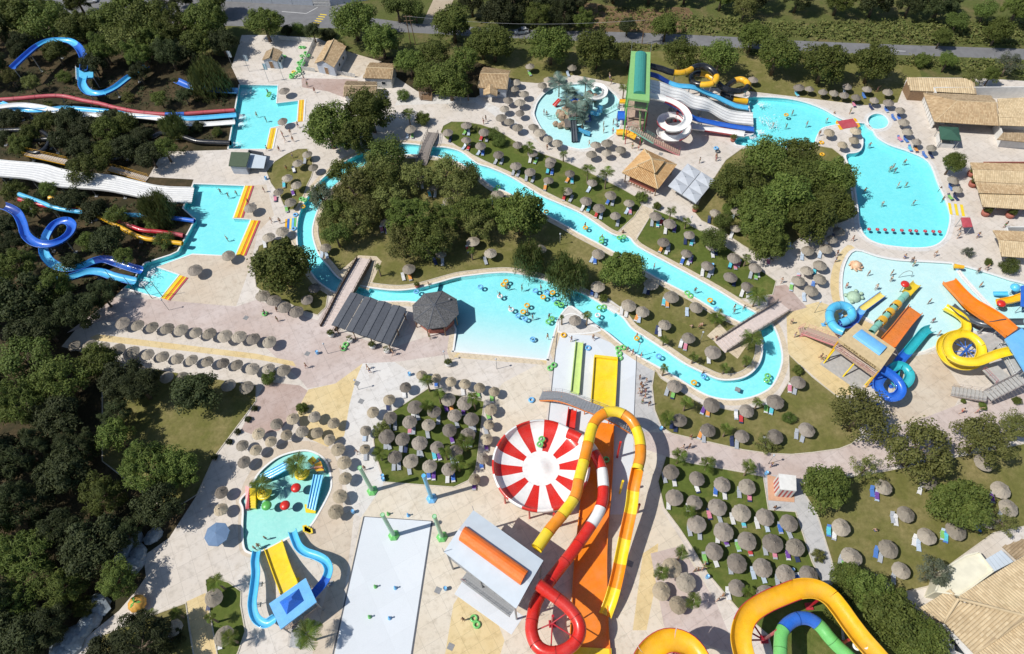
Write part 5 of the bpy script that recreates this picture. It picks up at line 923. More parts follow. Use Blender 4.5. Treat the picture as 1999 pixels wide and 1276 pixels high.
ribbon(t, [G(*q, .45) for q in [(1164, 822), (1150, 880), (1136, 960), (1122, 1090), (1115, 1200), (1108, 1330)]], [G(*q, .45) for q in [(1198, 828), (1196, 900), (1192, 970), (1184, 1080), (1186, 1200), (1194, 1330)]], 1, 'orange', .6)
ribbon(t, [G(*q, .7) for q in [(1118, 1262), (1112, 1300)]], [G(*q, .7) for q in [(1192, 1266), (1194, 1310)]], 1, 'yellow', .3)
t = slide('run_out', 'wide yellow run-out channel below the wave pool', 'slide run-out', G(1180, 740)); A_, B_ = [G(1160, 697, .4), G(1157, 740, .45), G(1153, 792, .5)], [G(1205, 702, .4), G(1203, 745, .45), G(1200, 797, .5)]; ribbon(t, A_, B_, 1, 'yellow', .5); q = MB(); q.bar(A_[0]+Vector((0, 0, .2)), B_[0]+Vector((0, 0, .2)), .5, .7); q.build('end_wall', Q['yellow'], t, True)
t = slide('run_out', 'narrow lime green run-out lane left of the yellow channel', 'slide run-out', G(1128, 715)); ribbon(t, [G(1124, 667, .35), G(1114, 765, .4)], [G(1138, 669, .35), G(1130, 770, .4)], 1, 'lime', .45)
t = slide('run_out', 'short red run-out lane below the steel walkway', 'slide run-out', G(1113, 820)); ribbon(t, [G(1110, 797, .5), G(1104, 842, .5)], [G(1125, 802, .5), G(1120, 850, .5)], 1, 'red', .6)
# steel walkway
t = slide('walkway', 'grey steel walkway bridge crossing the run-outs', 'walkway', G(1120, 785)); pth = catmull([G(1056, 772, .3), G(1085, 772, 2), G(1110, 778, 3), G(1140, 790, 3.2), G(1175, 803, 3.2), G(1200, 815, 3.2), G(1228, 832, 1.8), G(1240, 842, .4)], 5); pth = resample(pth, .5)
for a_, b_ in zip(pth, pth[1:]):
    d_ = (b_-a_); d_ = Vector((d_.x, d_.y, 0)).normalized(); n_ = Vector((-d_.y, d_.x, 0))*.95; g1 = d_*.23; m_ = (a_+b_)/2; q = MB(); q.add([m_-g1-n_, m_+g1-n_, m_+g1+n_, m_-g1+n_]+[v-Vector((0, 0, .08)) for v in (m_-g1-n_, m_+g1-n_, m_+g1+n_, m_-g1+n_)], [(0, 1, 2, 3), (7, 6, 5, 4), (0, 4, 5, 1), (1, 5, 6, 2), (2, 6, 7, 3), (3, 7, 4, 0)]); q.build('plank', M['steel'], t, True)
sd = []
for s_ in (-1, 1):
    e_ = []
    for i, a_ in enumerate(pth): d_ = pth[min(i+1, len(pth)-1)]-pth[max(0, i-1)]; d_ = Vector((d_.x, d_.y, 0)).normalized(); e_.append(a_+Vector((-d_.y, d_.x, 0))*.95*s_)
    railing(t, e_[::4], 1.1, M['rail']); q = MB(); q.sweep(e_[::3], [(-.05, -.05), (-.05, -.35), (.05, -.35), (.05, -.05), (-.05, -.05)]); q.build('girder', Q['orange'], t, True)
legs(t, [pth[k] for k in (9, 18, 27, 34)], 2.6, Q['orange'], .1)
# orange roofed tower
S = lambda pts: zp(850, 980, 5.8, pts)
c = S([(430, 90, 8.6), (1222, 660, 8.6), (915, 1205, 8.6), (95, 562, 8.6)]); cen = sum(c, Vector())/4; up = Vector((0, 0, .5))
T = slide('slide_tower', 'pale blue roofed slide tower with orange barrel top', 'slide tower', cen); m0, m1 = c[0].lerp(c[3], .5)+up, c[1].lerp(c[2], .5)+up; roofpatch(T, [c[0], c[1], m1, m0], .2, M['paint_grey']); roofpatch(T, [m0, m1, c[2], c[3]], .2, M['paint_grey'])
cb = S([(350, 275, 9.06), (265, 430, 9.06), (962, 940, 9.06), (1055, 778, 9.06)]); barrel(T, [cb[0], cb[1], cb[2], cb[3]], 1.0, Q['ember'])
cd = [cen+(q-cen)*.94-Vector((0, 0, 2.9)) for q in c]; roofpatch(T, cd, .25, M['steel'], 'platform'); legs(T, cd+[(cd[0]+cd[1])/2, (cd[2]+cd[3])/2], 8.3, M['steel'], .15); railing(T, cd+[cd[0]], 1.1, M['rail'])
e0, e1 = S([(330, 830, 2.6)])[0], S([(880, 1235, 5.6)])[0]; steps(T, e0, e1, 1.7, M['steel'], 22, M['rail']); steps(T, S([(560, 1000, .1)])[0], e0, 1.5, M['steel'], 14, Q['pink'])
roofpatch(T, S([(330, 850, .03), (1000, 1290, .03), (860, 1500, .03), (215, 1040, .03)]), .05, M['slab'], 'footing')
for k in (0, 3):
    q = MB(); q.rod(c[k], c[k]+Vector((0, 0, 1.7)), .04, n=5); q.build('flagpole', M['rail'], T, True)
# --- bottom right flumes
S = lambda pts: zp(1400, 1100, 5.711, pts)
p = S([(310, 1120, 8.6), (270, 1000, 8.5), (245, 850, 8.4), (270, 700, 8.3), (345, 570, 8.2), (500, 460, 8.1), (700, 370, 8), (900, 300, 7.9), (1070, 305, 7.7), (1215, 380, 7.5), (1330, 510, 7.3), (1450, 680, 7.1), (1580, 850, 6.9), (1720, 1010, 6.7), (1850, 1160, 6.5)])
t = slide('raft_flume', 'broad yellow raft flume curving at the bottom right', 'water slide', p[7]); flume(t, p, 2.5, ['amber'], ['amber', 'crimson', 'crimson', 'amber', 'amber', 'amber'], 4.5, 1.05)
for (x, y) in ((520, 850), (1020, 480), (1370, 900)):
    g_ = S([(x, y, 0)])[0]; q = MB(); q.rod(g_, g_+Vector((0, 0, 6.6)), .22, n=10); q.box(g_+Vector((0, 0, .15)), (1, 1, .3)); q.build('column', Q['crimson'], t, True)
g_ = S([(520, 850, 6.4)])[0]
for k in (2, 3, 4): q = MB(); q.rod(g_, p[k]-Vector((0, 0, .3)), .12, n=6); q.build('bracket', Q['crimson'], t, True)
p = S([(700, 1200, 6.6), (703, 1050, 6.5), (705, 900, 6.4), (722, 765, 6.2), (800, 662, 6.1), (915, 608, 6), (1040, 622, 5.9), (1150, 700, 5.7), (1235, 805, 5.6), (1335, 915, 5.4), (1430, 1000, 5.3), (1560, 1120, 5.2)]); t = slide('tube_slide', 'blue and green banded tube slide inside the yellow flume', 'water slide', p[5]); tube(t, p, .88, ['leaf', 'leaf', 'blue', 'blue', 'leaf', 'leaf', 'leaf', 'leaf', 'blue', 'blue'], 2.55, n=6, post=M['rail'], every=9)
p = [G(*q) for q in [(1240, 1420, 8.4), (1246, 1330, 8.4), (1262, 1280, 8.4), (1300, 1253, 8.4), (1342, 1264, 8.4), (1368, 1310, 8.4), (1372, 1400, 8.4)]]; t = slide('raft_flume', 'yellow flume bend cut by the bottom edge', 'water slide', p[3]); flume(t, p, 2.8, ['amber'], ['crimson'], 4, 1.1, post=Q['crimson'])
# --- small blue tower
S = lambda pts: zp(500, 956, 3.988, pts)
c = S([(100, 885, 4.8), (385, 685, 4.8), (470, 872, 4.8), (190, 1085, 4.8)]); cen = sum(c, Vector())/4; T = slide('slide_tower', 'small slide tower with bright blue roof by the children pool', 'slide tower', cen); roofpatch(T, c, .35, Q['sky'])
ci = S([(182, 872, 4.82), (332, 768, 4.82), (372, 862, 4.82), (238, 970, 4.82)]); mi_ = sum(ci, Vector())/4+Vector((0, 0, .9)); q = MB(); q.add(ci+[ci[k].lerp(mi_, .8)+Vector((0, 0, .35)) for k in range(4)], [(0, 1, 5, 4), (1, 2, 6, 5), (2, 3, 7, 6), (3, 0, 4, 7), (4, 5, 6, 7)]); q.build('roof_cap', Q['blue'], T, True)
cd = [cen+(q_-cen)*.92-Vector((0, 0, 2.2)) for q_ in c]; roofpatch(T, cd, .2, M['deck'], 'platform'); legs(T, cd, 4.6, M['steel'], .12); railing(T, cd+[cd[0]], 1, M['rail']); steps(T, S([(300, 1230, .1)])[0], S([(330, 985, 2.6)])[0], 1.5, M['steel'], rail=M['rail'])
t = slide('wide_slide', 'wide yellow slide from the small blue tower', 'water slide', S([(200, 600, 0)])[0]); ribbon(t, S([(70, 468, .3), (130, 640, 1.4), (195, 815, 2.7)]), S([(205, 398, .3), (262, 570, 1.4), (330, 735, 2.7)]), 1, 'yellow', .4, post=Q['yellow'])
p = S([(440, 830, 2.7), (500, 765, 2.5), (548, 700, 2.3), (570, 625, 2.1), (545, 562, 1.9), (480, 522, 1.6), (390, 490, 1.3), (338, 448, 1), (310, 390, .7), (288, 325, .35)]); t = slide('body_slide', 'light blue flume right of the small blue tower', 'water slide', p[5]); flume(t, p, 1.15, ['blue', 'cyan', 'cyan', 'cyan', 'cyan', 'cyan'], None, 3, .5, post=M['rail'], pr=.06, every=3)
p = S([(150, 1005, 2.7), (75, 1045, 2.5), (5, 1000, 2.3), (-22, 900, 2.1), (-8, 770, 1.8), (5, 650, 1.4), (0, 560, .9), (12, 480, .35)]); t = slide('body_slide', 'light blue flume left of the small blue tower', 'water slide', p[4]); flume(t, p, 1.15, ['cyan'], None, 3, .5, post=M['rail'], pr=.06, every=3)
# --- small children pool toys
S = lambda pts: zp(460, 870, 6.075, pts)
t = slide('toddler_slide', 'light blue triple slide at the top of the small children pool', 'small slide', S([(460, 320, 0)])[0]); ribbon(t, S([(600, 188, 1.3), (430, 280, .7), (290, 350, .1)]), S([(645, 262, 1.3), (490, 350, .7), (330, 435, .1)]), 3, 'cyan', .18, .12)
t = slide('toddler_slide', 'light blue triple slide at the right of the small children pool', 'small slide', S([(950, 560, 0)])[0]); ribbon(t, S([(930, 338, 1.4), (890, 540, .8), (850, 740, .1)]), S([(1040, 345, 1.4), (990, 550, .8), (942, 768, .1)]), 3, 'cyan', .18, .12); roofpatch(t, S([(815, 690, .0), (960, 720, .0), (945, 800, .0), (830, 790, .0)]), .1, Q['yellow'], 'mat')
for px, py, lb in ((340, 555, 'yellow banana shaped toy under the left toy palm'), (790, 320, 'yellow banana shaped toy under the right toy palm')):
    g_ = S([(px, py, .4)])[0]; t = slide('pool_toy', lb, 'pool toy', g_)
    for k, (r0, ht) in enumerate(((1.05, .3), (.8, .75))):
        q = MB(); a = 2.4; pts_ = [Vector((r0*math.cos(a+i*.42), r0*math.sin(a+i*.42), ht-.1+.05*i)) for i in range(11)]; q.sweep(pts_, [(.3*math.cos(2*PI*j/8)*(1), .3*math.sin(2*PI*j/8)) for j in range(9)], capped=False); q.build('curl', Q['yellow'], t, smooth=True)
    q = MB(); q.rod((0, 0, -.5), (0, 0, 1.2), .45, .3, 10); q.build('core', Q['yellow'], t)
palm(460+300/6.075, 870+470/6.075, 23, 2.6, 'left toy palm in the small children pool', 'toy palms'); palm(460+720/6.075, 870+215/6.075, 24, 2.8, 'right toy palm in the small children pool', 'toy palms')
t = slide('climbing_steps', 'yellow ribbed climbing steps in the small children pool', 'climbing steps', S([(180, 620, 0)])[0])
for k in range(8):
    y0, y1 = 500+k*30, 527+k*30; roofpatch(t, S([(165, y0, 1.2-k*.13), (235, y0, 1.2-k*.13), (238, y1, 1.2-k*.13), (160, y1, 1.2-k*.13)]), 1.2, Q['yellow'], 'step')
roofpatch(t, S([(118, 470, 1.25), (162, 495, 1.25), (158, 742, .5), (118, 750, .5)]), 1.0, Q['crimson'], 'side')
t = slide('water_playset', 'yellow and orange corner play frame in the small children pool', 'playset', S([(960, 220, 0)])[0]); roofpatch(t, S([(850, 175, 1.2), (915, 120, 1.2), (960, 165, 1.2), (900, 225, 1.2)]), .3, Q['yellow'], 'panel'); roofpatch(t, S([(930, 215, 1.5), (1010, 180, 1.5), (1045, 290, 1.5), (950, 300, 1.5)]), .25, Q['amber'], 'platform'); legs(t, S([(935, 220, 1), (1005, 190, 1), (1038, 285, 1), (955, 295, 1)]), 2.1, Q['crimson'], .07); railing(t, S([(900, 280, 1.5), (1040, 265, 1.5)]), .8, Q['pink'], 1, .04)
for px, py, cc, lb in ((715, 498, 'red', 'red water mushroom near the right toy palm'), (585, 705, 'red', 'red water mushroom in the middle of the children pool'), (367, 708, 'green', 'green water mushroom near the left toy palm')): mushroom(460+px/6.075, 870+py/6.075, 1.65, 1.5, cc, lb)
t = slide('ladder_gate', 'small yellow steps over the children pool rim', 'pool steps', S([(840, 985, 0)])[0])
for k in range(4): roofpatch(t, S([(790+k*22, 945+k*14, .5), (840+k*22, 935+k*14, .5), (850+k*22, 1010+k*8, .5), (800+k*22, 1020+k*8, .5)]), .12, Q['yellow'], 'step')
# --- play castle in the round splash pool
S = lambda pts: zp(1040, 150, 8.505, pts)
M['rock'] = mat('tan_artificial_rock', (.34, .25, .17), .9, .3, 2.5, bmp=.5); M['darkwood'] = mat('dark_grey_wood', (.13, .12, .11), .8, .3, 4)
T = slide('play_castle', 'rocky play castle with palms in the round splash pool', 'play castle', S([(620, 600, 0)])[0]); random.seed(5)
for k, (x, y, z, r) in enumerate([(440, 600, .5, 1.0), (500, 640, .8, 1.1), (560, 580, 1.2, 1.3), (600, 520, 1.6, 1.3), (640, 640, 1.3, 1.2), (720, 600, 1.0, 1.2), (560, 660, .6, .9), (780, 440, 1.8, 1.1), (850, 480, 1.6, 1.2), (700, 460, 2.0, 1.2), (940, 280, 1.0, 1.0), (1020, 330, .9, 1.0), (380, 770, .3, .7), (450, 800, .3, .7), (500, 780, .4, .8), (560, 800, .6, .8)]):
    q = MB(); g_ = S([(x, y, z)])[0]; q.lathe([(.05, -1.2), (.8, -.9), (1.05, -.1), (.8, .55), (.35, .85), (.01, .95)], 9, jit=.16); q.v = [g_+v*r for v in q.v]; q.build('rock', M['rock'], T, True)
roofpatch(T, S([(540, 330, 3.2), (640, 300, 3.2), (830, 290, 3.2), (830, 360, 3.2)]), .2, Q['blue'], 'canopy'); roofpatch(T, S([(600, 350, 3.0), (830, 340, 3.0), (820, 390, 2.6), (640, 400, 2.6)]), .2, Q['blue'], 'canopy'); roofpatch(T, S([(520, 700, 2.2), (620, 680, 2.2), (630, 830, 1.2), (540, 830, 1.2)]), .2, M['darkwood'], 'platform'); roofpatch(T, S([(560, 430, 2.2), (900, 430, 2.2), (880, 640, 2.2), (600, 660, 2.2)]), .25, M['darkwood'], 'platform'); legs(T, S([(580, 450, 2.2), (890, 440, 2.2), (870, 630, 2.2), (620, 650, 2.2), (550, 340, 3), (825, 300, 3)]), 2.6, M['darkwood'], .12, -.4)
ribbon(T, S([(625, 690, 2.2), (640, 880, 1.2), (650, 1075, .0)]), S([(715, 690, 2.2), (725, 880, 1.2), (740, 1070, .0)]), 2, 'slate', .25, .15); ribbon(T, S([(330, 460, .1), (430, 355, 1.5)]), S([(375, 485, .1), (470, 375, 1.5)]), 3, 'red', .1, .08, c2='white'); ribbon(T, S([(760, 850, 1.4), (960, 925, .1)]), S([(770, 890, 1.4), (945, 970, .1)]), 1, 'cyan', .2)
roofpatch(T, S([(700, 300, 3.6), (800, 290, 3.6), (800, 340, 3.2), (700, 350, 3.2)]), .15, M['darkwood'], 'canopy'); roofpatch(T, S([(900, 240, 2.4), (980, 230, 2.4), (990, 340, 2.0), (910, 350, 2.0)]), .2, M['deck'], 'platform'); roofpatch(T, S([(480, 500, 1.6), (560, 480, 1.6), (580, 580, 1.6), (500, 600, 1.6)]), .2, M['deck'], 'platform'); roofpatch(T, S([(860, 640, 1.4), (960, 620, 1.4), (970, 720, 1.4), (880, 740, 1.4)]), .2, Q['navy'], 'platform')
for a_, b_ in (((560, 430, 3.2), (900, 430, 3.2)), ((900, 430, 3.2), (880, 640, 3.2)), ((880, 640, 3.2), (600, 660, 3.2)), ((480, 500, 2.6), (580, 580, 2.6)), ((250, 640, .8), (430, 600, 1.2)), ((1180, 560, 1.0), (1430, 410, 1.4)), ((900, 240, 3.3), (990, 340, 3.0))): railing(T, S([a_, b_]), -.9, Q['mint'], .8, .05)
p = S([(880, 330, 2.6), (960, 370, 2.4), (1070, 375, 2.1), (1170, 330, 1.8), (1195, 240, 1.4), (1130, 170, 1.0), (1040, 160, .6), (990, 200, .3)]); flume(T, p, 1.3, 'white', None, 4, .6)
for (x, y) in ((1000, 590), (1060, 610), (1110, 560), (1120, 500)): q = MB(); g_ = S([(x, y, 1.1)])[0]; q.lathe([(.75, -.15), (.7, .15), (.35, .4), (.01, .45)], 10, g_); q.build('shell', Q['cyan'], T, True, True)
M['frondgrey'] = mat('grey_green_metal_frond', (.12, .185, .15), .75, .35, 2); FRG = [frond_mesh(i+9, 1.0, M['frondgrey']) for i in range(3)]
for i, (x, y, h, r) in enumerate([(440, 85, 4.2, 17), (590, 230, 4.5, 13), (880, 110, 4.0, 13), (870, 380, 4.6, 15), (560, 390, 4.4, 12), (735, 545, 4.4, 16), (660, 240, 4.0, 10), (830, 690, 3, 10)]): palm(1040+x/8.505, 150+y/8.505, r*1.3, h, f'grey green palm on the splash pool play castle, {nth(sorted((440, 590, 880, 870, 560, 735, 660, 830)).index(x), 8)}', 'palms on the play castle', 13, FRG)
# ------------------------------------------------------------------ buildings
def tile_mat(name, c, c2):
    m, t, b = node_mat(name); b.inputs['Roughness'].default_value = .85; g_ = t.nodes.new('ShaderNodeNewGeometry'); n = nz(t, .5, 4, .65)
    o_ = mixc(t, g_.outputs['Random Per Island'], c, c2); o_ = mixc(t, ramp(t, n.outputs['Fac'], .45, .75, 0, .45), o_, tuple(x*.6 for x in c)); t.links.new(o_, b.inputs['Base Color']); return m
M['tile'] = tile_mat('straw_clay_roof_tile', (.40, .27, .145), (.56, .42, .25)); M['tile_old'] = tile_mat('weathered_clay_roof_tile', (.30, .215, .125), (.44, .335, .21)); M['tile_pale'] = tile_mat('pale_clay_roof_tile', (.50, .38, .225), (.64, .51, .32)); M['tile_warm'] = tile_mat('warm_orange_roof_tile', (.50, .29, .12), (.62, .41, .2))
M['wall'] = mat('white_rendered_wall', (.66, .65, .62), .9, .1, 1.2); M['greywall'] = mat('grey_blue_wall', (.42, .46, .52), .85, .08, 1.2); M['glass'] = mat('dark_window_glass', (.03, .04, .05), .08, .1, 2); M['slate'] = mat('dark_slate_roofing', (.085, .093, .11), .8, .15, 2); M['shingle'] = mat('dark_grey_shingle', (.10, .10, .102), .9, .75, 5, bmp=.8); M['canvas'] = mat('white_canvas', (.47, .50, .54), .8, .06, 1.0); M['cream_roof'] = mat('cream_flat_roof', (.72, .68, .53), .85, .08, .8); M['awning'] = mat('olive_green_awning', (.07, .10, .06), .8, .1, 2); M['brick'] = mat('red_brown_counter', (.36, .12, .085), .8, .2, 3)
def tiles(parent, quad, m, pitch=.36, course=.5):     # quad: d, c along the eave, then b, a along the ridge; real barrel tiles
    d_, c_, b_, a_ = [Vector(q) for q in quad]; e = (c_-d_).normalized(); na, nb_ = (c_-d_).cross(a_-d_), (c_-d_).cross(b_-d_); useb = nb_.length > na.length*1.5; n = (nb_ if useb else na).normalized()
    if n.z < 0: n = -n
    if useb: a_.z -= (a_-d_).dot(n)/n.z
    else: b_.z -= (b_-d_).dot(n)/n.z
    s = n.cross(e)
    if s.z < 0 or (s.z < 1e-6 and (a_-d_).dot(s) < 0): s = -s
    P = [((v-d_).dot(e), (v-d_).dot(s)) for v in (d_, c_, b_, a_)]; x0, x1 = min(p[0] for p in P), max(p[0] for p in P); mb = MB(); k = 0; nc = int((x1-x0)/pitch)
    for j in range(nc):
        xm = x0+(j+.5)*pitch; ys = []
        for (xa, ya), (xb, yb) in zip(P, P[1:]+P[:1]):
            if (xa-xm)*(xb-xm) < 0: ys.append(ya+(yb-ya)*(xm-xa)/(xb-xa))
        if len(ys) < 2: continue
        y, y1 = min(ys), max(ys); w_ = pitch*.46
        while y < y1-.1:
            ye = min(y1, y+course); vs = []
            for yy, lift in ((y-.04, .05), (ye, .02)):
                for q, h in ((-w_, 0), (-w_*.55, .085), (w_*.55, .085), (w_, 0)): vs.append(d_+e*(xm+q)+s*yy+n*(h+lift))
            mb.add(vs, [(0, 1, 5, 4), (1, 2, 6, 5), (2, 3, 7, 6), (0, 3, 2, 1)]); y = ye
    mb2 = MB(); mb2.add([d_, c_, b_, a_]+[v-n*.16 for v in (d_, c_, b_, a_)], [(0, 1, 2, 3), (7, 6, 5, 4), (0, 4, 5, 1), (1, 5, 6, 2), (2, 6, 7, 3), (3, 7, 4, 0)]); o_ = mb2.build('roof_slope', M['tile_old'], parent, True)
    if mb.f:
        tl = mb.build('roof_tiles', m, o_); tl.data.transform(Matrix.Translation(-parent.location)); tag(tl, kind='stuff')
    return o_
def ridge(parent, a, b, m, r=.13):
    q = MB(); a, b = Vector(a), Vector(b); n = max(2, int((b-a).length/.5)); 
    q.sweep([a.lerp(b, i/n) for i in range(n+1)], [(-r, -.02), (-r*.6, r*.8), (0, r*1.05), (r*.6, r*.8), (r, -.02)]); q.build('ridge_cap', m, parent, True)
def walls(parent, pts, z1, m, z0=0.0, th=.22, name='wall'):
    for a, b in zip(pts, pts[1:]+pts[:1]):
        q = MB(); a0, b0 = Vector((a.x, a.y, (z0+z1)/2)), Vector((b.x, b.y, (z0+z1)/2)); q.bar(a0, b0, th, z1-z0); q.build(name, m, parent, True)
def opening(parent, a, b, u, w_, z0, z1, m, name='window', out=.13):   # on the wall a-b, at fraction u
    a, b = Vector((a.x, a.y, 0)), Vector((b.x, b.y, 0)); d_ = (b-a).normalized(); n = Vector((d_.y, -d_.x, 0)); p = a.lerp(b, u)
    for s_ in (1, -1):
        c_ = p+n*out*s_; q = MB(); q.bar(c_-d_*w_/2+Vector((0, 0, (z0+z1)/2)), c_+d_*w_/2+Vector((0, 0, (z0+z1)/2)), .06, z1-z0); o_ = q.build(name, m, parent, True)
        f = MB(); zc = (z0+z1)/2; hh = (z1-z0)/2
        for dz in (-hh, hh): f.bar(c_-d_*(w_/2+.05)+Vector((0, 0, zc+dz)), c_+d_*(w_/2+.05)+Vector((0, 0, zc+dz)), .1, .08)
        for dx in (-1, 1): f.bar(c_+d_*dx*w_/2+Vector((0, 0, zc-hh)), c_+d_*dx*w_/2+Vector((0, 0, zc+hh)), .08, .1)
        fo = f.build('frame', M['wall'], o_); fo.data.transform(Matrix.Translation(-parent.location))
def gable(name, label, eL, eR, rd, ze, zr_, wm, tm, cat='building'):   # eL, eR: eave lines (two px points each), rd: ridge line
    L = [G(*p, ze) for p in eL]; Rr = [G(*p, ze) for p in eR]; D = [G(*p, zr_) for p in rd]; cen = (L[0]+L[1]+Rr[0]+Rr[1])/4; t = thing(name, label, cat, at(cen))
    tiles(t, [L[0], L[1], D[1], D[0]], tm); tiles(t, [Rr[1], Rr[0], D[0], D[1]], tm); ridge(t, D[0]+Vector((0, 0, .1)), D[1]+Vector((0, 0, .1)), M['tile_pale'])
    ins = [cen+(p-cen)*.88 for p in (L[0], L[1], Rr[1], Rr[0])]; walls(t, ins, ze-.02, wm)
    for a, b, d_ in ((ins[0], ins[3], D[0]), (ins[1], ins[2], D[1])):
        q = MB(); dd = cen+(d_-cen)*.88; dd.z = zr_-.12; n = (b-a).cross(Vector((0, 0, 1))).normalized()*.1; v = [Vector((a.x, a.y, ze-.05)), Vector((b.x, b.y, ze-.05)), dd]; q.add([p+n for p in v]+[p-n for p in v], [(0, 1, 2), (5, 4, 3), (0, 3, 4, 1), (1, 4, 5, 2), (2, 5, 3, 0)]); q.build('gable_wall', wm, t, True)
    opening(t, ins[0], ins[3], .5, 1.1, .05, 2.1, M['wood'], 'door'); opening(t, ins[1], ins[2], .5, 1.0, 1.0, 1.9, M['glass']); opening(t, ins[0], ins[1], .3, 1.0, 1.0, 1.9, M['glass']); opening(t, ins[0], ins[1], .7, 1.0, 1.0, 1.9, M['glass']); opening(t, ins[3], ins[2], .35, 1.0, 1.0, 1.9, M['glass']); opening(t, ins[3], ins[2], .7, 1.0, 1.0, 1.9, M['glass']); return t
gable('tiled_house', 'grey walled tiled house behind the stack of green tubes', [(614, 123), (640, 80)], [(652, 131), (676, 90)], [(631, 117), (652, 76)], 3.0, 4.3, M['greywall'], M['tile'])
gable('tiled_house', 'low tiled house with white front right of the grey house', [(708, 152), (765, 154)], [(721, 122), (773, 125)], [(716, 132), (768, 134)], 2.9, 3.8, M['wall'], M['tile'])
gable('tiled_shed', 'dark tiled shed in front of the low white house', [(670, 187), (736, 183)], [(675, 158), (736, 160)], [(672, 168), (736, 168)], 2.5, 3.2, M['wall'], M['tile_old'])
gable('tiled_kiosk', 'small tiled kiosk beside the tube store', [(512, 117), (521, 99)], [(541, 119), (552, 101)], [(526, 112), (533, 92)], 2.4, 3.4, M['greywall'], M['tile_old'], 'kiosk')
t = gable('tiled_house', 'tiled house with small porch near the round splash pool', [(932, 171), (990, 174)], [(944, 131), (996, 138)], [(938, 143), (994, 145)], 2.9, 3.9, M['greywall'], M['tile'])
E_ = [G(944, 185, 2.5), G(970, 187, 2.5), G(958, 163, 3.4), G(957, 182, 3.4)]; tiles(t, [E_[0], G(945, 168, 2.5), E_[2], E_[3]], M['tile']); tiles(t, [G(971, 170, 2.5), E_[1], E_[3], E_[2]], M['tile']); walls(t, [G(946, 184, 0), G(968, 186, 0), G(968, 172, 0), G(946, 170, 0)], 2.4, M['greywall'])
def Z4(pts): return [G(1500+p[0]/3.988, p[1]/3.988, p[2]) for p in pts]
t = thing('restaurant', 'restaurant with straw tiled hip roof above the swimming pool', 'building', at(G(1880, 220))); P1, P2, P3, P4, P5, P6 = Z4([(1205, 722, 3.2), (1470, 785, 4.8), (1292, 948, 3.2), (1780, 800, 4.8), (1795, 978, 3.2), (1730, 745, 3.2)])
tiles(t, [P3, P5, P4, P2], M['tile']); tiles(t, [P1, P3, P2, P2-Vector((.01, 0, 0))], M['tile']); tiles(t, [P6, P1, P2, P4], M['tile_old']); ridge(t, P2, P3, M['tile_pale']); ridge(t, P2, P4, M['tile_pale'])
for qd in ([(1800, 975, 3.2), (2050, 985, 3.2), (2050, 920, 3.9), (1795, 912, 3.9)], [(1795, 912, 3.95), (2050, 920, 3.95), (2050, 760, 4.6), (1785, 768, 4.6)]): tiles(t, Z4(qd), M['tile_pale'])
ins = Z4([(1240, 765, 0), (1330, 960, 0), (2050, 985, 0), (2050, 760, 0)]); walls(t, ins, 3.1, M['wall'])
for u in (.1, .2, .3, .4, .55, .7): opening(t, ins[1], ins[2], u, 2.0, .1, 2.5, M['glass'], 'window')
wl = Z4([(1190, 770, 0), (1270, 1005, 0)])
for k in range(9):
    a_, b_ = wl[0].lerp(wl[1], k/9), wl[0].lerp(wl[1], (k+.8)/9); q = MB(); q.bar(a_+Vector((0, 0, 1.3)), b_+Vector((0, 0, 1.3)), .15, 2.4); q.build('screen_panel', M['wall'], t, True)
t = thing('long_shed', 'long shed with cream roof behind the restaurant', 'building', at(G(1840, 165))); qd = Z4([(1105, 703, 2.7), (1622, 732, 2.7), (1598, 615, 3.4), (1076, 602, 3.4)]); tiles(t, qd, M['tile_pale'], .5, 1.2); walls(t, [sum(qd, Vector())/4+(p-sum(qd, Vector())/4)*.94 for p in qd], 2.5, M['wood'])
t = thing('terrace_block', 'white terrace block right of the green awning kiosk', 'building', at(G(1965, 265))); qd = Z4([(1780, 1085, 2.6), (2050, 1110, 2.6), (2050, 1040, 3.2), (1830, 1030, 3.2)]); tiles(t, qd, M['tile_old']); walls(t, Z4([(1745, 1000, 0), (1790, 1140, 0), (2050, 1160, 0), (2050, 1010, 0)]), 2.4, M['wall'])
def tent(name, label, c4, ze, zp_, m, cat='kiosk', posts_=True, body=None):
    c_ = [G(p[0], p[1], ze) for p in c4]; cen = sum(c_, Vector())/4; t = thing(name, label, cat, at(cen)); top = cen+Vector((0, 0, zp_-ze))
    for a, b in zip(c_, c_[1:]+c_[:1]): q = MB(); q.add([a, b, top, a-Vector((0, 0, .2)), b-Vector((0, 0, .2))], [(0, 1, 2), (3, 4, 1, 0)]); q.build('canopy_panel', m, t, True)
    q = MB(); q.add([v-Vector((0, 0, .06)) for v in c_]+[top-Vector((0, 0, .06))], [(1, 0, 4), (2, 1, 4), (3, 2, 4), (0, 3, 4)]); q.build('lining', m, t, True)
    if posts_: legs(t, [cen+(p-cen)*.92 for p in c_], ze+.02, M['rail'], .06, name='post')
    if body: walls(t, [cen+(p-cen)*.75 for p in c_], body, M['wall'], name='counter')
    return t
tent('awning_kiosk', 'kiosk with dark green awning before the restaurant', [(1833, 246), (1871, 248), (1876, 274), (1837, 271)], 2.7, 3.5, mat('green_awning', (.035, .10, .065), .7, .08, 2), body=1.2)
tent('sunshade', 'faded red sunshade on posts right of the swimming pool', [(1876, 424), (1894, 424), (1899, 442), (1880, 443)], 2.6, 2.75, Q['rose'], 'sunshade')
def Z8(pts): return [G(1500+p[0]/3.988, 320+p[1]/3.988, p[2]) for p in pts]
t = thing('restaurant', 'tiled restaurant roofs right of the swimming pool', 'building', at(G(1960, 365)))
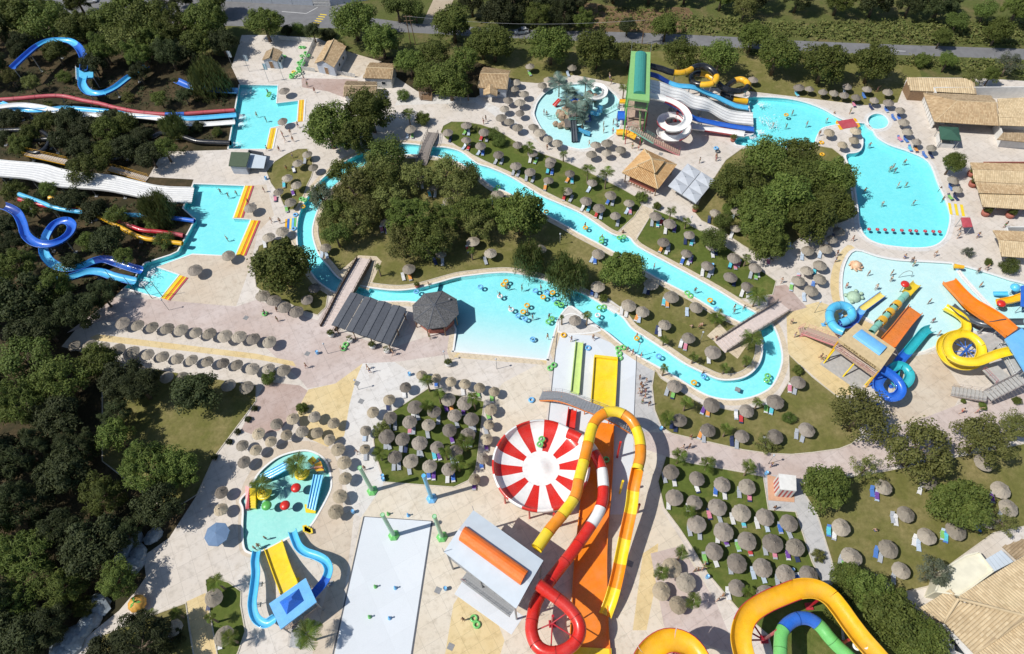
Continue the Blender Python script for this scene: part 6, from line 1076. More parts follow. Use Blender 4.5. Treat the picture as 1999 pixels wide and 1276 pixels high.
for qd, m in (([(1590, 42, 3.9), (2060, 62, 3.9), (2060, 2, 3.2), (1570, -10, 3.2)], 'tile'), ([(1605, 135, 2.9), (2060, 160, 2.9), (2060, 62, 3.9), (1590, 42, 3.9)], 'tile_pale'), ([(1612, 140, 4.1), (2060, 165, 4.1), (2060, 240, 3.9), (1640, 225, 3.9)], 'tile'), ([(1672, 332, 2.9), (2060, 358, 2.9), (2060, 165, 4.1), (1615, 140, 4.1)], 'tile_pale')): tiles(t, Z8(qd) if Z8(qd)[0].z <= Z8(qd)[2].z else [Z8(qd)[k] for k in (3, 2, 1, 0)], M[m])
walls(t, Z8([(1625, 60, 0), (1700, 320, 0), (2060, 345, 0), (2060, 60, 0)]), 2.8, M['brick'])
for k in range(5): q = MB(); p = Z8([(1690+k*75, 345+k*4, 0)])[0]; q.rod(p, p+Vector((0, 0, 2.8)), .12, n=8); q.build('column', M['wall'], t, True)
t = thing('restaurant', 'small tiled terrace roof at the right edge', 'building', at(G(1975, 475)))
for qd, m in (([(1790, 592, 3.8), (2060, 612, 3.8), (2060, 530, 3.0), (1748, 518, 3.0)], 'tile'), ([(1815, 718, 2.8), (2060, 735, 2.8), (2060, 612, 3.8), (1790, 592, 3.8)], 'tile_pale')): z = Z8(qd); tiles(t, z if z[0].z <= z[2].z else [z[k] for k in (3, 2, 1, 0)], M[m])
walls(t, Z8([(1800, 560, 0), (1830, 715, 0), (2060, 730, 0), (2060, 560, 0)]), 2.7, M['wall'])
# two-tier bar
t = thing('pool_bar', 'open bar with two tier orange tiled pyramid roof', 'bar', at(G(1270, 335))); lo = [G(1214, 337, 2.8), G(1284, 369, 2.8), G(1321, 321, 2.8), G(1258, 291, 2.8)]; cen = sum(lo, Vector())/4; mid = [cen+(p-cen)*.42+Vector((0, 0, 1.2)) for p in lo]; up_ = [cen+(p-cen)*.5+Vector((0, 0, 1.55)) for p in lo]; top = cen+Vector((0, 0, 2.7))
for k in range(4):
    tiles(t, [lo[k], lo[(k+1) % 4], mid[(k+1) % 4], mid[k]], M['tile_warm']); tiles(t, [up_[k], up_[(k+1) % 4], top, top+(up_[k]-up_[(k+1) % 4]).normalized()*.01], M['tile_warm']); ridge(t, mid[k]+Vector((0, 0, .08)), lo[k]+Vector((0, 0, .08)), M['tile_pale']); ridge(t, top+Vector((0, 0, .08)), up_[k]+Vector((0, 0, .08)), M['tile_pale'])
legs(t, [cen+(p-cen)*.85 for p in lo], 2.8, M['wood'], .13, name='post'); ct = [cen+(p-cen)*.68 for p in lo]; walls(t, ct, 1.1, M['brick'], name='counter'); walls(t, [cen+(p-cen)*.3 for p in lo], 2.9, M['wood'], name='back_wall')
for k in range(9):
    p = ct[0].lerp(ct[1], (k+.5)/9)+(ct[0]-ct[3]).normalized()*.9; s_ = thing('bar_stool', f'wooden bar stool at the tiled bar, {nth(k, 9)}', 'bar stool', (p.x, p.y, 0), 0, 'bar stools'); q = MB(); q.rod((0, 0, .72), (0, 0, .78), .2, n=10); q.build('seat', M['wood'], s_)
    for a in range(4): q = MB(); q.rod((.1*math.cos(a*PI/2), .1*math.sin(a*PI/2), .72), (.2*math.cos(a*PI/2), .2*math.sin(a*PI/2), 0), .025, n=5); q.build('leg', M['wood'], s_)
# white canopies in a block
o0, ou, ov = G(1304, 362, 2.7), G(1359, 397, 2.7), G(1342, 318, 2.7); du, dv = (ou-o0)/2, (ov-o0)/3; NAME2 = ['front left', 'front right', 'middle left', 'middle right', 'back left', 'back right']
for i in range(2):
    for j in range(3):
        b = o0+du*i+dv*j; cs = [b+du*.02+dv*.02, b+du*.98+dv*.02, b+du*.98+dv*.98, b+du*.02+dv*.98]; cen = sum(cs, Vector())/4; t = thing('square_parasol', f'white square canopy in the block beside the bar, {NAME2[j*2+i]}', 'canopy', at(cen), 0, 'white square canopies'); top = cen+Vector((0, 0, .42))
        for a, b2 in zip(cs, cs[1:]+cs[:1]): q = MB(); q.add([a, b2, top, a-Vector((0, 0, .22)), b2-Vector((0, 0, .22))], [(0, 1, 2), (3, 4, 1, 0)]); q.build('canopy_panel', M['canvas'], t, True)
        legs(t, [cen], 3.4, M['rail'], .06, name='pole')
# slate pavilion
A0, A1, B1, B0 = G(684, 570, 3.2), G(794, 602, 3.2), G(760, 673, 3.2), G(646, 634, 3.2); t = thing('pavilion', 'long pavilion with four dark slate roof strips by the wave pool', 'pavilion', at((A0+B1)/2)); n_ = 4
for k in range(n_):
    u0, u1 = k/n_, (k+1)/n_; p = [A0.lerp(A1, u0+.006), A0.lerp(A1, u1-.006), B0.lerp(B1, u1-.006), B0.lerp(B1, u0+.006)]; up = Vector((0, 0, .3)); m0, m1 = p[0].lerp(p[1], .5)+up, p[3].lerp(p[2], .5)+up
    roofpatch(t, [p[0], m0, m1, p[3]], .12, M['slate'], 'roof_slope'); roofpatch(t, [m0, p[1], p[2], m1], .12, M['slate'], 'roof_slope'); q = MB(); q.bar(m0+Vector((0, 0, .04)), m1+Vector((0, 0, .04)), .14, .1); q.build('ridge_cap', M['slate'], t, True)
legs(t, [A0.lerp(A1, u).lerp(B0.lerp(B1, u), v) for u in (.04, .35, .65, .96) for v in (.06, .5, .94)], 3.2, M['wood'], .11, name='post')
oc = G(850, 604, 3.2); t = thing('octagon_bar', 'octagonal dark shingled bar at the wave pool edge', 'bar', at(oc)); Ro = 4.6; pk = oc+Vector((0, 0, 1.5))
for k in range(8):
    a0, a1 = R(22.5+45*k+6), R(22.5+45*(k+1)+6); a, b = oc+Vector((Ro*math.cos(a0), Ro*math.sin(a0), 0)), oc+Vector((Ro*math.cos(a1), Ro*math.sin(a1), 0)); q = MB(); q.add([a, b, pk, a-Vector((0, 0, .2)), b-Vector((0, 0, .2)), pk-Vector((0, 0, .2))], [(0, 1, 2), (5, 4, 3), (0, 3, 4, 1)]); q.build('roof_panel', M['shingle'], t, True)
    q = MB(); q.bar(pk+Vector((0, 0, .02)), a+Vector((0, 0, .02)), .14, .08); q.build('hip_cap', M['slate'], t, True)
walls(t, [oc+Vector((3.4*math.cos(R(22.5+45*k)), 3.4*math.sin(R(22.5+45*k)), 0)) for k in range(8)], 1.15, M['brick'], name='counter'); legs(t, [oc+Vector((4.2*math.cos(R(22.5+45*k)), 4.2*math.sin(R(22.5+45*k)), 0)) for k in range(8)], 3.2, M['wood'], .1, name='post'); q = MB(); q.rod(G(877, 583, 3.6), G(877, 583, 4.1), .2, n=10); q.build('vent', M['steel'], t, True)
# bottom right building
Zb = lambda pts: [G(1740+p[0]/5.907, 1060+p[1]/5.907, p[2]) for p in pts]
t = thing('tiled_building', 'large building with pale tiled roofs in the bottom right corner', 'building', at(G(1950, 1200)))
for qd in ([(785, 612, 3.3), (1560, 130, 3.3), (1560, 825, 5), (790, 640, 3.4)], [(600, 912, 3.3), (952, 1272, 3.3), (1560, 850, 5), (775, 640, 5)], [(952, 1280, 3.3), (1560, 880, 3.3), (1750, 1300, 4.8), (1200, 1600, 4.8)], [(290, 772, 3.0), (690, 530, 3.0), (775, 640, 3.9), (600, 910, 3.9)], [(360, 880, 2.7), (470, 1060, 2.7), (600, 990, 3.0), (540, 890, 3.0)]):
    z = Zb(qd); tiles(t, z, M['tile_pale'], .42, .6)
for a, b in (((775, 640, 5.05), (1560, 840, 5.05)), ((600, 912, 3.4), (775, 640, 4.9)), ((952, 1276, 3.4), (1560, 865, 3.45))): u, v = Zb([a, b]); ridge(t, u, v, M['tile_pale'], .22)
walls(t, Zb([(640, 900, 0), (980, 1260, 0), (1600, 1500, 0), (1560, 250, 0), (1100, 450, 0), (780, 620, 0)]), 3.1, M['wall'])
fl = Zb([(500, 560, 3.0), (600, 300, 3.0), (850, 150, 3.0), (1000, 110, 3.0), (1168, 325, 3.0), (785, 605, 3.0)]); q = MB(); q.prism(fl, 2.75, 3.0); q.build('flat_roof', M['cream_roof'], t, True); walls(t, [Vector((p.x, p.y, 0)) for p in fl], 3.25, M['cream_roof'], name='parapet')
gl = Zb([(1082, 188, 3.1), (1270, 76, 3.1), (1412, 210, 3.1), (1172, 335, 3.1)])
for k in range(5): roofpatch(t, [gl[0].lerp(gl[1], k/5+.01), gl[0].lerp(gl[1], (k+1)/5-.01), gl[3].lerp(gl[2], (k+1)/5-.01), gl[3].lerp(gl[2], k/5+.01)], .1, M['paint_grey'], 'roof_pane')
tiles(t, Zb([(1280, 40, 2.9), (1440, 190, 2.9), (1560, 120, 3.3), (1560, -60, 3.3)]), M['tile_old'])
bp = Zb([(480, 1150, .5), (640, 1040, .5), (600, 930, .5), (950, 1300, .5), (800, 1400, .5)]); tf = Zb([(590, 930, 2.8), (650, 925, 2.8), (960, 1290, 2.8), (880, 1300, 2.8)]); roofpatch(t, tf, .3, M['wall'], 'gutter_roof')
for k, (x, y) in enumerate(((680, 1150), (740, 1240))):
    g_ = Zb([(x, y, 0)])[0]; u = thing('rooftop_unit', f'white framed dark skylight beside the tiled building, {["upper", "lower"][k]}', 'skylight', at(g_), R(-28), 'skylights'); q = MB(); q.box((0, 0, .6), (1.5, 1.3, 1.2)); q.build('frame', M['wall'], u); q = MB(); q.box((0, 0, 1.22), (1.2, 1.0, .08)); q.build('pane', M['glass'], u)
g_ = Zb([(625, 1235, 0)])[0]; u = thing('air_unit', 'white rounded air unit beside the bottom right building', 'air unit', at(g_), R(40)); q = MB(); q.box((0, 0, .5), (1.6, 1.0, 1.0), taper=.85); q.build('casing', M['wall'], u); q = MB(); q.rod((0, 0, 1.0), (0, 0, 1.06), .38, n=14); q.build('fan_grille', M['rail'], u)
# kiosks
c4 = [G(451, 296, 2.6), G(488, 297, 2.6), G(480, 325, 2.6), G(446, 323, 2.6)]; t = thing('snack_kiosk', 'snack kiosk with olive roof between the left slide pools', 'kiosk', at(sum(c4, Vector())/4)); roofpatch(t, c4, .2, M['awning']); cen = sum(c4, Vector())/4; walls(t, [cen+(p-cen)*.85 for p in c4], 2.4, M['greywall']); roofpatch(t, [G(489, 299, 1.6), G(520, 305, 1.6), G(515, 328, 1.6), G(483, 327, 1.6)], .12, M['paint_grey'], 'counter_top'); walls(t, [G(490, 302, 0), G(517, 307, 0), G(513, 325, 0), G(485, 324, 0)], 1.5, M['slate'], name='counter')
c4 = [G(1520, 924, 3.0), G(1554, 928, 3.0), G(1555, 958, 3.0), G(1523, 955, 3.0)]; cen = sum(c4, Vector())/4; t = thing('striped_kiosk', 'small kiosk with red and white striped walls and white roof', 'kiosk', at(cen)); roofpatch(t, c4, .25, M['wall']); cc_ = [cen+(p-cen)*.95 for p in c4]
for a, b in zip(cc_, cc_[1:]+cc_[:1]):
    for k in range(7): q = MB(); z = Vector((0, 0, -1.65)); q.bar(a.lerp(b, k/7)+z, a.lerp(b, (k+1)/7)+z, .12 if k % 2 else .14, 2.7); q.build('wall_board', Q['crimson'] if k % 2 else M['wall'], t, True)
roofpatch(t, [G(1498, 926, .06), G(1550, 940, .06), G(1551, 980, .06), G(1500, 976, .06)], .08, mat('salmon_base', (.55, .32, .2), .85, .1, 2), 'base')
# bridges
def bridge(name, label, pts, wd, deckm, railm, solid=False, plank=.4):
    pth = resample(catmull([G(*p) for p in pts], 8), plank); t = thing(name, label, 'bridge', at(pth[len(pth)//2])); E2 = {-1: [], 1: []}
    for i, a in enumerate(pth):
        d_ = pth[min(i+1, len(pth)-1)]-pth[max(0, i-1)]; d_ = Vector((d_.x, d_.y, 0)).normalized(); n = Vector((-d_.y, d_.x, 0))*wd/2
        for s_ in (-1, 1): E2[s_].append(a+n*s_)
        g1 = d_*plank*(.5 if solid else .46); q = MB(); vs = [a-g1-n, a+g1-n, a+g1+n, a-g1+n]; q.add(vs+[v-Vector((0, 0, .1)) for v in vs], [(0, 1, 2, 3), (7, 6, 5, 4), (0, 4, 5, 1), (1, 5, 6, 2), (2, 6, 7, 3), (3, 7, 4, 0)]); q.build('plank', deckm, t, True)
    for s_ in (-1, 1):
        q = MB(); q.sweep(E2[s_], [(-.09, -.35), (-.09, .02), (.09, .02), (.09, -.35), (-.09, -.35)]); q.build('beam', railm, t, True)
        if solid: q = MB(); q.sweep(E2[s_], [(-.05, 0), (-.05, .6), (.05, .6), (.05, 0)]); q.build('parapet', railm, t, True)
        railing(t, E2[s_][::3]+[E2[s_][-1]], 1.05, railm, 1.2, .045)
    return t
M['greywood'] = mat('weathered_grey_wood', (.24, .21, .19), .85, .25, 5); M['pinkdeck'] = mat('pinkish_deck', (.58, .495, .455), .85, .12, 2)
bridge('footbridge', 'arched wooden footbridge over the river at the top', [(822, 320, .15), (828, 300, .8), (833, 285, 1.0), (840, 271, .8), (846, 259, .15)], 2.5, M['greywood'], M['greywood'])
bridge('footbridge', 'broad pinkish bridge from the plaza to the river island', [(640, 642, .05), (658, 608, .7), (675, 573, 1.3), (690, 545, 1.1), (712, 506, .1)], 3.1, M['pinkdeck'], mat('brown_bridge_rail', (.13, .095, .07), .8, .2, 4), True, .7)
bridge('footbridge', 'pale bridge over the river bend on the right', [(1408, 676, .05), (1440, 655, .8), (1475, 632, 1.2), (1505, 614, .8), (1532, 597, .05)], 2.9, M['pinkdeck'], mat('grey_bridge_rail', (.30, .26, .23), .8, .2, 4), True, .7)
# pool-side steps in bright bands
def bands(label, a, b, cols, wd=.42, z=.1):
    a, b = G(*a), G(*b); d_ = (b-a).normalized(); n = Vector((d_.y, -d_.x, 0)); t = thing('pool_steps', label, 'pool steps', at((a+b)/2), 0, 'banded pool steps')
    for k, cc in enumerate(cols):
        p = [a+n*(.2+k*wd), b+n*(.2+k*wd), b+n*(.2+(k+.88)*wd), a+n*(.2+(k+.88)*wd)]; o_ = roofpatch(t, [v+Vector((0, 0, z+.06*(k == 1))) for v in p], .25, Q[cc], 'step')
bands('yellow banded steps at the far corner of the top left pool', (580, 238), (583, 196), ['amber', 'yellow', 'amber', 'white']); bands('yellow banded steps at the near corner of the top left pool', (519, 291), (528, 251), ['yellow', 'amber', 'yellow', 'white'])
bands('yellow and red banded steps at the top of the lower left pool', (455, 425), (477, 363), ['yellow', 'yellow', 'orange', 'yellow', 'rose']); bands('yellow and red banded steps at the middle of the lower left pool', (460, 498), (489, 430), ['yellow', 'yellow', 'orange', 'yellow', 'rose']); bands('yellow and red banded steps at the bottom of the lower left pool', (314, 581), (350, 537), ['yellow', 'yellow', 'orange', 'yellow', 'rose'])
bands('yellow and grey banded steps right of the swimming pool', (1852, 418), (1848, 396), ['yellow', 'line', 'yellow', 'line', 'yellow'], .6); bands('green and blue banded mat steps beside the river', (581, 425), (580, 445), ['leaf', 'sky', 'lemon', 'blue', 'amber'], .5)
# fences, wall, gate, poles
def fence(label, pts, m, h=1.1, name='picket_fence', pick=.22):
    P = [G(*p) for p in pts]; t = thing(name, label, 'fence', at(P[0])); q = MB()
    for a, b in zip(P, P[1:]):
        for zz in (.25, h*.8): r_ = MB(); r_.bar(a+Vector((0, 0, zz)), b+Vector((0, 0, zz)), .05, .09); r_.build('rail', m, t, True)
        n = int((b-a).length/pick)
        for i in range(n): c_ = a.lerp(b, (i+.5)/n); q.box((c_.x, c_.y, h/2), (.13, .13, h), math.atan2((b-a).y, (b-a).x))
        for p in resample([a, b], 2.4): r_ = MB(); r_.box((p.x, p.y, h/2+.05), (.14, .14, h+.1)); r_.build('post', m, t, True)
    o_ = q.build('pickets', m, t, True); tag(o_, kind='stuff')
fence('white picket fence around the tube store and grey house', [(546, 77), (614, 82), (590, 136), (616, 140)], M['wall']); fence('white picket fence between the grey house and low white house', [(655, 144), (694, 151)], M['wall'])
t = thing('boundary_wall', 'long grey boundary wall along the parking strip', 'wall', at(G(560, 8)))
for a, b in (((300, -4), (612, 10)), ((646, 11), (730, -2))):
    n = 8
    for k in range(n): u, v = G(*a).lerp(G(*b), k/n), G(*a).lerp(G(*b), (k+.985)/n); q = MB(); q.bar(u+Vector((0, 0, .9)), v+Vector((0, 0, .9)), .2, 1.8); q.build('wall_panel', M['greywall'], t, True)
t = thing('gate', 'white gate in the grey boundary wall', 'gate', at(G(628, 12))); a, b = G(613, 11), G(645, 12)
for k in range(12): p = a.lerp(b, (k+.5)/12); q = MB(); q.box((p.x, p.y, 1.0), (.2, .06, 1.9)); q.build('bar', M['wall'], t, True)
for z in (.1, 1.0, 1.95): q = MB(); q.bar(a+Vector((0, 0, z)), b+Vector((0, 0, z)), .08, .1); q.build('rail', M['wall'], t, True)
for k in range(5): q = MB(); p0, p1 = G(611+k*3.4, 45-k*4.2), G(624+k*3.4, 46.5-k*4.2); n = (G(611+k*3.4, 43.4-k*4.2)-p0); q.add([v+Vector((0, 0, .006)) for v in (p0, p1, p1+n, p0+n)], [(0, 1, 2, 3)]); o_ = q.build('road_marking', Q['yellow']); tag(o_, kind='structure')
for a, b in (((550, 22), (598, 26)), ((598, 26), (620, 14)), ((1750, 99), (1768, 99.6))): q = MB(); p0, p1 = G(*a), G(*b); q.bar(p0+Vector((0, 0, .004)), p1+Vector((0, 0, .004)), .14, .01); tag(q.build('road_marking', M['rim']), kind='structure')
def pole(label, base, top_h, arms=True, twin=0, name='power_pole', m=None, r=.12):
    g_ = G(*base); t = thing(name, label, 'pole', at(g_))
    for k in range(2 if twin else 1): q = MB(); q.rod((k*twin, 0, 0), (k*twin*.7, 0, top_h), r, r*.7, 8); q.build('mast', m or M['wood'], t)
    if arms:
        for z in (top_h-.3, top_h-1.5): q = MB(); q.box((twin*.35, 0, z), (2.4, .12, .14)); q.build('crossarm', m or M['wood'], t)
    return t
pole('twin wooden power pole beside the road', (802, 88), 8.5, True, 1.3); pole('single wooden power pole behind the green tower', (1253, 86), 7.0); pole('grey lamp pole at the top left parking strip', (100, 20), 7, False, m=M['rail'])
q = MB(); a, b = G(797, 40, 0), G(1258, 57, 0); a, b = G(802, 88, 0)+Vector((0, 0, 8.3)), G(1253, 86, 0)+Vector((0, 0, 6.8)); pw = [a.lerp(b, i/24)-Vector((0, 0, 1.6*math.sin(PI*i/24))) for i in range(25)]; q.sweep(pw, [(.03, 0), (0, .03), (-.03, 0), (.03, 0)]); tag(q.build('power_line', M['rail']), 'thin power line sagging between the road poles', 'wire')
for i, (b_, h_) in enumerate((((525, 160), 5.5), ((555, 158), 5.5), ((455, 132), 5), ((487, 140), 5))):
    t = pole(f'white flag on a pole by the top left pool, {nth(i, 4)}', b_, h_, False, name='flag_pole', m=M['rail'], r=.05); q = MB(); vs = []
    for k in range(7): vs += [(.05+k*.14, .12*math.sin(k*1.1), h_-.1), (.05+k*.14, .12*math.sin(k*1.1+.4), h_-1.9)]
    q.add(vs, [(2*k, 2*k+1, 2*k+3, 2*k+2) for k in range(6)]); q.build('flag', M['paint_grey'], t)
for i, b_ in enumerate(((268, 574), (297, 582), (318, 580), (232, 560))): pole(f'dark slim mast at the foot of the lower left pool, {nth(i, 4)}', b_, 5.5, False, name='mast_pole', m=M['darkwood'], r=.07)
t = thing('wooden_ramp', 'brown wooden ramp beside the tall trees near the huts', 'ramp', at(G(830, 188)))
for k in range(10): c_ = [G(818+k*.2, 178+k*1.7, .9-k*.07), G(843, 181+k*1.6, .9-k*.07)]; q = MB(); q.bar(c_[0], c_[1], .19, .07); q.build('plank', M['wood'], t, True)
railing(t, [G(818, 178, .9), G(820, 195, .2)], .9, M['wood'], 1, .05); railing(t, [G(843, 181, .9), G(844, 196, .2)], .9, M['wood'], 1, .05)
# ------------------------------------------------------------------ small things
def ring_mesh(r0, r, m): q = MB(); q.torus((0, 0, r), r0, r, 18, 8); return q.mesh('ring', m, True)
RC = {'orange': Q['amber'], 'green': Q['leaf'], 'blue': Q['sky'], 'navy': Q['slate'], 'yellow': Q['yellow'], 'pale': Q['white']}
RM = {k: ring_mesh(.42, .17, m) for k, m in RC.items()}
_q = MB()
for a in range(2): _q.box((.38 if a else -.38, 0, .34), (.05, .2, .05))
HAND = _q.mesh('handles', M['darkwood'])
NT = [0]
def swim_tube(px, py, c, label, z=-.1, double=False, group='swim tubes', rz=None):
    NT[0] += 1; random.seed(NT[0]*3); g_ = G(px, py, z+.15); t = thing('swim_tube', label, 'swim tube', (g_.x, g_.y, z), rz if rz is not None else random.uniform(0, 3), group)
    if double:
        for s_ in (-.48, .48): obj('ring', RM[c], t, (s_, 0, 0))
    else: obj('ring', RM[c], t)
    h = obj('handles', HAND, t); h.scale = (1.9 if double else 1.15, 1, 1); return t
def tubes(place, its, z=-.1):
    its = sorted(its); cnt = {}
    for it in its: cnt.setdefault((it[2], len(it) > 3), []).append(it)
    for (c, dbl), L in cnt.items():
        for i, it in enumerate(L): swim_tube(it[0], it[1], c, f'{c} {"double" if dbl else "single"} swim tube {place}, {nth(i, len(L))}'.rstrip(', '), z, dbl, 'swim tubes '+place)
Z7 = lambda x, y: (1000+x/3.988, 320+y/3.988); Z3 = lambda x, y: (1000+x/3.988, 640+y/3.988)
tubes('floating in the wave pool', [(*Z7(115, 1100), 'orange'), (*Z7(85, 1150), 'orange'), (*Z7(240, 1035), 'orange'), (*Z7(315, 1000), 'orange'), (*Z7(45, 1180), 'blue'), (*Z7(100, 1205), 'blue'), (*Z7(325, 1055), 'blue'), (*Z7(180, 985), 'blue'), (*Z7(295, 1215), 'green', 1), (*Z7(365, 1090), 'green', 1), (*Z7(695, 1115), 'green', 1), (985, 552, 'orange', 1), (938, 560, 'blue'), (976, 578, 'pale'), (813, 569, 'blue'), (1040, 662, 'blue'), (998, 604, 'pale'), (1167, 615, 'pale'), (1068, 571, 'blue')])
tubes('drifting on the upper river', [(*Z7(570, 495), 'orange'), (*Z7(265, 370), 'orange'), (*Z7(695, 590), 'green', 1), (*Z7(850, 570), 'green', 1), (*Z7(1375, 1015), 'green', 1), (*Z7(1540, 1060), 'orange'), (*Z7(1590, 1130), 'blue'), (970, 367, 'green', 1)])
tubes('drifting on the lower river', [(*Z3(970, 80), 'orange'), (*Z3(1415, 425), 'orange'), (*Z3(1140, 220), 'blue'), (*Z3(1490, 375), 'blue'), (*Z3(1985, 390), 'green', 1)])
tubes('on the left river bend', [(592, 403, 'orange'), (592, 389, 'green', 1), (577, 419, 'blue'), (574, 446, 'blue')], .02)
tubes('on the slide landing pad', [(*Z3(400, 55), 'orange'), (*Z3(590, 155), 'blue'), (*Z3(845, 155), 'green', 1), (*Z3(835, 215), 'green', 1), (*Z3(310, 300), 'green', 1), (*Z3(150, 560), 'blue')], .02)
tubes('on the plaza by the slate pavilion', [(673, 676, 'green', 1), (517, 612, 'green')], .02); tubes('on the cream paving under the tower', [(928, 1213, 'green', 1)], .02); tubes('around the swimming pool', [(1604, 278, 'orange'), (1605, 301, 'orange'), (1535, 224, 'orange')], -.05); tubes('on the paving by the spiral slide', [(1398, 289, 'blue'), (1401, 295, 'navy')], .02); tubes('on the island grass', [(838, 378, 'orange')], .02); tubes('in the top left pool', [(525, 184, 'green', 1)])
t = swim_tube(1056, 862, 'green', 'green double swim tube riding inside the striped bowl', 3.5, True); t = swim_tube(1178, 898, 'green', 'dark green double swim tube in the orange run-out', .55, True); t = swim_tube(1680, 1260, 'pale', 'pale double raft sliding in the yellow flume', 6.5, True)
random.seed(3); L = []
for k in range(24): u = k/24; L.append((572+u*28+random.uniform(-7, 7), 150-u*50+random.uniform(-3, 3), .02+.32*(k % 3)))
for i, (x, y, z) in enumerate(sorted(L)): swim_tube(x, y, 'green' if i not in (3, 20) else 'yellow', f'{"green" if i not in (3, 20) else "yellow"} tube in the stack by the grey house, {nth(i, 24) if i < 20 or i == 20 else nth(i, 24)}'.replace('twentieth', 'twentieth'), z, False, 'stacked tubes')
for i, (x, y) in enumerate(((552, 109), (590, 92))): swim_tube(x, y, 'green', f'loose green tube beside the tube stack, {["near", "far"][i]}', .02, True, 'loose tubes')
for i, x in enumerate((785, 850, 910, 972, 1040, 1105, 1152, 1222, 1285, 1335)):
    g_ = G(1500+x/3.988, 320+(505+i*2.2)/3.988, 0); t = thing('float_pad', f'round red float in the swimming pool row, {nth(i, 10)}', 'float', (g_.x, g_.y, -.12), 0, 'red floats in a row'); q = MB(); q.lathe([(.01, .22), (.2, .21), (.36, .17), (.4, .1), (.34, -.05)], 14); q.build('disc', Q['crimson'], t, smooth=True); q = MB(); q.lathe([(.17, .21), (.1, .26), (.01, .27)], 10); q.build('centre_boss', Q['pink'], t, smooth=True)
# spray poles and jets
def spray(base, top, c, label):
    B0 = G(*base); h = 9.5; t = thing('spray_pole', label, 'spray pole', at(B0)); q = MB(); q.rod((0, 0, .3), (0, 0, h), .33, .29, 14); q.build('tube', Q[c] if c == 'cyan' else mat('pale_green_tube', (.36, .60, .40), .4, .06, 2), t); q = MB(); q.lathe([(.95, 0), (.9, .22), (.5, .55), (.35, .6)], 6); q.build('base', Q['leaf' if c != 'cyan' else 'sky'], t); q = MB(); q.torus((0, 0, h), .3, .05, 14, 6); q.build('rim', Q['leaf' if c != 'cyan' else 'sky'], t)
spray((769, 1045), 0, 'mint', 'tall pale green spray pole on the splash pad'); spray((863, 1048), 0, 'mint', 'tall pale green spray pole right of the splash pad'); spray((843, 973), 0, 'cyan', 'tall light blue spray pole above the splash pad'); spray((727, 958), 0, 'mint', 'tall pale green spray pole left of the square lawn')
for i, (x, y, c) in enumerate(((1030, 190, 'leaf'), (1185, 200, 'sky'), (930, 755, 'leaf'), (1085, 765, 'sky'), (885, 990, 'leaf'), (1040, 1000, 'sky'))):
    g_ = G(500+x/3.988, 956+y/3.988); t = thing('water_jet', f'small {"green" if c == "leaf" else "blue"} jet post in the {["upper", "middle", "lower"][i//2]} pair on the splash pad', 'water jet', at(g_), 0, 'splash pad jets'); q = MB(); q.lathe([(.3, 0), (.26, .2), (.12, .3), (.1, .8), (.14, .85), (.01, .9)], 10); q.build('post', Q[c], t, smooth=True)
# blue octagonal parasol, pumpkin, rocks, pads, toys
g_ = G(423, 1042, 2.3); t = thing('fabric_parasol', 'large grey blue octagonal parasol by the small children pool', 'parasol', at(g_)); m_ = mat('grey_blue_canvas', (.13, .21, .34), .8, .06, 2)
for k in range(8): a0, a1 = R(45*k+15), R(45*(k+1)+15); q = MB(); q.add([(1.95*math.cos(a0), 1.95*math.sin(a0), 2.2), (1.95*math.cos(a1), 1.95*math.sin(a1), 2.2), (0, 0, 2.75), (1.95*math.cos(a0), 1.95*math.sin(a0), 2.02), (1.95*math.cos(a1), 1.95*math.sin(a1), 2.02)], [(0, 1, 2), (3, 4, 1, 0)]); q.build('panel', m_, t)
q = MB(); q.rod((0, 0, 0), (0, 0, 2.8), .04, n=8); q.box((0, 0, .05), (.6, .6, .1)); q.build('pole', M['rail'], t)
g_ = G(268, 1178, 1.0); t = thing('pumpkin_figure', 'big orange pumpkin figure beside the dark wood', 'figure', at(g_)); q = MB(); vs = []
for j in range(11):
    th = PI*j/10
    for k in range(40): a = 2*PI*k/40; r = 1.3*math.sin(th)*(1+.07*abs(math.cos(5*a))-.05); vs.append((r*math.cos(a), r*math.sin(a), 1.02-1.0*math.cos(th)))
q.add(vs, [(j*40+k, j*40+(k+1) % 40, (j+1)*40+(k+1) % 40, (j+1)*40+k) for j in range(10) for k in range(40)]); q.build('body', mat('pumpkin_paint', (.62, .33, .06), .6, .15, 3), t, smooth=True); q = MB(); q.rod((0, 0, 1.95), (.15, .1, 2.4), .16, .1, 8); q.build('stalk', Q['green'], t)
for k in range(3): a = k*2.1; q = MB(); q.add([(0, 0, 2.06), (.5*math.cos(a-.4), .5*math.sin(a-.4), 2.02), (.95*math.cos(a), .95*math.sin(a), 1.8), (.5*math.cos(a+.4), .5*math.sin(a+.4), 2.02)], [(0, 1, 2, 3)]); q.build('leaf', Q['green'], t)
M['stone'] = mat('blue_grey_boulder', (.26, .30, .33), .9, .35, 1.5, bmp=.5)
for i, (x, y, r) in enumerate(((232, 1042, 2.0), (252, 1062, 2.2), (270, 1080, 1.8), (258, 1100, 2.0), (300, 1045, 1.6), (240, 1082, 1.8), (190, 1180, 2.2), (175, 1210, 2.0), (140, 1250, 2.4), (120, 1270, 2.0), (160, 1230, 1.8))):
    random.seed(i+50); g_ = G(x, y, .5); q = MB(); q.lathe([(.2, -.7), (.9, -.4), (1.0, .1), (.75, .5), (.4, .72), (.01, .78)], 9, jit=.2); q.v = [Vector((v.x*r, v.y*r*.75, v.z*r*.7+.3)) for v in q.v]; o_ = q.build('boulder', M['stone'], loc=at(g_)); o_.rotation_euler = (0, 0, i); tag(o_, f'blue grey boulder at the wood edge, {nth(sorted([232, 252, 270, 258, 300, 240, 190, 175, 140, 120, 160]).index(x), 11)}', 'boulder', 'boulders at the wood edge')
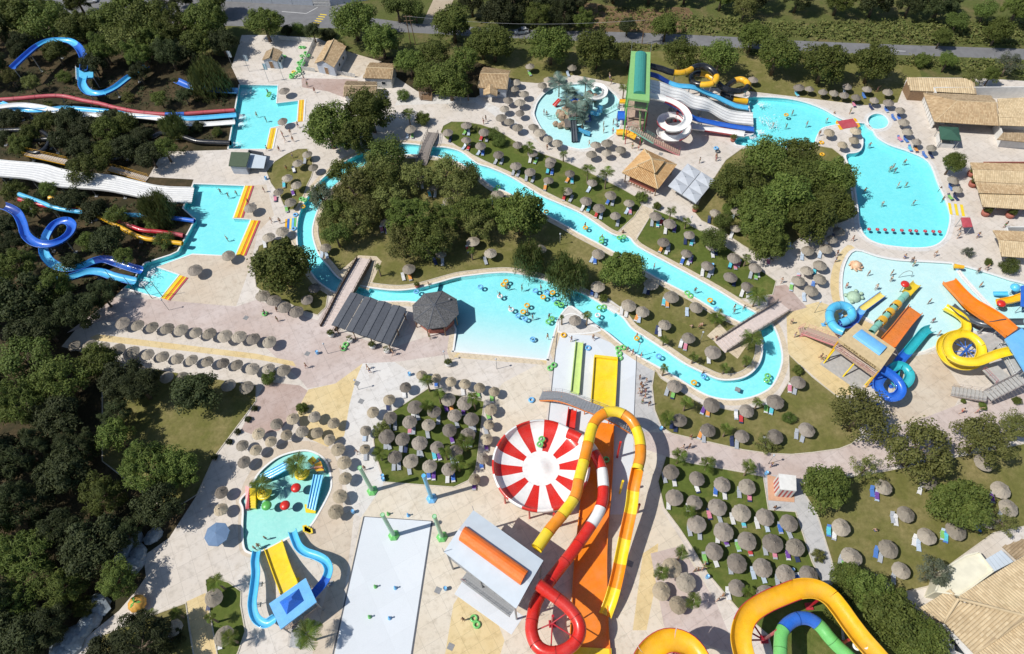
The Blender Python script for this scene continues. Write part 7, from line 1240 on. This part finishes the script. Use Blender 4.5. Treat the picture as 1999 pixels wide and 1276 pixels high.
t = thing('pool_bridge_mat', 'red mat crossing with yellow edge over the pool channel', 'mat', at(G(1653, 240))); roofpatch(t, [G(1634, 236, .12), G(1665, 231, .12), G(1676, 246, .12), G(1645, 251, .12)], .2, Q['rose'], 'mat'); roofpatch(t, [G(1631, 238, .06), G(1634, 233, .06), G(1646, 252, .06), G(1640, 253, .06)], .18, Q['amber'], 'edge'); roofpatch(t, [G(1666, 230, .06), G(1671, 231, .06), G(1680, 246, .06), G(1675, 249, .06)], .18, Q['amber'], 'edge')
g_ = G(1672, 517, .3); t = thing('pool_toy', 'orange octopus toy in the right paddling pool', 'pool toy', at(g_)); q = MB(); q.lathe([(.9, -.2), (1.0, .2), (.8, .7), (.4, 1.0), (.01, 1.1)], 14); m_ = mat('orange_toy', (.70, .45, .28), .5, .15, 2); q.build('body', m_, t, smooth=True)
for k in range(8): a = k*PI/4; q = MB(); q.sweep(catmull([Vector((.8*math.cos(a), .8*math.sin(a), .2)), Vector((1.1*math.cos(a+.2), 1.1*math.sin(a+.2), .2)), Vector((1.3*math.cos(a+.6), 1.3*math.sin(a+.6), 0))], 4), [(.18*math.cos(2*PI*j/6), .18*math.sin(2*PI*j/6)) for j in range(7)]); q.build('arm', m_, t, smooth=True)
g_ = G(1668, 577, .3); t = thing('pool_toy', 'pale green turtle toy in the right paddling pool', 'pool toy', at(g_), R(20)); m_ = mat('pale_green_toy', (.36, .50, .36), .6, .2, 2.5); q = MB(); q.lathe([(1.35, -.1), (1.2, .3), (.8, .65), (.3, .82), (.01, .84)], 14); q.build('shell', m_, t, smooth=True)
for k, (x, y) in enumerate(((1.2, .9), (1.2, -.9), (-1.2, .9), (-1.2, -.9), (1.7, 0))): q = MB(); q.lathe([(.01, -.2), (.35, -.1), (.4, .1), (.2, .3), (.01, .34)], 8, (x, y, .1)); q.build('head' if k == 4 else 'flipper', m_, t, smooth=True)
t = thing('water_arch', 'thin grey water arch in the right paddling pool', 'water arch', at(G(1766, 541))); a, b = G(1754, 541, -.2), G(1779, 540, -.2); q = MB(); pth = [a.lerp(b, i/12)+Vector((0, 0, 1.9*math.sin(PI*i/12)**.4 if 0 < i < 12 else 0)) for i in range(13)]; q.sweep(pth, [(.06, 0), (0, .06), (-.06, 0), (0, -.06), (.06, 0)], ref=Vector((0, 1, .2))); q.build('pipe', M['steel'], t, True)
g_ = G(1871, 522, .6); t = thing('spray_cannon', 'yellow spray cannon at the paddling pool divider', 'spray cannon', at(g_), R(-20)); q = MB(); q.rod((0, 0, 0), (0, 0, .7), .3, .2, 8); q.build('base', Q['sky'], t); q = MB(); q.rod((-.9, 0, .8), (.8, 0, 1.0), .5, .35, 12); q.build('barrel', Q['amber'], t)
# pots
POT = [(590, 62), (735, 105), (910, 152), (1020, 185), (1500, 290)]
_q = MB(); _q.lathe([(.28, 0), (.42, .1), (.5, .45), (.46, .62), (.38, .6), (.01, .5)], 14); POTM = _q.mesh('pot', M['wall'], True); _q = MB(); _q.lathe([(.28, 0), (.42, .1), (.5, .45), (.46, .62), (.38, .6), (.01, .5)], 14); POTR = _q.mesh('pot', M['brick'], True)
def potted(px, py, r, k, label, m=None, s=1.0):
    g_ = G(px, py, 0); t = thing('potted_plant', label, 'potted plant', at(g_), 0, 'potted plants'); p_ = obj('pot', m or POTM, t); p_.scale = (s,)*3; me, tm = KINDS[k][0]; c_ = obj('crown', me, t, (0, 0, .6*s+r*.7)); c_.scale = (r, r, r); return t
for i, (x, y) in enumerate(POT): potted(500+x/3.988, 640+y/3.988, .75, 'thin' if i % 2 else 'green2', f'plant in a white pot along the slate pavilion, {nth(i, 5)}', None, 1.2)
for i, (x, y) in enumerate(((1680, 395), (1870, 410), (1570, 90), (1580, 170))): potted(1500+x/3.988, 320+y/3.988, 1.1, 'green', f'bushy plant in a brown pot by the right restaurant, {nth(sorted((1680, 1870, 1570, 1580)).index(x), 4)}', POTR, 1.8)
potted(1430, 275, .8, 'olive', 'potted plant at the pool end of the white slide', POTR, 1.2); potted(1356, 412, .8, 'olive', 'potted plant at the end of the white canopies', POTR, 1.2); potted(815, 560, .6, 'green2', 'potted plant beside the octagonal bar', POTR, 1.0)
for i, (x, y) in enumerate(((497, 797), (484, 818), (464, 842), (447, 862), (419, 892))): tree(x, y, 7, 'dark', f'small clipped shrub along the left lawn edge, {nth(4-i, 5)}', 'lawn edge shrubs')
# cars
def car(px, py, rz, c, label):
    g_ = G(px, py, 0); t = thing('parked_car', label, 'car', at(g_), rz, 'cars on the road'); m_ = mat('car_paint_'+str(c), c, .25, .03, 1, coat=.6)
    def loft(secs, name, m, par):
        q = MB(); n = len(secs[0]); q.v = [Vector(v) for s_ in secs for v in s_]
        for i in range(len(secs)-1):
            for j in range(n): q.f.append((i*n+j, i*n+(j+1) % n, (i+1)*n+(j+1) % n, (i+1)*n+j)); q.m.append(0)
        q.f += [tuple(range(n-1, -1, -1)), tuple(range((len(secs)-1)*n, len(secs)*n))]; q.m += [0, 0]; return q.build(name, m, par, smooth=False)
    def sec(x, w_, z0, z1): return [(x, -w_, z0), (x, w_, z0), (x, w_*1.03, (z0+z1)/2), (x, w_*.92, z1), (x, -w_*.92, z1), (x, -w_*1.03, (z0+z1)/2)]
    b_ = loft([sec(-2.0, .7, .35, .75), sec(-1.8, .83, .25, .92), sec(-.6, .86, .22, .95), sec(.7, .86, .22, .93), sec(1.6, .82, .25, .82), sec(1.98, .68, .35, .62)], 'body', m_, t)
    loft([sec(-1.75, .74, .9, .95), sec(-1.35, .7, .9, 1.36), sec(.1, .7, .9, 1.4), sec(.95, .72, .9, .96)], 'window', M['glass'], t); loft([sec(-1.3, .62, 1.34, 1.41), sec(-.6, .64, 1.36, 1.46), sec(.05, .6, 1.36, 1.43)], 'roof', m_, t)
    for x in (-1.25, 1.25):
        for y in (-.8, .8): q = MB(); q.rod((x, y-.1, .32), (x, y+.1, .32), .32, n=14); wv = q.build('wheel', M['darkwood'], t); q = MB(); q.rod((x, y-.11, .32), (x, y+.11, .32), .18, n=10); q.build('rim', M['steel'], wv)
    for y in (-.55, .55): q = MB(); q.box((1.93, y, .6), (.12, .28, .14)); q.build('headlight', M['canvas'], t); q = MB(); q.box((-1.95, y, .7), (.1, .22, .16)); q.build('tail_light', Q['crimson'], t)
car(1018, 64, R(-172), (.5, .52, .54), 'silver hatchback driving on the road above the trees'); car(178, 4, R(5), (.65, .66, .68), 'white car in the top left parking strip'); car(276, 22, R(10), (.6, .62, .64), 'pale car half hidden by the top left trees'); car(905, 205, R(80), (.3, .3, .3), 'x') if False else None
# ------------------------------------------------------------------ people
def skin_body(joints, edges, name):
    me = bpy.data.meshes.new(name); keys = list(joints); ix = {k: i for i, k in enumerate(keys)}; me.from_pydata([joints[k][0] for k in keys], [(ix[a], ix[b]) for a, b in edges], []); o_ = bpy.data.objects.new('tmp', me); col.objects.link(o_)
    o_.modifiers.new('s', 'SKIN'); sv = me.skin_vertices[0].data
    for i, k in enumerate(keys): r = joints[k][1]; sv[i].radius = r if isinstance(r, tuple) else (r, r); sv[i].use_root = (k == 'pelvis')
    ss = o_.modifiers.new('u', 'SUBSURF'); ss.levels = 1; ss.render_levels = 1; dg = bpy.context.evaluated_depsgraph_get(); out = bpy.data.meshes.new_from_object(o_.evaluated_get(dg)); bpy.data.objects.remove(o_); out.polygons.foreach_set('use_smooth', [True]*len(out.polygons)); return out
def pose(armL, armR, legL, legR, lean=0.0, base=.92):
    H = Vector((0, 0, base)); up = Vector((lean, 0, 1)).normalized(); J = {'pelvis': (H, (.15, .11)), 'waist': (H+up*.17, (.125, .095)), 'chest': (H+up*.38, (.16, .11)), 'neck': (H+up*.54, .055), 'head0': (H+up*.63, (.085, .1)), 'head1': (H+up*.76, (.07, .085))}; E = [('pelvis', 'waist'), ('waist', 'chest'), ('chest', 'neck'), ('neck', 'head0'), ('head0', 'head1')]
    for s_, arm, leg, n in ((1, armL, legL, 'l'), (-1, armR, legR, 'r')):
        sh = H+up*.48+Vector((0, .19*s_, 0)); el = sh+Vector(arm[0])*.28; wr = el+Vector(arm[1])*.25; J['sh'+n] = (sh, .055); J['el'+n] = (el, .04); J['wr'+n] = (wr, .03); E += [('chest', 'sh'+n), ('sh'+n, 'el'+n), ('el'+n, 'wr'+n)]
        pm = wr+Vector(arm[1])*.06; J['pm'+n] = (pm, (.036, .018)); E.append(('wr'+n, 'pm'+n))
        for f in range(4): tip = pm+Vector(arm[1])*(.075+.012*(f in (1, 2)))+Vector((.018*(f-1.5), 0, 0)); J[f'f{f}'+n] = (tip, .009); E.append(('pm'+n, f'f{f}'+n))
        J['th'+n] = (wr+Vector(arm[1])*.06+Vector((.055, 0, 0)), .010); E.append(('wr'+n, 'th'+n))
        hp = H+Vector((0, .095*s_, -.04)); kn = hp+Vector(leg[0])*.42; an = kn+Vector(leg[1])*.42; J['hp'+n] = (hp, .088); J['kn'+n] = (kn, .058); J['an'+n] = (an, .038); J['to'+n] = (an+Vector((.17, .02*s_, -.03)), (.035, .025)); E += [('pelvis', 'hp'+n), ('hp'+n, 'kn'+n), ('kn'+n, 'an'+n), ('an'+n, 'to'+n)]
    return J, E, H, up
def V(*a): return Vector(a).normalized()
POSES = {'stand': pose((V(0, .25, -1), V(.25, .1, -1)), (V(0, -.25, -1), V(.3, -.1, -1)), (V(.05, .08, -1), V(-.05, 0, -1)), (V(-.02, -.08, -1), V(-.05, 0, -1))), 'walk': pose((V(-.5, .2, -1), V(0, .1, -1)), (V(.5, -.2, -1), V(.8, 0, -.8)), (V(.45, .03, -1), V(0, 0, -1)), (V(-.3, -.03, -1), V(-.6, 0, -1)), .06, .9), 'reach': pose((V(.3, .6, .6), V(.6, .1, .7)), (V(.2, -.3, -1), V(.5, 0, -.6)), (V(.15, .12, -1), V(-.1, 0, -1)), (V(-.1, -.12, -1), V(-.1, 0, -1))), 'sit': pose((V(-.4, .3, -1), V(-.2, .1, -1)), (V(.3, -.25, -1), V(.7, .1, -.5)), (V(1, .15, .05), V(.25, 0, -1)), (V(1, -.15, .05), V(.3, 0, -1)), -.12, .5)}
SK = [mat('tanned_skin', (.42, .24, .15), .55, .06, 4), mat('pale_skin', (.55, .36, .26), .55, .06, 4), mat('brown_skin', (.28, .15, .09), .55, .06, 4)]; HA = [mat('dark_hair', (.02, .015, .012), .6, .2, 8), mat('brown_hair', (.09, .05, .025), .6, .2, 8), mat('fair_hair', (.32, .22, .1), .6, .2, 8)]
SWC = {'black': (.015, .015, .018), 'red': (.5, .03, .03), 'blue': (.03, .09, .4), 'white': (.7, .7, .7), 'green': (.05, .3, .1), 'orange': (.7, .25, .03), 'pink': (.6, .2, .3), 'navy': (.02, .03, .09)}
BODY = {}; EYE = mat('eye_dark', (.01, .01, .01), .2, .05, 2)
def person_meshes(k):
    J, E, H, up = POSES[k]; body = skin_body(J, E, 'body'); hc = H+up*.72
    q = MB(); q.lathe([(.098, -.06), (.108, .0), (.095, .07), (.055, .115), (.005, .125)], 12, hc+Vector((-.018, 0, .0))); hair = q.mesh('hair', HA[0], True)
    q = MB(); vs = []
    for rr, zz in ((.168, .1), (.178, .02), (.165, -.09)):
        for a in range(12): vs.append(H+Vector((rr*.82*math.cos(a*PI/6), rr*1.08*math.sin(a*PI/6), zz)))
    q.add(vs, [(j*12+a, (j+1)*12+a, (j+1)*12+(a+1) % 12, j*12+(a+1) % 12) for j in range(2) for a in range(12)]); wear = q.mesh('swimwear', HA[0], True)
    q = MB(); fc = H+up*.69+Vector((.088, 0, 0))
    for s_ in (-1, 1): q.box(fc+Vector((0, .03*s_, .02)), (.02, .022, .014))
    eyes = q.mesh('eyes', EYE); q = MB(); q.box(fc+Vector((.012, 0, -.012)), (.03, .02, .035), taper=.6); nose = q.mesh('nose', SK[0]); q = MB(); q.box(fc+Vector((.0, 0, -.05)), (.02, .04, .01)); mouth = q.mesh('mouth', Q['crimson']); return body, hair, wear, eyes, nose, mouth
for k in POSES: BODY[k] = person_meshes(k)
VAR = {}
def vmesh(me, m):
    key = (me.name, m.name)
    if key not in VAR: c_ = me.copy(); c_.materials.clear(); c_.materials.append(m); VAR[key] = c_
    return VAR[key]
NP = [0]
def person(px, py, k, wear, label, z=0.0, rz=None, group=None):
    NP[0] += 1; random.seed(NP[0]*17); g_ = G(px, py, z); t = thing('person', label, 'person', (g_.x, g_.y, z), rz if rz is not None else random.uniform(0, 6.28), group); b_, h_, w_, ey, no, mo = BODY[k]; sm = random.choice(SK); s_ = random.uniform(.94, 1.08)
    body = obj('body', vmesh(b_, sm), t); obj('hair', vmesh(h_, random.choice(HA)), t); obj('swimwear', vmesh(w_, mat('swimwear_'+wear, SWC[wear], .7, .05, 4)), t); obj('eyes', ey, t); obj('nose', vmesh(no, sm), t); obj('mouth', mo, t); t.scale = (s_,)*3; return t
def people(what, place, its, k=None, z=0.0):
    its = sorted(its); ws = list(SWC)
    for i, it in enumerate(its):
        NP[0] += 0; w_ = ws[(NP[0]*5+3) % len(ws)]; kk = k or ('walk', 'stand', 'walk', 'reach')[NP[0] % 4]
        act = {'walk': 'walking', 'stand': 'standing', 'reach': 'waving', 'sit': 'sitting'}[kk] if what == '' else what
        person(it[0], it[1], kk, w_, f'person in {w_} swimwear {act} {place}, {nth(i, len(its))}'.rstrip(', '), z, None, 'people '+place)
people('', 'in the queue right of the run-outs', [Z3(990, 400), Z3(1040, 425), Z3(1010, 480), Z3(1000, 530), Z3(1030, 550), Z3(1010, 590), Z3(1065, 605), Z3(1035, 505), Z3(985, 505), Z3(1000, 455)])
people('', 'on the landing pad by the river', [Z3(460, 105), Z3(630, 90), Z3(895, 185), Z3(935, 205), Z3(1000, 230), Z3(275, 85)]); people('', 'on the curving path', [Z3(1385, 860), Z3(1325, 940), Z3(1375, 935), (1510, 994), (1504, 911)]); people('', 'beside the bowl slide lawn', [(1361, 1114), (1369, 1113), (1374, 1103), (1399, 1173), (1409, 1164), (1355, 1116)])
people('', 'on the plaza', [(599, 718), (718, 720), (723, 727), (840, 661), (713, 917), (768, 693), (699, 885), (543, 627), (543, 609), (519, 614), (668, 684)]); people('', 'on the left pool deck', [(517, 375), (531, 434), (548, 436), (561, 333), (486, 398), (572, 308)]); people('', 'by the top left pool', [(615, 181), (601, 169), (594, 156), (583, 249), (553, 267), (568, 262), (558, 277), (573, 276), (522, 294), (546, 295), (525, 126)]); people('', 'on the path to the river bridge', [(949, 237), (944, 242)])
people('', 'by the round splash pool', [(1193, 164), (1190, 156), (1068, 292), (1234, 290), (1246, 293), (1150, 284)]); people('paddling', 'in the round splash pool', [(1197, 243), (1178, 247), (1178, 259), (1062, 224), (1067, 227), (1196, 261)], 'stand', -.35); people('', 'by the spiral slide', [(1397, 309), (1397, 314), (1365, 318)]); people('', 'around the swimming pool', [(1663, 470), (1823, 500), (1959, 444), (1906, 464), (1524, 552), (1630, 511), (1632, 499), (1543, 632), (1658, 222), (1711, 179), (1868, 465), (1870, 452), (1924, 527), (1598, 265)])
people('paddling', 'in the right paddling pool', [(1763, 506), (1781, 519), (1738, 537), (1693, 538), (1650, 562), (1708, 565), (1811, 593), (1737, 549), (1911, 560), (1906, 533), (1818, 630), (1829, 655), (1778, 512)], 'stand', -.2); people('', 'near the right slide towers', [(1600, 700), (1874, 806), (1904, 806), (1550, 658), (1607, 703), (1971, 746)]); people('wading', 'in the small children pool', [(521, 1053), (508, 1068), (501, 1073)], 'stand', -.3)
people('swimming', 'in the swimming pool', [(1735, 335), (1741, 331), (1750, 367), (1766, 366), (1720, 403), (1780, 401), (1836, 395), (1686, 377), (1831, 375), (1763, 322), (1625, 229), (1695, 289), (1573, 248), (1533, 252), (1507, 250), (1745, 338), (1612, 240), (1545, 226)], 'reach', -1.2); people('swimming', 'in the lower left pool', [(433, 379), (448, 387), (464, 382), (446, 471)], 'reach', -1.05); people('swimming', 'in the top left pool', [(503, 229), (521, 238), (525, 185)], 'reach', -1.0)
people('bathing', 'in the wave pool', [(1019, 567), (1040, 624), (990, 565), (838, 560), (976, 580), (1030, 613), (1056, 567), (1100, 577), (1072, 622), (995, 606)], 'reach', -.75); people('floating', 'in the lazy river', [(1142, 444), (1175, 468), (1215, 460), (1356, 571), (1432, 604), (1432, 612), (1450, 606), (1276, 525), (1370, 733), (1242, 661)], 'reach', -.85); people('', 'on the bottom cream paving', [(905, 1211), (1003, 1118)]); people('lying', 'on the far right lawn', [(1706, 1037)], 'sit')
people('seated', 'on the river island edge', [(1350, 640), (1365, 642), (1398, 662), (1370, 636)], 'sit')

# foam where the slides drop into the water
M['foam'] = mat('white_foam', (.75, .79, .8), .9, .05, 3)
for i, (x, y, r, lb) in enumerate(((1480, 204, 1.0, 'the light blue lane'), (1482, 234, 1.8, 'the white wavy lanes'), (1478, 258, 1.0, 'the dark blue lane'), (1463, 268, .8, 'the white spiral'), (470, 181, 1.4, 'the blue chute mouth'), (466, 228, 1.0, 'the light blue top lane'), (466, 242, .9, 'the white top lane'), (455, 281, 1.0, 'the black tube'), (288, 533, 1.2, 'the curly flume'), (272, 552, 1.1, 'the lower light blue chute'), (1498, 245, 1.5, 'a diving swimmer'))):
    random.seed(i+400); g_ = G(x, y, -.11); q = MB()
    for k in range(150): quad_leaf(q, Vector((g_.x+abs(random.gauss(0, r*1.1)), g_.y+random.gauss(0, r*.5), -.105+random.uniform(0, .03))), Vector((random.gauss(0, .15), random.gauss(0, .15), 1)), random.uniform(.04, .15))
    tag(q.build('foam', M['foam']), 'white foam on the water below '+lb, 'foam', kind='stuff')

# lamps and bins
_q = MB(); _q.rod((0, 0, 0), (0, 0, 3.2), .05, .04, 8); LPM = _q.mesh('post', M['rail'], True); _q = MB(); _q.lathe([(.01, 3.55), (.14, 3.5), (.19, 3.36), (.14, 3.22), (.05, 3.18)], 12); LGM = _q.mesh('globe', M['canvas'], True); _q = MB(); _q.lathe([(.001, .02), (.26, 0), (.28, .1), (.3, .8), (.27, .84), (.22, .8), (.001, .7)], 12); BNM = _q.mesh('drum', Q['sky'], True); _q = MB(); _q.torus((0, 0, .84), .28, .03, 12, 6); BRM = _q.mesh('rim', M['rail'], True)
LS = [(1093, 478), (1366, 668), (900, 205), (1345, 445), (700, 760), (640, 690), (1590, 610), (1500, 905), (970, 720), (330, 605), (870, 705), (1245, 690)]
for i, (x, y) in enumerate(sorted(LS)): g_ = G(x, y); t = thing('lamp_post', f'slim lamp post with pale globe, {nth(i, 12)} of those in the park', 'lamp post', at(g_), 0, 'lamp posts'); obj('post', LPM, t); obj('globe', LGM, t)
BS = [(1545, 1114), (749, 937), (748, 931), (530, 740), (800, 732), (1290, 838), (620, 690), (870, 1150), (1390, 520), (690, 1000), (1640, 620), (1495, 925), (520, 350), (1380, 1127), (1540, 480)]
for i, (x, y) in enumerate(sorted(BS)): g_ = G(x, y); t = thing('litter_bin', f'small blue litter bin on the paving, {nth(i, 15)} in the park', 'litter bin', at(g_), 0, 'litter bins'); obj('drum', BNM, t); obj('rim', BRM, t)
# drain covers let into the paving
M['drain'] = mat('steel_drain_cover', (.22, .22, .22), .7, .2, 6)
for i, (x, y) in enumerate(sorted([(705, 783), (697, 748), (855, 1152), (880, 1262), (1080, 1035), (1230, 1100), (640, 900), (480, 620), (600, 690), (1440, 760), (1290, 300), (900, 215)])):
    g_ = G(x, y); t = thing('drain_cover', f'grey drain cover in the paving, {nth(i, 12)}', 'drain cover', at(g_), R(-27), 'drain covers'); q = MB(); q.box((0, 0, .012), (.9, .9, .02)); q.build('frame', M['drain'], t)
    for k in range(6): q = MB(); q.box((-.35+.14*k, 0, .028), (.06, .76, .02)); q.build('bar', M['rail'], t)

# drain channels along the long edges of the splash pad and the landing pad
_sp = [z for k, z in sorted(ZOBJ.items()) if ZONES[k][0] == 'splash_pad'][0]; _ld = [z for k, z in sorted(ZOBJ.items()) if ZONES[k][0] == 'slide_pad'][0]
for host, a, b, wd in ((_sp, (710.6, 1008), (600, 1500), .22), (_sp, (843.5, 1017), (770, 1500), .3), (_sp, (710.6, 1008), (843.5, 1017), .1), (_ld, (1088, 650), (1070, 825), .16), (_ld, (1243, 690), (1238, 812), .12)):
    q = MB(); q.bar(G(*a, .004), G(*b, .004), wd, .02); q.build('drain_channel', M['slate'], host)
